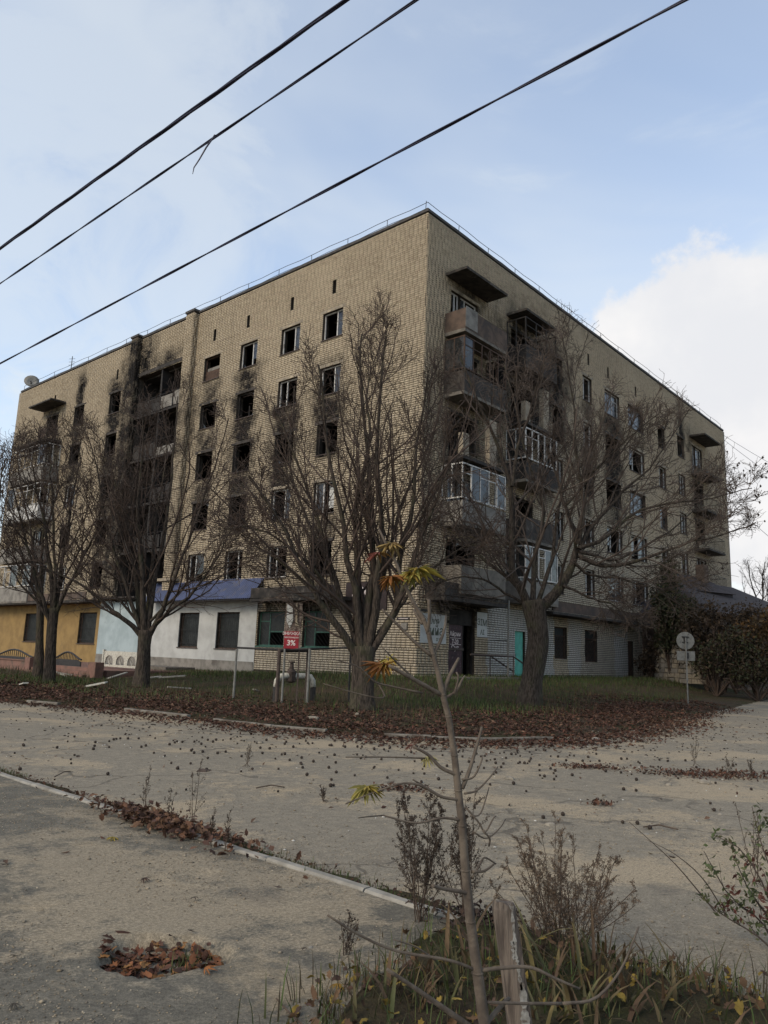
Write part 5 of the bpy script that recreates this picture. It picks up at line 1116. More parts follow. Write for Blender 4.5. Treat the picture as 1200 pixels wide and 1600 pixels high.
def bushpx(name, label, px, py, Y, spots, n, size, pal, seed, **k):
    b = at(px, py, Y); bush(name, label, b.x, Y, [bl(*s, b.x, Y) for s in spots], n, size, pal, seed, **k)
bushpx('ivy_tree', 'dark green ivy covered tree trunk against the right wall', 1048, 1062, 44, [(1046, 900, 44, 0.9, 1.6), (1042, 945, 44, 1.3, 1.5), (1050, 990, 44, 1.2, 1.6), (1065, 960, 44, 1.4, 1.4)], 5200, 0.13, DARKG, 41, cat='tree')
bushpx('thicket_bush', 'tall brown leafless bush left of the dark roofed house', 1105, 1062, 42, [(1085, 975, 42, 1.4, 1.2), (1110, 985, 42, 1.5, 1.1), (1100, 1010, 42, 1.9, 1.5), (1130, 1010, 42, 1.6, 1.4)], 3000, 0.11, BROWNG, 42, stems=20)
bushpx('thicket_bush', 'black green bush mass directly behind the road sign', 1120, 1070, 39, [(1110, 1030, 39, 1.6, 1.2), (1140, 1020, 39, 1.7, 1.4), (1165, 1030, 39, 1.6, 1.3), (1150, 1000, 39, 1.3, 1.0)], 3800, 0.10, DARKG + BROWNG, 43, stems=20)
bushpx('thicket_bush', 'ochre leaved bush at the right edge of the frame', 1180, 1068, 40, [(1170, 985, 40, 1.3, 1.0), (1195, 990, 40, 1.5, 1.2), (1215, 980, 40, 1.6, 1.4), (1190, 1020, 39, 1.6, 1.5)], 3000, 0.11, OCHRE + BROWNG, 44, stems=18)
bushpx('thicket_bush', 'tangle of dark bare scrub before the hipped house', 1150, 1066, 43, [(1130, 975, 43, 1.3, 1.2), (1160, 965, 43, 1.4, 1.2), (1190, 968, 43, 1.4, 1.2), (1105, 955, 43, 1.0, 1.0)], 2600, 0.10, BROWNG, 47, stems=18)
bushpx('thicket_bush', 'low dark bush at the right end of the grass', 1185, 1078, 37.5, [(1165, 1055, 37.5, 1.2, 0.7), (1195, 1050, 37.5, 1.3, 0.9), (1225, 1045, 37.5, 1.4, 1.0)], 2600, 0.09, DARKG + BROWNG, 45, stems=16)
bushpx('thicket_bush', 'bare scrub before the ruined wall right of the side door', 1015, 1064, 45, [(1012, 1035, 45, 0.9, 0.9), (1022, 1015, 45, 0.8, 0.9)], 1100, 0.10, BROWNG, 46)
hx = at(1150, 1060, 47)
house = thing('tiled_house', 'low house with dark hipped roofs and chimney behind the thicket', 'house', (hx.x, 47, 0.4), rad(38))
MB().box(-3.5, 12, 0, 8, -0.5, 4.35).build('wall', MAT['rust_panel'], house)
m = MB(); e, zt2 = 4.3, 6.9; m.add([(-4, -0.5, e), (12.5, -0.5, e), (12.5, 8.5, e), (-4, 8.5, e), (0.5, 4, zt2), (8, 4, zt2)], [(0, 1, 5, 4), (1, 2, 5), (2, 3, 4, 5), (3, 0, 4), (3, 2, 1, 0)]); ro = m.build('roof', MAT['slate'], house)
MB().box(2.6, 3.2, 3.2, 3.8, 6.0, 8.0).build('chimney', MAT['rust_panel'], ro); MB().box(-4.05, 12.55, -0.56, -0.5, e - 0.12, e + 0.02).build('gutter', MAT['rust_panel'], ro)
for k_ in range(3):
    w2 = MB().box(0.2 + 3 * k_, 1.4 + 3 * k_, -0.05, -0.002, 1.2, 2.7).build('window', MAT['white_paint'], house); MB().box(0.28 + 3 * k_, 1.32 + 3 * k_, -0.06, -0.052, 1.28, 2.62).build('pane', MAT['glass'], w2)
sh = at(1112, 930, 50); shed = thing('dark_shed', 'dark flat gabled outbuilding left of the hipped house roof', 'shed', (sh.x, 50, 0.4), rad(30))
MB().box(-1.8, 2.2, 0, 4, -0.5, 6.0).build('wall', MAT['slate'], shed); m = MB(); m.add([(-2.0, -0.2, 6.0), (2.4, -0.2, 6.0), (2.4, 4.2, 6.0), (-2.0, 4.2, 6.0), (-1.2, 1.9, 7.3), (1.4, 1.9, 7.3)], [(0, 1, 5, 4), (1, 2, 5), (2, 3, 4, 5), (3, 0, 4), (3, 2, 1, 0)]); m.build('roof', MAT['slate'], shed)
rw0 = at(1008, 1060, 46); rw1 = at(1098, 1066, 42)
ruin = thing('ruined_wall', 'crumbling grey rubble wall behind the road sign', 'wall', (rw0.x, rw0.y, gz(rw0.x, rw0.y) - 0.1)); g_ = np.random.default_rng(3); dv = Vector((rw1.x - rw0.x, rw1.y - rw0.y, 0)); L_ = dv.length; dv.normalize(); ang_ = math.atan2(dv.y, dv.x)
stone_me = []
for q in range(5):
    m = MB(); vs = [Vector((x, y, z)) for x in (-1, 1) for y in (-1, 1) for z in (-1, 1)]; m.add([(v_.x * (0.5 + g_.uniform(-.08, .02)), v_.y * (0.5 + g_.uniform(-.08, .02)), v_.z * (0.5 + g_.uniform(-.08, .02))) for v_ in vs], BOXF); stone_me.append(m.mesh('stone', MAT['stone' if q % 2 else 'grey_panel']))
for row in range(8):
    x = 0.15 * (row % 2); hmax = 8
    while x < L_:
        w2 = g_.uniform(0.3, 0.62); top = 5.2 + 2.2 * math.sin(x * 0.55 + 0.6)
        if row < top:
            o = link('stone', stone_me[g_.integers(0, 5)], ruin, (dv.x * (x + w2 / 2), dv.y * (x + w2 / 2), 0.14 + row * 0.27 + g_.uniform(-.01, .01))); o.rotation_euler = (0, 0, ang_ + g_.uniform(-.06, .06)); o.scale = (w2 - 0.02, 0.4, 0.255)
        x += w2
cn = thing('concrete_ledge', 'leaning concrete ramp slab at the foot of the side wall', 'slab', FW('R', 23.2, 0, 0.6), BROT)
MB().prism([(0, 0, 0.5), (3.2, 0, 0.5), (3.2, 0, 1.2), (2.2, 0, 1.6), (0.4, 0, 3.4), (0, 0, 3.4)], (0, -0.3, 0)).build('slab', MAT['concrete'], cn)
ft = at(1190, 940, 62)
bare_tree('bare_tree', 'small distant bare tree rising behind the hipped roof', D([(1185, 1040, ), (1186, 1000), (1187, 970)], 62, 62), [(D([(1186, 985), (1175, 930), (1165, 885)], 62, 62), .14, .03), (D([(1187, 980), (1192, 920), (1195, 875)], 62, 63), .14, .03), (D([(1187, 985), (1215, 930), (1225, 890)], 62, 62), .14, .03)], 55, lv(8, 6, 4), (at(1185, 1040, 62).x, 62), [0.3, 0.25, 0.22])

# ------------------------------------------------------------------ grass, litter, debris
gl = np.random.default_rng(77)
def blades(p, h, pal, g, lean=0.35, w=0.006):
    n = len(p); z = surf_zs(p); a = g.uniform(0, 2 * np.pi, n); l = h * g.uniform(0, lean, n); wv = w * (0.6 + 0.8 * g.uniform(0, 1, n))
    b = np.column_stack([p, z - 0.01]); d = np.column_stack([np.cos(a), np.sin(a), np.zeros(n)]); sd = np.column_stack([-np.sin(a), np.cos(a), np.zeros(n)])
    m_ = b + d * (l * 0.35)[:, None] + np.array([0, 0, 1]) * (h * 0.6)[:, None]; t = b + d * l[:, None] + np.array([0, 0, 1]) * h[:, None]
    V = np.stack([b - sd * wv[:, None], b + sd * wv[:, None], m_ + sd * wv[:, None] * .7, m_ - sd * wv[:, None] * .7, t], 1).reshape(-1, 3); i = np.arange(n)[:, None] * 5
    pal = np.array(pal); c = pal[g.integers(0, len(pal), n)] * g.uniform(0.6, 1.3, (n, 1))
    return V, [i + np.array([0, 1, 2, 3]), i + np.array([3, 2, 4])], np.repeat(c, 5, 0)
GREEN = [(0.060, 0.088, 0.024), (0.048, 0.073, 0.021), (0.085, 0.096, 0.034)]; STRAW = [(0.10, 0.075, 0.04), (0.075, 0.055, 0.032), (0.05, 0.04, 0.022)]
def edge_d(p): return np.where(inside(p, VERGE), 1, -1) * seg_dist(p, EDGE)
# verge grass
p = np.column_stack([gl.uniform(-22, 17, 130000), gl.uniform(15, 46, 130000)]); d = edge_d(p); bd_ = bdist(p)
green = np.maximum(sstep(vnoise(p[:, 0], p[:, 1], 0.30, 3), -0.1, 0.5), 0.9 * sstep(bd_, 6.0, 2.5)); keep = (d > 1.0) & (bd_ > 0.1) & (gl.uniform(0, 1, len(p)) < (0.15 + 0.85 * green) * sstep(d, 1.8, 6.0))
p = p[keep]; gr = green[keep]; h = gl.uniform(0.05, 0.15, len(p)) * (0.7 + 0.9 * gr)
V, F, C = blades(p, h, GREEN + GREEN + STRAW[:1], gl, 0.5, 0.011)
tag(link('verge_grass', np_mesh('verge_grass', V, F, MAT['leafy'], C)), 'short green grass on the bank before the building', 'grass', kind='stuff')
p = np.column_stack([gl.uniform(-20, 17, 26000), gl.uniform(15, 44, 26000)]); d = edge_d(p); k_ = (d > 2.2) & (bdist(p) > 0.15) & (vnoise(p[:, 0], p[:, 1], 0.5, 9) > -0.1); p = p[k_]
V, F, C = blades(p, gl.uniform(0.10, 0.34, len(p)), STRAW + GREEN[:1], gl, 0.6, 0.008)
tag(link('dry_grass', np_mesh('dry_grass', V, F, MAT['leafy'], C)), 'dry brown grass stalks among the trees', 'grass', kind='stuff')
# fallen leaves
RED = [(0.088, 0.038, 0.025), (0.060, 0.028, 0.019), (0.105, 0.052, 0.032), (0.042, 0.023, 0.017), (0.13, 0.075, 0.048), (0.070, 0.043, 0.029)]
def litter(p, size, pal, g, lift=0.012, flat=0.82, curl=0.35):
    z = surf_zs(p) + g.uniform(0.003, lift, len(p)) + size * 0.12; return leaf_quads(np.column_stack([p, z]), size, pal, g, flat, curl)
p = np.column_stack([gl.uniform(-22, 14, 250000), gl.uniform(12.5, 34, 250000)]); d = edge_d(p); nz = vnoise(p[:, 0], p[:, 1], 0.55, 6) + 0.5 * vnoise(p[:, 0], p[:, 1], 1.9, 2)
cen = np.exp(-((p[:, 0] - 2.8) / 7.5) ** 2)
dens = np.where(d > 0, 0.9 * sstep(d, 6.5, 2.0) * (0.55 + 0.45 * sstep(nz, -0.8, 0.5)), sstep(d + 0.35 * nz, -1.1 - 0.9 * cen, -0.1) * 0.9 * (0.45 + 0.55 * cen)); dens *= np.where(p[:, 0] > 11, 0.4, 1)
dens = dens * np.where(d > 0, 0.35 + 0.65 * sstep(vnoise(p[:, 0], p[:, 1], 0.8, 12) + 0.5 * vnoise(p[:, 0], p[:, 1], 2.6, 13), -0.7, 0.3), 1); p = p[gl.uniform(0, 1, len(p)) < dens]
V, F, C = litter(p, gl.uniform(0.026, 0.066, len(p)), RED, gl, 0.04, 0.66)
tag(link('leaf_litter', np_mesh('leaf_litter', V, F, MAT['litter'], C)), 'carpet of dark red fallen leaves along the street edge', 'leaf litter', kind='stuff')
# sparse leaves and crumbs on road and pavement
p = np.column_stack([gl.uniform(-9, 12, 2600), gl.uniform(4, 22, 2600)]); d = edge_d(p); s_, t_ = to_st(p); k_ = (d < 0) & (gl.uniform(0, 1, 2600) < np.where(t_ > 0, 0.10, 0.16 + 0.6 * sstep(d, -4, -0.5))); p = p[k_]
V, F, C = litter(p, gl.uniform(0.018, 0.05, len(p)), RED + [(0.10, 0.07, 0.04)], gl)
tag(link('scattered_leaves', np_mesh('scattered_leaves', V, F, MAT['litter'], C)), 'sparse dry leaves scattered over the asphalt', 'leaves', kind='stuff')
def pebbles(p, size, pal, g, name, label):
    n = len(p); z = surf_zs(p); base = norm(np.array([(1, 0, 0), (-1, 0, 0), (0, 1, 0), (0, -1, 0), (0, 0, 1.0), (0, 0, -1.0)])); T = np.array([(0, 2, 4), (2, 1, 4), (1, 3, 4), (3, 0, 4), (2, 0, 5), (1, 2, 5), (3, 1, 5), (0, 3, 5)])
    a = g.uniform(0, 6.28, n); sc = size[:, None] * g.uniform(0.6, 1.3, (n, 3)) * np.array([1, 1, 0.6]); Vb = base[None] * sc[:, None] * g.uniform(0.8, 1.15, (n, 6, 1)); c, s = np.cos(a)[:, None], np.sin(a)[:, None]
    V = np.stack([Vb[..., 0] * c - Vb[..., 1] * s + p[:, :1], Vb[..., 0] * s + Vb[..., 1] * c + p[:, 1:], Vb[..., 2] + (z + size * 0.25)[:, None]], -1).reshape(-1, 3)
    F = (np.arange(n)[:, None, None] * 6 + T[None]).reshape(-1, 3); pal = np.array(pal); col = pal[g.integers(0, len(pal), n)] * g.uniform(0.7, 1.25, (n, 1))
    return tag(link(name, np_mesh(name, V, F, MAT['attr'], np.repeat(col, 6, 0))), label, 'gravel', kind='stuff')
GREY = [(0.25, 0.205, 0.145), (0.19, 0.16, 0.118), (0.29, 0.245, 0.18), (0.14, 0.118, 0.09), (0.22, 0.17, 0.11)]
ps = np.column_stack([gl.uniform(-4.5, 3.2, 60000), gl.uniform(3.2, 9.5, 60000)]); nz = vnoise(ps[:, 0], ps[:, 1], 1.1, 5) + 0.4 * vnoise(ps[:, 0], ps[:, 1], 3.1, 1); s_, t_ = to_st(ps)
ps = ps[(gl.uniform(0, 1, len(ps)) < sstep(nz, -0.45, 0.6) * np.where(t_ > 0.1, 1, 0.35) + 0.05) & (hole_d(ps) > 1.05) & ((t_ > 0.1) | (t_ < -0.02))]
pebbles(ps, gl.uniform(0.002, 0.0075, len(ps)) * np.where(gl.uniform(0, 1, len(ps)) > 0.97, 2.1, 1), GREY, gl, 'grit', 'fine grit and crumbs of stone strewn on the pavement')
ps = np.column_stack([gl.uniform(-9, 12, 2600), gl.uniform(6, 20, 2600)]); ps = ps[(edge_d(ps) < 0.3) & (to_st(ps)[1] < -0.1)]
pebbles(ps, gl.uniform(0.006, 0.02, len(ps)), GREY + [(0.42, 0.40, 0.36)], gl, 'rubble_crumbs', 'small pale stone crumbs scattered over the road')
# walnuts: the nearest ones singly, the rest as stuff
def ball(seed):
    g = random.Random(seed); m = MB(); prof = [(0.35, -0.95), (0.8, -0.6), (1.0, 0), (0.82, 0.58), (0.3, 0.95)]
    m.lathe([(a * g.uniform(.92, 1.08), b * g.uniform(.9, 1.05)) for a, b in prof], 7); return m.mesh('walnut', MAT['walnut'], smooth=True)
nut_me = [ball(i) for i in range(4)]
pw = np.column_stack([gl.normal(-1.0, 6.5, 16000), gl.uniform(6.0, 26, 16000)]); d = edge_d(pw); t_ = to_st(pw)[1]
dn = sstep(d, -6.5, -0.6) * np.where(d < 0, 1, 0) + 0.05; pw = pw[(gl.uniform(0, 1, len(pw)) < dn * 0.24) & (t_ < -0.4) & (d < 0.0)]
pw = pw[np.argsort(np.hypot(pw[:, 0], pw[:, 1]))]
for i, q in enumerate(pw[:300]):
    s = float(gl.uniform(0.014, 0.025)); o = link('walnut', nut_me[i % 4], None, (q[0], q[1], float(road_z(q[None])[0]) + s * 0.85)); o.scale = (s, s, s); o.rotation_euler = (gl.uniform(0, 3), gl.uniform(0, 3), gl.uniform(0, 6))
    tag(o, 'black rotten walnut lying loose on the dusty road', 'walnut', 'fallen walnuts on the road')
if len(pw) > 300: r_ = pebbles(pw[300:], gl.uniform(0.02, 0.03, len(pw) - 300), [(0.03, 0.022, 0.018)], gl, 'walnut_scatter', 'black fallen walnuts near the leaf carpet'); r_['category'] = 'walnuts'
# bigger stones and rubble pieces, each its own
def rock(name, label, px, py, w, h, material, seed, z=0.0, cat='stone'):
    g = random.Random(seed); b = gnd(px, py, z); b.z = surf_z(b.x, b.y); m = MB(); k = 9; rings = [(0.75, 0.0), (1.0, 0.3), (0.85, 0.75), (0.4, 1.0)]; V = []; jit = [g.uniform(0.7, 1.15) for _ in range(k)]
    for (rr, zz_) in rings: V += [(w / 2 * rr * jit[j] * math.cos(2 * math.pi * j / k), w / 2 * 0.75 * rr * jit[(j + 2) % k] * math.sin(2 * math.pi * j / k), h * zz_ * g.uniform(0.85, 1.1) - 0.01) for j in range(k)]
    m.add(V, [(i * k + j, i * k + (j + 1) % k, (i + 1) * k + (j + 1) % k, (i + 1) * k + j) for i in range(3) for j in range(k)] + [tuple(range(k))[::-1], tuple(range(3 * k, 4 * k))])
    o = m.build(name, MAT[material]); o.location = b; o.rotation_euler = (0, 0, g.uniform(0, 6)); return tag(o, label, cat, 'stones on the road')
ROCKS = [(860, 1290, .14, .06, 'stone', 'brown crumpled lump of earth on the road right of the sapling'), (960, 1360, .07, .03, 'kerb', 'pale pebble below the earth lump right of the sapling'), (1100, 1225, .22, .09, 'stone', 'pale boulder beside the leaf pile at the right'), (1045, 1228, .15, .06, 'stone', 'smaller pale stone left of the right boulder'), (795, 1217, .22, .08, 'stone', 'tan broken stone right of the sapling stem'), (660, 1152, .16, .09, 'kerb', 'pale stone on the leaf carpet left of the sapling'), (490, 1125, .42, .14, 'stone', 'rounded grey stone beside the street kerb'), (558, 1122, .16, .1, 'kerb', 'small pale stone by the street kerb right of the grey one'), (932, 1152, .24, .1, 'grey_panel', 'greenish flat stone on the leaf carpet'), (990, 1155, .14, .07, 'kerb', 'pale stone right of the greenish flat one'), (318, 1206, .24, .06, 'rust_panel', 'dark flat lump on the road beside the weeds'), (408, 1155, .18, .07, 'kerb', 'pale stone at the leaf carpet edge left of centre'), (1010, 1303, .10, .03, 'kerb', 'flat tan stone at the right of the road'), (555, 1153, .2, .09, 'stone', 'tan stone at the front of the leaf carpet'), (1125, 1272, .08, .035, 'kerb', 'small white stone near the right shrub'), (485, 1497, .05, .025, 'kerb', 'small pale pebble on the pavement near the weeds')]
for i, (px, py, w, h, mt, lab) in enumerate(ROCKS): rock('stone', lab, px, py, w * 0.85, h * 0.62, 'stone' if mt == 'kerb' and i % 3 else mt, i + 60, z=0.06 if py < 1160 else 0.0)
# debris heaps before the terrace: planks and sheets
dbr = random.Random(12)
DEB = [(185, 1040, 'bent white strip leaning by the terrace pillar'), (60, 1052, 'long pale plank on the ground at far left'), (95, 1047, 'short pale board below the terrace wall'), (100, 1056, 'second short board below the terrace wall'), (150, 1073, 'flat grey board left of the awning tree'), (280, 1080, 'pale concrete beam lying on the grass'), (240, 1047, 'white sheet scrap before the white shop'), (270, 1050, 'white folded sheet on the doorstep slabs'), (35, 1083, 'thin pale lath on the leaves at far left'), (400, 1083, 'thin pale lath beside the gas pipe')]
for i, (px, py, lab) in enumerate(DEB):
    Yd = 34 if px < 130 and py < 1060 else (33 if py < 1060 else 26); q = at(px, py, Yd); z = gz(q.x, q.y); L = dbr.uniform(0.7, 1.5); w = dbr.uniform(0.08, 0.2); o = MB().box(-L / 2, L / 2, -w / 2, w / 2, 0, 0.04).build('plank', MAT['kerb' if i % 2 else 'white_pipe']); o.location = (q.x, q.y, z + 0.05 + dbr.uniform(0, .12)); o.rotation_euler = (dbr.uniform(-.2, .2), dbr.uniform(-.22, .22), dbr.uniform(0, 3.1)); tag(o, lab, 'plank', 'debris boards')

# ------------------------------------------------------------------ foreground: sapling, post, weeds
SY = 2.6
so_ = Vector((at(757, 1600, SY).x + 0.02, SY, 0.05))
sap = thing('sapling', 'bare grey sapling with a few yellow leaves at the front', 'sapling', so_)
def S(px, py, dy=0.0): return at(px, py, SY + dy) - so_
px_m = 2.65 / FPX                                        # metres for one pixel at the sapling
stem = [Vector((0.02, 0, -0.08)), S(757, 1600), S(746, 1520), S(735, 1440), S(727, 1360), S(722, 1290), S(716, 1235), S(710, 1180), S(701, 1120), S(692, 1086), S(683, 1045), S(676, 1022), S(670, 990), S(662, 968), S(646, 942), S(630, 908), S(618, 878), S(604, 852), S(592, 826)]
rad_ = [14, 12.4, 11.6, 10.6, 9.8, 9, 8.4, 7.6, 6.9, 7.0, 5.8, 6.0, 5.4, 5.8, 4.8, 4.3, 3.8, 3.2, 2.0]
MB().tube(stem, [r * px_m * 0.66 for r in rad_], 10).build('stem', MAT['sapling'], sap, smooth=True)
BR = [([(690, 1086), (665, 1072), (640, 1058), (608, 1040)], 6, 4, -.1), ([(690, 1090), (700, 1062), (708, 1045), (717, 1028)], 6, 3.5, .05), ([(676, 1026), (650, 1005), (620, 975), (597, 952)], 5, 2.5, -.05), ([(676, 1024), (688, 1002), (695, 980), (697, 962)], 5, 2.5, .08), ([(668, 990), (671, 965), (670, 937)], 4.5, 4, -.04), ([(660, 975), (650, 960), (647, 953)], 4, 3, .04),
      ([(634, 918), (646, 906), (652, 893), (656, 885)], 3.5, 2, .03), ([(608, 1040), (606, 1028)], 3, 2.5, 0), ([(655, 1068), (620, 1035), (598, 1012)], 3, 1.2, -.1), ([(660, 1083), (610, 1072), (585, 1065), (560, 1042), (520, 1030)], 2.8, 1.0, -.15), ([(590, 1066), (600, 1090), (560, 1084), (505, 1068)], 2.2, 1.0, -.12),
      ([(693, 1092), (712, 1080), (722, 1062), (726, 1056)], 4, 2, .05), ([(710, 1085), (716, 1060), (713, 1050)], 3, 2, .0), ([(722, 1232), (733, 1205), (745, 1165), (753, 1136)], 5.5, 3, .06), ([(718, 1212), (690, 1200), (670, 1180), (645, 1166)], 5, 3, -.05), ([(670, 1185), (610, 1183), (540, 1183)], 2.4, 1.2, -.12),
      ([(722, 1250), (690, 1245), (660, 1228), (630, 1224), (590, 1236), (540, 1256)], 4, 1.8, -.15), ([(690, 1246), (665, 1230), (645, 1218)], 3, 2, -.05), ([(724, 1282), (690, 1278), (650, 1286), (598, 1274)], 3.8, 1.8, -.1), ([(600, 1274), (575, 1276), (560, 1278)], 1.8, 1.2, -.1), ([(722, 1218), (740, 1214), (752, 1190), (754, 1180)], 3, 1.6, .05),
      ([(726, 1240), (745, 1235), (765, 1215), (778, 1198)], 3, 1.6, .08), ([(728, 1262), (748, 1285), (758, 1300), (770, 1280), (775, 1275)], 2.8, 1.3, .05), ([(755, 1298), (765, 1310), (764, 1322)], 3, 2, .04), ([(735, 1275), (750, 1272), (760, 1245), (764, 1230)], 2.2, 1.2, .08), ([(740, 1300), (760, 1310), (780, 1295), (790, 1280)], 2.2, 1.2, .1),
      ([(735, 1396), (712, 1392), (690, 1388), (676, 1384)], 5, 4, -.1), ([(738, 1372), (750, 1350), (758, 1340), (775, 1350)], 3, 1.8, .06), ([(738, 1362), (752, 1362), (762, 1358), (772, 1350)], 4, 2, .05), ([(745, 1516), (700, 1500), (620, 1486), (560, 1460), (512, 1430)], 4, 2.5, -.2), ([(752, 1516), (790, 1512), (830, 1512), (870, 1530), (905, 1545)], 5, 3, .1), ([(742, 1610), (700, 1580), (650, 1545), (605, 1515)], 8, 4, -.15), ([(755, 1605), (780, 1575), (795, 1560)], 6, 5, .1), ([(680, 1500), (650, 1480), (615, 1468)], 2.4, 1.4, -.1), ([(880, 1568), (930, 1560), (970, 1515), (998, 1448)], 4, 2.2, .2), ([(760, 1566), (820, 1568), (880, 1568)], 3.5, 4, .15)]
for (pts, r0, r1, dd) in BR:
    n = len(pts); P = [S(x, y, dd * i / (n - 1)) for i, (x, y) in enumerate(pts)]; c = spline(P, 3 * n); MB().tube([Vector(q) for q in c], list(np.linspace(r0, r1, 3 * n) * px_m * 0.62), 6).build('branch', MAT['sapling'], sap, smooth=True)
# buds as knots on the stem
m = MB()
for i in range(2, 17):
    q = stem[i]; m.lathe([(0.4, -1), (1, -.4), (1, .4), (0.4, 1)], 8, Matrix.Translation(q) @ Matrix.Diagonal((rad_[i] * px_m * 0.74, rad_[i] * px_m * 0.74, 0.006, 1)))
m.build('bud_scar', MAT['sapling'], sap, smooth=True)
def star_leaf(g, s, col, lobes=7):
    """pointed lobed leaf: fan of jagged blades"""
    V = [(0, 0, 0)]; C = []; n = lobes
    for i in range(n):
        a = math.pi * (0.12 + 0.76 * i / (n - 1)) + g.uniform(-.06, .06); L = s * (1.0 - 0.28 * abs(i - (n - 1) / 2) / ((n - 1) / 2)) * g.uniform(.85, 1.1); bz = -0.45 * L * g.uniform(0.1, 1.5)
        for (f, da) in ((0.38, -0.19), (0.66, -0.12), (1.0, 0.0), (0.62, 0.11), (0.36, 0.19)): V.append((math.cos(a + da) * L * f, math.sin(a + da) * L * f, bz * f * f + g.uniform(-.01, .01) * s))
    F = [(0, i, i + 1) for i in range(1, len(V) - 1)]
    return np.array(V), F
def leaf_cluster(parent, p, n, s, pal, seed, label=None, drop=0.5):
    g = random.Random(seed)
    for i in range(n):
        V, F = star_leaf(g, s * g.uniform(.75, 1.15), None); az = g.uniform(0, 6.28); M = Matrix.Translation(p) @ Matrix.Rotation(az, 4, 'Z') @ Matrix.Rotation(g.uniform(-drop * 1.6, 0.3), 4, 'X') @ Matrix.Rotation(g.uniform(-.5, .5), 4, 'Y')
        V = np.array([M @ Vector(v) for v in V]); c = np.array(pal[i % len(pal)]) * g.uniform(.8, 1.2); me = np_mesh('leaf', V, np.array(F), MAT['leafy'], np.repeat(c[None], len(V), 0) * np.random.default_rng(seed + i).uniform(.75, 1.2, (len(V), 1))); link('leaf', me, parent)
YG = [(0.30, 0.235, 0.045), (0.22, 0.205, 0.05), (0.32, 0.22, 0.05)]; OR = [(0.23, 0.095, 0.025), (0.26, 0.13, 0.03), (0.18, 0.075, 0.025)]; RDB = [(0.15, 0.045, 0.03), (0.20, 0.11, 0.035), (0.17, 0.12, 0.04)]
leaf_cluster(sap, S(653, 888), 6, 38 * px_m, YG, 1); leaf_cluster(sap, S(640, 895), 4, 33 * px_m, YG, 11); leaf_cluster(sap, S(612, 900), 5, 33 * px_m, OR, 2); leaf_cluster(sap, S(612, 848), 5, 33 * px_m, [(0.22, 0.15, 0.05), (0.19, 0.12, 0.04)], 3); leaf_cluster(sap, S(592, 862), 4, 28 * px_m, RDB, 4)
leaf_cluster(sap, S(606, 1030), 4, 26 * px_m, YG, 5); leaf_cluster(sap, S(598, 1038), 5, 33 * px_m, OR, 6); leaf_cluster(sap, S(573, 1228, -.1), 7, 33 * px_m, [(0.30, 0.23, 0.05), (0.22, 0.19, 0.05)], 7); leaf_cluster(sap, S(668, 1182), 3, 20 * px_m, [(0.25, 0.22, 0.09)], 8); leaf_cluster(sap, S(645, 1164), 3, 15 * px_m, [(0.15, 0.07, 0.05)], 9)
# old post
pb = at(800, 1600, 2.95); post = thing('wooden_post', 'weathered wooden post with peeling white paint beside the sapling', 'post', (at(812, 1600, 2.95).x, 2.95, 0.04)); pO = Vector(post.location); mm_ = 2.95 / FPX / cp * 0.98
t0, t1 = at(787, 1408, 2.95) - pO, at(812, 1600, 2.95) - pO; low = t1 + (t1 - t0) * ((t1.z + 0.1) / max(t0.z - t1.z, .01)); m = MB(); V = []; kk = 12; gp_ = random.Random(4)
for j, (c, w) in enumerate(((low, 18), (t1, 17.5), (t1.lerp(t0, .5), 17), (t0 - Vector((0, 0, .02)), 16.5), (t0, 15))):
    for q in range(kk):
        a = 2 * math.pi * q / kk + 0.3; sq = 1 / max(abs(math.cos(a)), abs(math.sin(a))); sq = min(sq, 1.22); V.append(c + Vector((math.cos(a) * sq * w * mm_, math.sin(a) * sq * w * mm_, gp_.uniform(-.012, .012) if j == 4 else 0)))
m.add(V, [(j * kk + q, j * kk + (q + 1) % kk, (j + 1) * kk + (q + 1) % kk, (j + 1) * kk + q) for j in range(4) for q in range(kk)] + [tuple(range(4 * kk, 5 * kk))]); 
mw, nt, b_ = new_mat('old_post_wood', 0.9, 0.2); mpn = nd(nt, 'ShaderNodeMapping'); mpn.inputs['Scale'].default_value = (1, 1, 0.08); gg = nd(nt, 'ShaderNodeNewGeometry'); nt.links.new(gg.outputs['Position'], mpn.inputs[0]); gn = noise(nt, 70, 5, 0.6, mpn.outputs[0])
nt.links.new(mixc(nt, ramp(nt, gn, .38, .62), (0.07, 0.055, 0.045), (0.15, 0.12, 0.095)), b_.inputs['Base Color']); bump(nt, b_, gn, 0.9, 0.01); m.build('post', mw, post)
MAT['peel'] = M_noise('peel', (0.26, 0.25, 0.225), (0.16, 0.15, 0.13), 30, bs=0.6, bscale=70, c3=(0.10, 0.08, 0.065), s3=26, lo3=0.5, hi3=0.6)
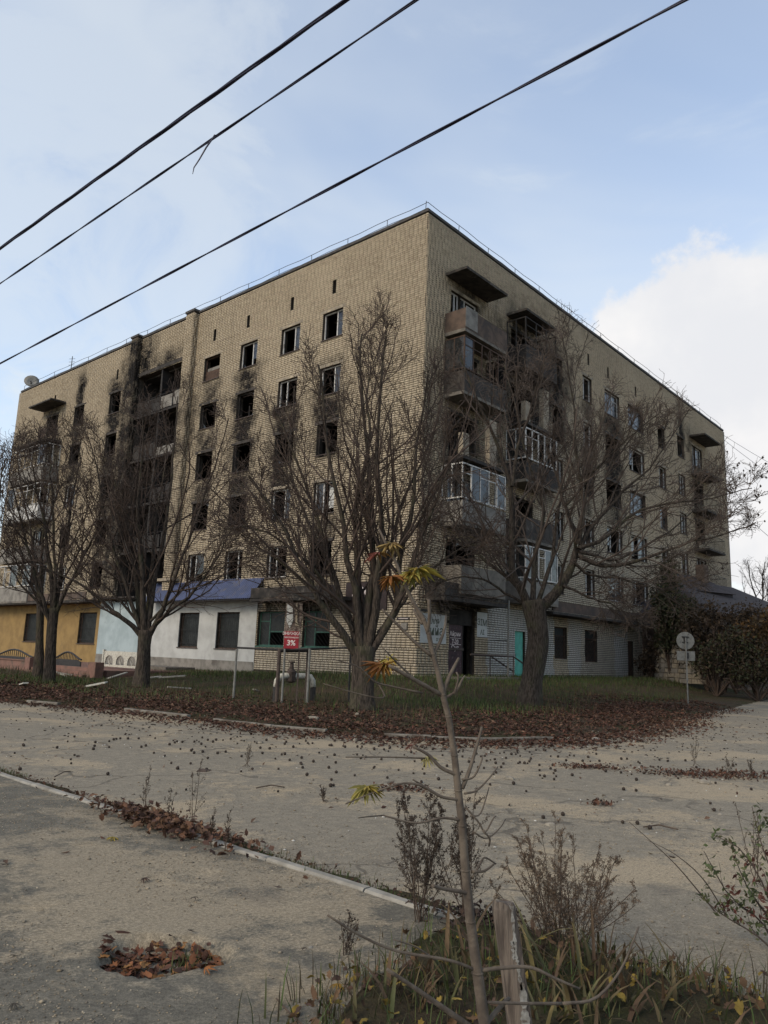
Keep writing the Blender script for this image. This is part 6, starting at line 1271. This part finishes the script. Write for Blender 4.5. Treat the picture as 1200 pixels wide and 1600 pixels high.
for (x0, y0, x1, y1, wd, sd_) in ((799, 1412, 807, 1500, 3, 1), (808, 1500, 815, 1548, 3, 2), (816, 1535, 825, 1640, 7, 3), (800, 1470, 803, 1500, 3, 5)):
    g = random.Random(sd_); n = 22; L = [];
    for i in range(n + 1):
        f = i / n; w = wd * (g.uniform(.55, 1.0) + 0.25 * math.sin(i * .9 + sd_)) * (0.3 if i in (0, n) else 1); xx, yy = x0 + (x1 - x0) * f, y0 + (y1 - y0) * f; L.append((xx - w, xx + w, yy))
    yq = 2.95 - 17.5 * mm_ * 1.0; V = [at(a, y, yq - 0.001) - pO for a, b, y in L] + [at(b, y, yq - 0.001) - pO for a, b, y in L]; V += [v_ + Vector((0, 0.005, 0)) for v_ in V]
    m = MB(); N2 = n + 1; F = [(i, N2 + i, N2 + i + 1, i + 1) for i in range(n)]; F += [tuple(k + 2 * N2 for k in f)[::-1] for f in F] + [(i, i + 1, i + 1 + 2 * N2, i + 2 * N2) for i in range(n)] + [(N2 + i + 1, N2 + i, 3 * N2 + i, 3 * N2 + i + 1) for i in range(n)]; m.add(V, F); m.build('paint_flake', MAT['peel'], post)
# earth patch under the front weeds
def patch(name, poly, h, material, seed, step=0.05):
    poly = np.array(poly); lo, hi = poly.min(0) - .1, poly.max(0) + .1; xs = np.arange(lo[0], hi[0], step); ys = np.arange(lo[1], hi[1], step); X, Y = np.meshgrid(xs, ys); p = np.column_stack([X.ravel(), Y.ravel()]); ins = np.where(inside(p, poly), 1, -1) * seg_dist(p, poly, True) + 0.06 * vnoise(p[:, 0], p[:, 1], 5, seed)
    z = surf_zs(p) - 0.02 + (h + 0.025) * sstep(ins, -0.02, 0.16) + 0.012 * vnoise(p[:, 0], p[:, 1], 9, seed) * (ins > 0); i = np.arange(len(p)).reshape(len(ys), len(xs)); F = np.column_stack([i[:-1, :-1].ravel(), i[:-1, 1:].ravel(), i[1:, 1:].ravel(), i[1:, :-1].ravel()]); F = F[(ins[F] > -0.12).any(1)]
    return link(name, np_mesh(name, np.column_stack([p, z]), F, material, smooth=True))
tag(patch('earth', [tuple(gnd(*q)[:2]) for q in ((470, 1640), (560, 1560), (640, 1500), (700, 1440), (790, 1450), (900, 1470), (1010, 1520), (1120, 1550), (1260, 1560))] + [(3.2, 2.2), (-0.35, 2.2)], 0.05, MAT['verge'], 3), kind='structure')
# sword-leaved clumps
def sword_clump(label, px, py, n, h, spread, seed, pal):
    b = gnd(px, py, 0.05); g = np.random.default_rng(seed); root = thing('sword_leaf_plant', label, 'plant', b, group='sword-leaved plants at the front'); N = n; k = 6
    base = np.column_stack([g.normal(0, spread, N), g.normal(0, spread * .6, N), np.full(N, -0.03)]); az = g.uniform(0, 2 * np.pi, N); H = h * g.uniform(.45, 1.1, N); ln = g.uniform(0.15, 0.9, N) * H; w = g.uniform(0.005, 0.0125, N); t = np.linspace(0, 1, k)
    d = np.column_stack([np.cos(az), np.sin(az), 0 * az]); sd = np.column_stack([-np.sin(az), np.cos(az), 0 * az]); zz_ = H[:, None] * (t[None] - 0.38 * (ln / H)[:, None] * t[None] ** 3)
    c = base[:, None] + d[:, None] * (ln[:, None] * t[None] ** 2)[..., None] + np.array([0, 0, 1]) * zz_[..., None]; ww = (w[:, None] * np.array([.7, 1, 1, .9, .6, .05])[None])[..., None] * sd[:, None]; up_ = np.array([0, 0, 1]) * 0.0
    V = np.stack([c - ww, c + d[:, None] * 0.003, c + ww], 2).reshape(-1, 3); idx = np.arange(N * k * 3).reshape(N, k, 3); F = np.concatenate([np.stack([idx[:, :-1, j], idx[:, :-1, j + 1], idx[:, 1:, j + 1], idx[:, 1:, j]], -1).reshape(-1, 4) for j in (0, 1)])
    pal = np.array(pal); cc = pal[g.integers(0, len(pal), N)] * g.uniform(.6, 1.25, (N, 1)); tipc = np.array((0.15, 0.10, 0.05)); C = (cc[:, None] * (1 - t[None, :, None] ** 2 * 0.6) + tipc * (t[None, :, None] ** 2 * 0.6)); C = np.repeat(C.reshape(-1, 3), 3, 0)
    link('blade', np_mesh('blade', V, F, MAT['leafy'], C, smooth=True), root)['kind'] = 'stuff'
SW = [(0.060, 0.078, 0.028), (0.085, 0.088, 0.035), (0.12, 0.095, 0.045), (0.10, 0.065, 0.035), (0.05, 0.056, 0.025), (0.15, 0.125, 0.045), (0.085, 0.05, 0.03), (0.06, 0.04, 0.025)]
for i, (px, py, n, h, sp_, lab) in enumerate(((690, 1560, 44, .36, .10, 'sword-leaved plant left of the sapling stem'), (640, 1600, 40, .30, .12, 'sword-leaved plant at the bottom left of the weeds'), (900, 1570, 50, .34, .12, 'sword-leaved plant right of the wooden post'), (990, 1540, 46, .34, .12, 'tall sword-leaved plant in the middle of the right weeds'), (1060, 1580, 44, .30, .12, 'sword-leaved plant at the lower right'), (1130, 1590, 36, .22, .12, 'small sword-leaved plant at the bottom right edge'), (860, 1610, 44, .30, .12, 'sword-leaved plant at the foot of the wooden post'), (760, 1530, 30, .34, .08, 'sword-leaved plant between sapling and post'), (960, 1620, 44, .30, .14, 'sword-leaved plant at the bottom edge right of centre'), (940, 1500, 26, .26, .08, 'sword-leaved plant below the seedy bush'))): sword_clump(lab, px, py, int(n * .62), h * (0.85 + .35 * ((i * 7) % 5) / 4), sp_ * 1.15, 200 + i, SW)
# dry seedy bushes
def weed_bush(label, px, py, n, h, seed, spread=0.5, seeds=2600, pal=((0.045, 0.032, 0.024), (0.06, 0.043, 0.03), (0.03, 0.022, 0.018)), size=0.006, m2=9, m3=6, z=0.03, group='dry weeds', up=0.5):
    b = gnd(px, py, z); g = np.random.default_rng(seed); root = thing('dry_weed', label, 'weed', b, group=group); P = np.zeros((n, 7, 3)); az = g.uniform(0, 6.28, n); l = g.uniform(.15, 1, n) * spread * h; H = h * g.uniform(.65, 1.05, n); t = np.linspace(0, 1, 7)
    P[..., 0] = (np.cos(az) * l)[:, None] * t + np.cumsum(g.normal(0, .012, (n, 7)), 1) * h; P[..., 1] = (np.sin(az) * l)[:, None] * t + np.cumsum(g.normal(0, .012, (n, 7)), 1) * h; P[..., 2] = H[:, None] * t - 0.02; P[:, 0, :2] = g.normal(0, .03, (n, 2)); R0 = np.linspace(.0035, .0015, 7)[None].repeat(n, 0); ts = TubeSet(); ts.add(P, R0, 4)
    P1, R1 = sprout(P, R0, m2, g, tmin=.2, ang=(25, 55), ratio=(.2, .42), up=up, wander=.35, n=5, rmin=.0012, lenmin=.04); R1 = np.minimum(R1, .0018); ts.add(P1, R1, 3); P2, R2 = sprout(P1, R1, m3, g, tmin=.15, ang=(25, 60), ratio=(.25, .5), up=up * .8, wander=.4, n=4, rmin=.0009, lenmin=.02); R2 = np.minimum(R2, .0012); ts.add(P2, R2, 3)
    link('stalk', ts.mesh('stalk', MAT['dry_weed']), root); allp = np.vstack([P1[:, 2:].reshape(-1, 3), P2.reshape(-1, 3)])
    if seeds: q = allp[g.integers(0, len(allp), seeds)] + g.normal(0, .004, (seeds, 3)); V, F, C = leaf_quads(q, size * g.uniform(.6, 1.5, seeds), pal, g); tag(link('seed_head', np_mesh('seed_head', V, F, MAT['litter'], C), root), kind='stuff')
    return root
weed_bush('dark seedy dry bush left of the sapling behind the kerb end', 655, 1448, 11, .78, 301, .38, 7000, size=.0055, m2=11, m3=7)
weed_bush('dark seedy dry stalks just behind the sapling stem', 730, 1452, 8, .80, 302, .3, 4600, size=.0055, m2=10, m3=7)
weed_bush('wide brown seedy dry bush right of the wooden post', 870, 1500, 18, .64, 303, 1.0, 9000, m2=11, m3=7, up=.28, pal=((0.12, 0.082, 0.055), (0.085, 0.06, 0.042), (0.15, 0.105, 0.068)), size=.0048)
weed_bush('thin brown dry bush at the right of the seedy bush', 905, 1490, 9, .62, 304, 1.0, 3600, m2=11, m3=7, up=.28, pal=((0.12, 0.082, 0.055), (0.085, 0.06, 0.042)), size=.0048)
for i, (px, py, h, lab) in enumerate(((225, 1290, .60, 'tallest dry stalk on the kerb leaf pile'), (298, 1305, .62, 'second tall dry stalk on the kerb leaf pile'), (330, 1328, .34, 'short dry stalk at the right of the leaf pile'), (350, 1335, .36, 'last dry stalk at the right end of the leaf pile'), (262, 1300, .36, 'bent dry stalk in the middle of the leaf pile'))): weed_bush(lab, px, py, 2, h, 320 + i, .12, 260, m2=8, m3=3, size=.006, up=.9)
for i, (px, py, h, lab) in enumerate(((1085, 1195, .42, 'pale plumed dry grass on the right leaf pile'), (1140, 1210, .3, 'short dry stalks along the right leaf pile'), (1175, 1214, .26, 'short dry stalks at the far right leaf pile'), (385, 1196, .34, 'stubby weed on the road left of centre'), (505, 1250, .14, 'small weed tuft on the road'), (1182, 1380, .55, 'tall brown stalk at the right frame edge'), (540, 1500, .24, 'thin seedy weed on the pavement left of the sapling'), (30, 1105, .4, 'small weed at the far left road edge'))): weed_bush(lab, px, py, 4, h, 340 + i, .25, 320, m2=7, m3=3, size=.006, up=.8)
# green shrub at the right edge
gsb = gnd(1215, 1490, 0.0); gs = thing('leafy_shrub', 'green small leaved shrub with long twigs at the right edge', 'shrub', gsb); g = np.random.default_rng(88); P = []
for (pts) in ([(1215, 1490), (1190, 1440), (1140, 1400), (1100, 1330)], [(1220, 1490), (1200, 1400), (1160, 1330), (1115, 1305)], [(1230, 1490), (1215, 1390), (1190, 1320), (1175, 1260)], [(1215, 1492), (1180, 1460), (1130, 1430), (1088, 1395)], [(1240, 1490), (1235, 1400), (1225, 1330), (1205, 1280)], [(1225, 1490), (1205, 1440), (1170, 1390), (1150, 1345)], [(1250, 1490), (1260, 1400), (1250, 1330), (1240, 1290)]): dd = g.uniform(-.35, .35); P.append(spline([np.array(at(x, y, gsb.y + dd * i / 3)) - np.array(gsb) for i, (x, y) in enumerate(pts)], 8))
P = np.array(P); R0 = np.linspace(.007, .002, 8)[None].repeat(len(P), 0); ts = TubeSet(); ts.add(P, R0, 5); P1, R1 = sprout(P, R0, 7, g, tmin=.2, ratio=(.25, .45), up=.2, n=5, rmin=.0015); R1 = np.minimum(R1, .003); ts.add(P1, R1, 3); link('stalk', ts.mesh('stalk', MAT['pale_twig']), gs)
q = np.vstack([P[:, 3:].reshape(-1, 3), P1.reshape(-1, 3)]); q = q[g.integers(0, len(q), 520)] + g.normal(0, .015, (520, 3)); V, F, C = leaf_quads(q, .019 * g.uniform(.6, 1.3, 520), [(0.085, 0.10, 0.04), (0.065, 0.085, 0.035), (0.11, 0.11, 0.05)], g, curl=.2); tag(link('leaf', np_mesh('leaf', V, F, MAT['leafy'], C), gs), kind='stuff')
q = q[g.integers(0, len(q), 300)] * np.array([1, 1, .8]) + np.array([.12, 0, 0]); V, F, C = leaf_quads(q, .02 * g.uniform(.6, 1.3, 300), [(0.10, 0.035, 0.025), (0.07, 0.03, 0.022)], g); tag(link('dead_leaf', np_mesh('dead_leaf', V, F, MAT['litter'], C), gs), kind='stuff')
tw = thing('long_twig', 'two long bare twigs arching over the road from the shrub', 'twig', gnd(1150, 1425, 0.0)); tO = Vector(tw.location); ty = tO.y
MB().tube([Vector(x) for x in spline([at(x, y, ty) - tO for x, y in ((1130, 1440), (1095, 1397), (1050, 1345), (983, 1284))], 12)], list(np.linspace(.006, .002, 12)), 5).build('stalk', MAT['pale_twig'], tw); MB().tube([Vector(x) for x in spline([at(x, y, ty - .1) - tO for x, y in ((1140, 1440), (1100, 1375), (1055, 1335), (1010, 1312))], 12)], list(np.linspace(.005, .0015, 12)), 5).build('stalk', MAT['pale_twig'], tw)
# kerb strip: soil, leaf piles, pothole leaves
strip = [tuple(st(s_, -0.02)) for s_ in np.arange(-8, 7.4, .6)] + [tuple(st(s_, -0.30 - 0.06 * math.sin(s_ * 2.3) - (.12 if 2.6 < s_ < 4.6 else 0))) for s_ in np.arange(7.4, -8, -.6)]
tag(patch('kerb_soil', strip, 0.015, MAT['verge'], 5, 0.06), kind='structure')
def broad_leaf(g):
    V = [(0, -.5, 0)]; out = [(.10, -.62), (.30, -.35), (.46, .0), (.34, .12), (.40, .38), (.18, .36), (0, .72), (-.17, .37), (-.42, .36), (-.33, .10), (-.46, -.02), (-.28, -.36), (-.10, -.62)]
    return np.array([(0, 0, 0)] + [(x * g.uniform(.8, 1.2), y * g.uniform(.85, 1.15), g.uniform(-.10, .10) + .25 * abs(x)) for x, y in out])
TPL = [broad_leaf(random.Random(900 + i)) for i in range(8)]; TF = np.array([(0, i, i % 13 + 1) for i in range(1, 14)])
def star_scatter(p, s, pal, g, flat, curl):
    n = len(p); ax = norm(g.normal(size=(n, 3)) * np.array([1, 1, 1 - flat])); nv = norm(g.normal(size=(n, 3)) * np.array([1 - flat, 1 - flat, 1]) + np.array([0, 0, flat])); ay = norm(np.cross(nv, ax)); nv = np.cross(ax, ay)
    T = np.array(TPL)[g.integers(0, 8, n)]; zc = T[..., 2] - curl * g.uniform(-1.6, 2.2, (n, 1)) * (T[..., 0] ** 2 + .6 * T[..., 1] ** 2)
    V = p[:, None] + s[:, None, None] * (T[..., :1] * ax[:, None] * 0.85 + T[..., 1:2] * ay[:, None] + zc[..., None] * nv[:, None]); k = T.shape[1]
    F = (np.arange(n)[:, None, None] * k + TF[None]).reshape(-1, 3); pal = np.array(pal); c = pal[g.integers(0, len(pal), n)] * g.uniform(.6, 1.3, (n, 1)); return V.reshape(-1, 3), F, np.repeat(c, k, 0)
def pile(label, p, size, pal, lift, flat=.55, extra=None):
    zz_ = surf_zs(p) + lift * gl.uniform(0.05, 1, len(p)); V, F, C = star_scatter(np.column_stack([p, zz_]), size, pal, gl, flat, .5); return tag(link('leaf_pile', np_mesh('leaf_pile', V, F, MAT['litter'], C)), label, 'leaf pile', kind='stuff')
q = np.array([st(a, b) for a, b in zip(gl.normal(3.6, .5, 1300), gl.normal(0.03, .12, 1300))]); pile('heap of dry brown leaves spilling over the kerb', q, gl.uniform(.028, .062, 1300), [(0.12, 0.06, 0.035), (0.085, 0.045, 0.03), (0.15, 0.085, 0.05), (0.06, 0.032, 0.024)], .13)
q = np.array([st(a, b) for a, b in zip(gl.uniform(-6, 7.2, 1500), gl.normal(-0.16, .09, 1500))]); pile('thin row of dead leaves along the kerb', q, gl.uniform(.012, .035, 1500), RED, .03)
q = np.array([st(a, b) for a, b in zip(gl.normal(6.9, .22, 420), gl.normal(-.05, .14, 420))]); pile('dark leaf heap at the kerb end by the bush', q, gl.uniform(.02, .05, 420), [(0.06, 0.04, 0.03), (0.085, 0.055, 0.04), (0.035, 0.025, 0.02)], .09)
a_ = gl.uniform(0, 6.28, 380); r_ = np.sqrt(gl.uniform(0, 1, 380)); q = np.column_stack([HOLE[0] + np.cos(a_) * r_ * .30, HOLE[1] + np.sin(a_) * r_ * .225]); pile('orange brown leaves filling the pothole', q, gl.uniform(.03, .058, 380), [(0.16, 0.065, 0.028), (0.115, 0.045, 0.025), (0.075, 0.035, 0.022), (0.22, 0.11, 0.04), (0.06, 0.03, 0.02)], .055, .78)
p_ = np.column_stack([gl.normal(HOLE[0] + .12, .05, 90), gl.normal(HOLE[1] - .03, .07, 90)]); V, F, C = blades(p_, gl.uniform(.06, .12, 90), [(0.09, 0.105, 0.035), (0.07, 0.08, 0.03)], gl, .6, .003); tag(link('pothole_grass', np_mesh('pothole_grass', V, F, MAT['leafy'], C)), 'small green grass tuft growing in the pothole', 'grass', kind='stuff')
sp_ = np.array([st(a, b) for a, b in zip(gl.uniform(-8, 7, 6500), gl.normal(-0.15, .075, 6500))]); sp_ = sp_[vnoise(sp_[:, 0], sp_[:, 1], 1.6, 3) > -0.05]; V, F, C = blades(sp_, gl.uniform(.02, .07, len(sp_)), GREEN + STRAW[:1], gl, .6, .003); tag(link('kerb_grass', np_mesh('kerb_grass', V, F, MAT['leafy'], C)), 'low green weeds growing along the kerb', 'grass', kind='stuff')
for (px, py, wx, wy, n, lab) in ((925, 1199, .45, .12, 260, 'small leaf patch in the middle of the road'), (1120, 1210, 1.1, .22, 900, 'long leaf pile at the right of the road'), (30 + 600, 1232, .3, .12, 160, 'leaf clump on the road behind the sapling'), (938, 1257, .13, .05, 60, 'small leaf clump right of the road centre')):
    c = gnd(px, py, .01); pile(lab, np.column_stack([c.x + gl.normal(0, wx, n) * .6, c.y + gl.normal(0, wy, n)]), gl.uniform(.02, .05, n), RED, .05)
g2 = np.random.default_rng(61); pf = np.column_stack([g2.uniform(-.35, 2.9, 1500), g2.uniform(2.9, 4.6, 1500)]); pf = pf[seg_dist(pf, np.array([(-.2, 3.2), (.5, 4.1), (1.4, 3.9), (2.6, 3.6)])) < .42]; pile('dead brown and yellow leaves among the front weeds', pf, gl.uniform(.02, .055, len(pf)), [(0.085, 0.05, 0.03), (0.06, 0.035, 0.025), (0.11, 0.065, 0.035), (0.20, 0.14, 0.03)], .12)
p_ = pf[g2.integers(0, len(pf), 2200)] + g2.normal(0, .1, (2200, 2)); V, F, C = blades(p_, g2.uniform(.05, .22, 2200), GREEN + STRAW + [(0.07, 0.085, 0.03)], g2, .8, .0035); tag(link('front_grass', np_mesh('front_grass', V, F, MAT['leafy'], C)), 'mixed green and straw grass under the front weeds', 'grass', kind='stuff')
# single leaves and twigs that stand out on the pavement
def single_leaf(label, px, py, s, col, seed, z=.06):
    g = random.Random(seed); b = gnd(px, py, z); b.z = surf_z(b.x, b.y) + .012; V, F = star_leaf(g, s, None, 7); c = np.array(col); o = link('fallen_leaf', np_mesh('fallen_leaf', V * np.array([1, 1, .6]) + np.array([0, 0, .01]), np.array(F), MAT['litter'], np.repeat(c[None], len(V), 0) * np.random.default_rng(seed).uniform(.7, 1.2, (len(V), 1))), None, b); o.rotation_euler = (g.uniform(-.2, .2), g.uniform(-.2, .2), g.uniform(0, 6.28)); tag(o, label, 'leaf', 'single fallen leaves')
for i, (px, py, s, col, lab) in enumerate(((175, 1312, .10, (0.30, 0.22, 0.04), 'large yellow leaf lying below the kerb leaf heap'), (525, 1543, .075, (0.34, 0.20, 0.04), 'bright yellow leaf at the left of the front weeds'), (225, 1376, .07, (0.065, 0.04, 0.03), 'curled brown leaf below the dusty ring'), (320, 1518, .07, (0.28, 0.11, 0.035), 'orange leaf at the right rim of the pothole'), (432, 1391, .05, (0.055, 0.035, 0.028), 'small dark leaf near the kerb right side'), (62, 1315, .04, (0.04, 0.028, 0.022), 'small dark leaf on the left pavement'), (8, 1357, .05, (0.05, 0.035, 0.028), 'dark leaf at the left frame edge'), (295, 1459, .045, (0.04, 0.03, 0.024), 'tiny dark leaf above the pothole'), (303, 1406, .05, (0.05, 0.035, 0.026), 'thin dark leaf right of the curled one'), (478, 1485, .04, (0.06, 0.045, 0.035), 'small grey brown leaf on the right pavement'), (28, 1502, .05, (0.09, 0.075, 0.055), 'dust covered leaf at the lower left'), (20, 1577, .05, (0.10, 0.085, 0.065), 'greyish leaf at the bottom left'), (165, 1508, .05, (0.07, 0.03, 0.022), 'reddish leaf at the left rim of the pothole'))): single_leaf(lab, px, py, s, col, 400 + i)
tk = thing('fallen_twig', 'thin dark twig on the pavement at the bottom', 'twig', gnd(450, 1580, .07)); k0 = Vector(tk.location); MB().tube([gnd(432, 1560, .07) - k0, gnd(452, 1582, .075) - k0, gnd(478, 1606, .07) - k0], .004, 5).build('stalk', MAT['dry_weed'], tk)
for i, (x0, y0, x1, y1, lab) in enumerate(((1005, 1292, 1060, 1296, 'curved twig beside the earth lump on the road'), (400, 1231, 445, 1230, 'straight stick lying on the road left of centre'), (85, 1214, 110, 1205, 'crooked twig at the left kerb'))):
    a, b = gnd(x0, y0, .02), gnd(x1, y1, .02); t = thing('fallen_twig', lab, 'twig', a); MB().tube([(0, 0, 0), (b - a) * .5 + Vector((0, .05, .02)), b - a], .007, 5).build('stalk', MAT['dry_weed'], t)
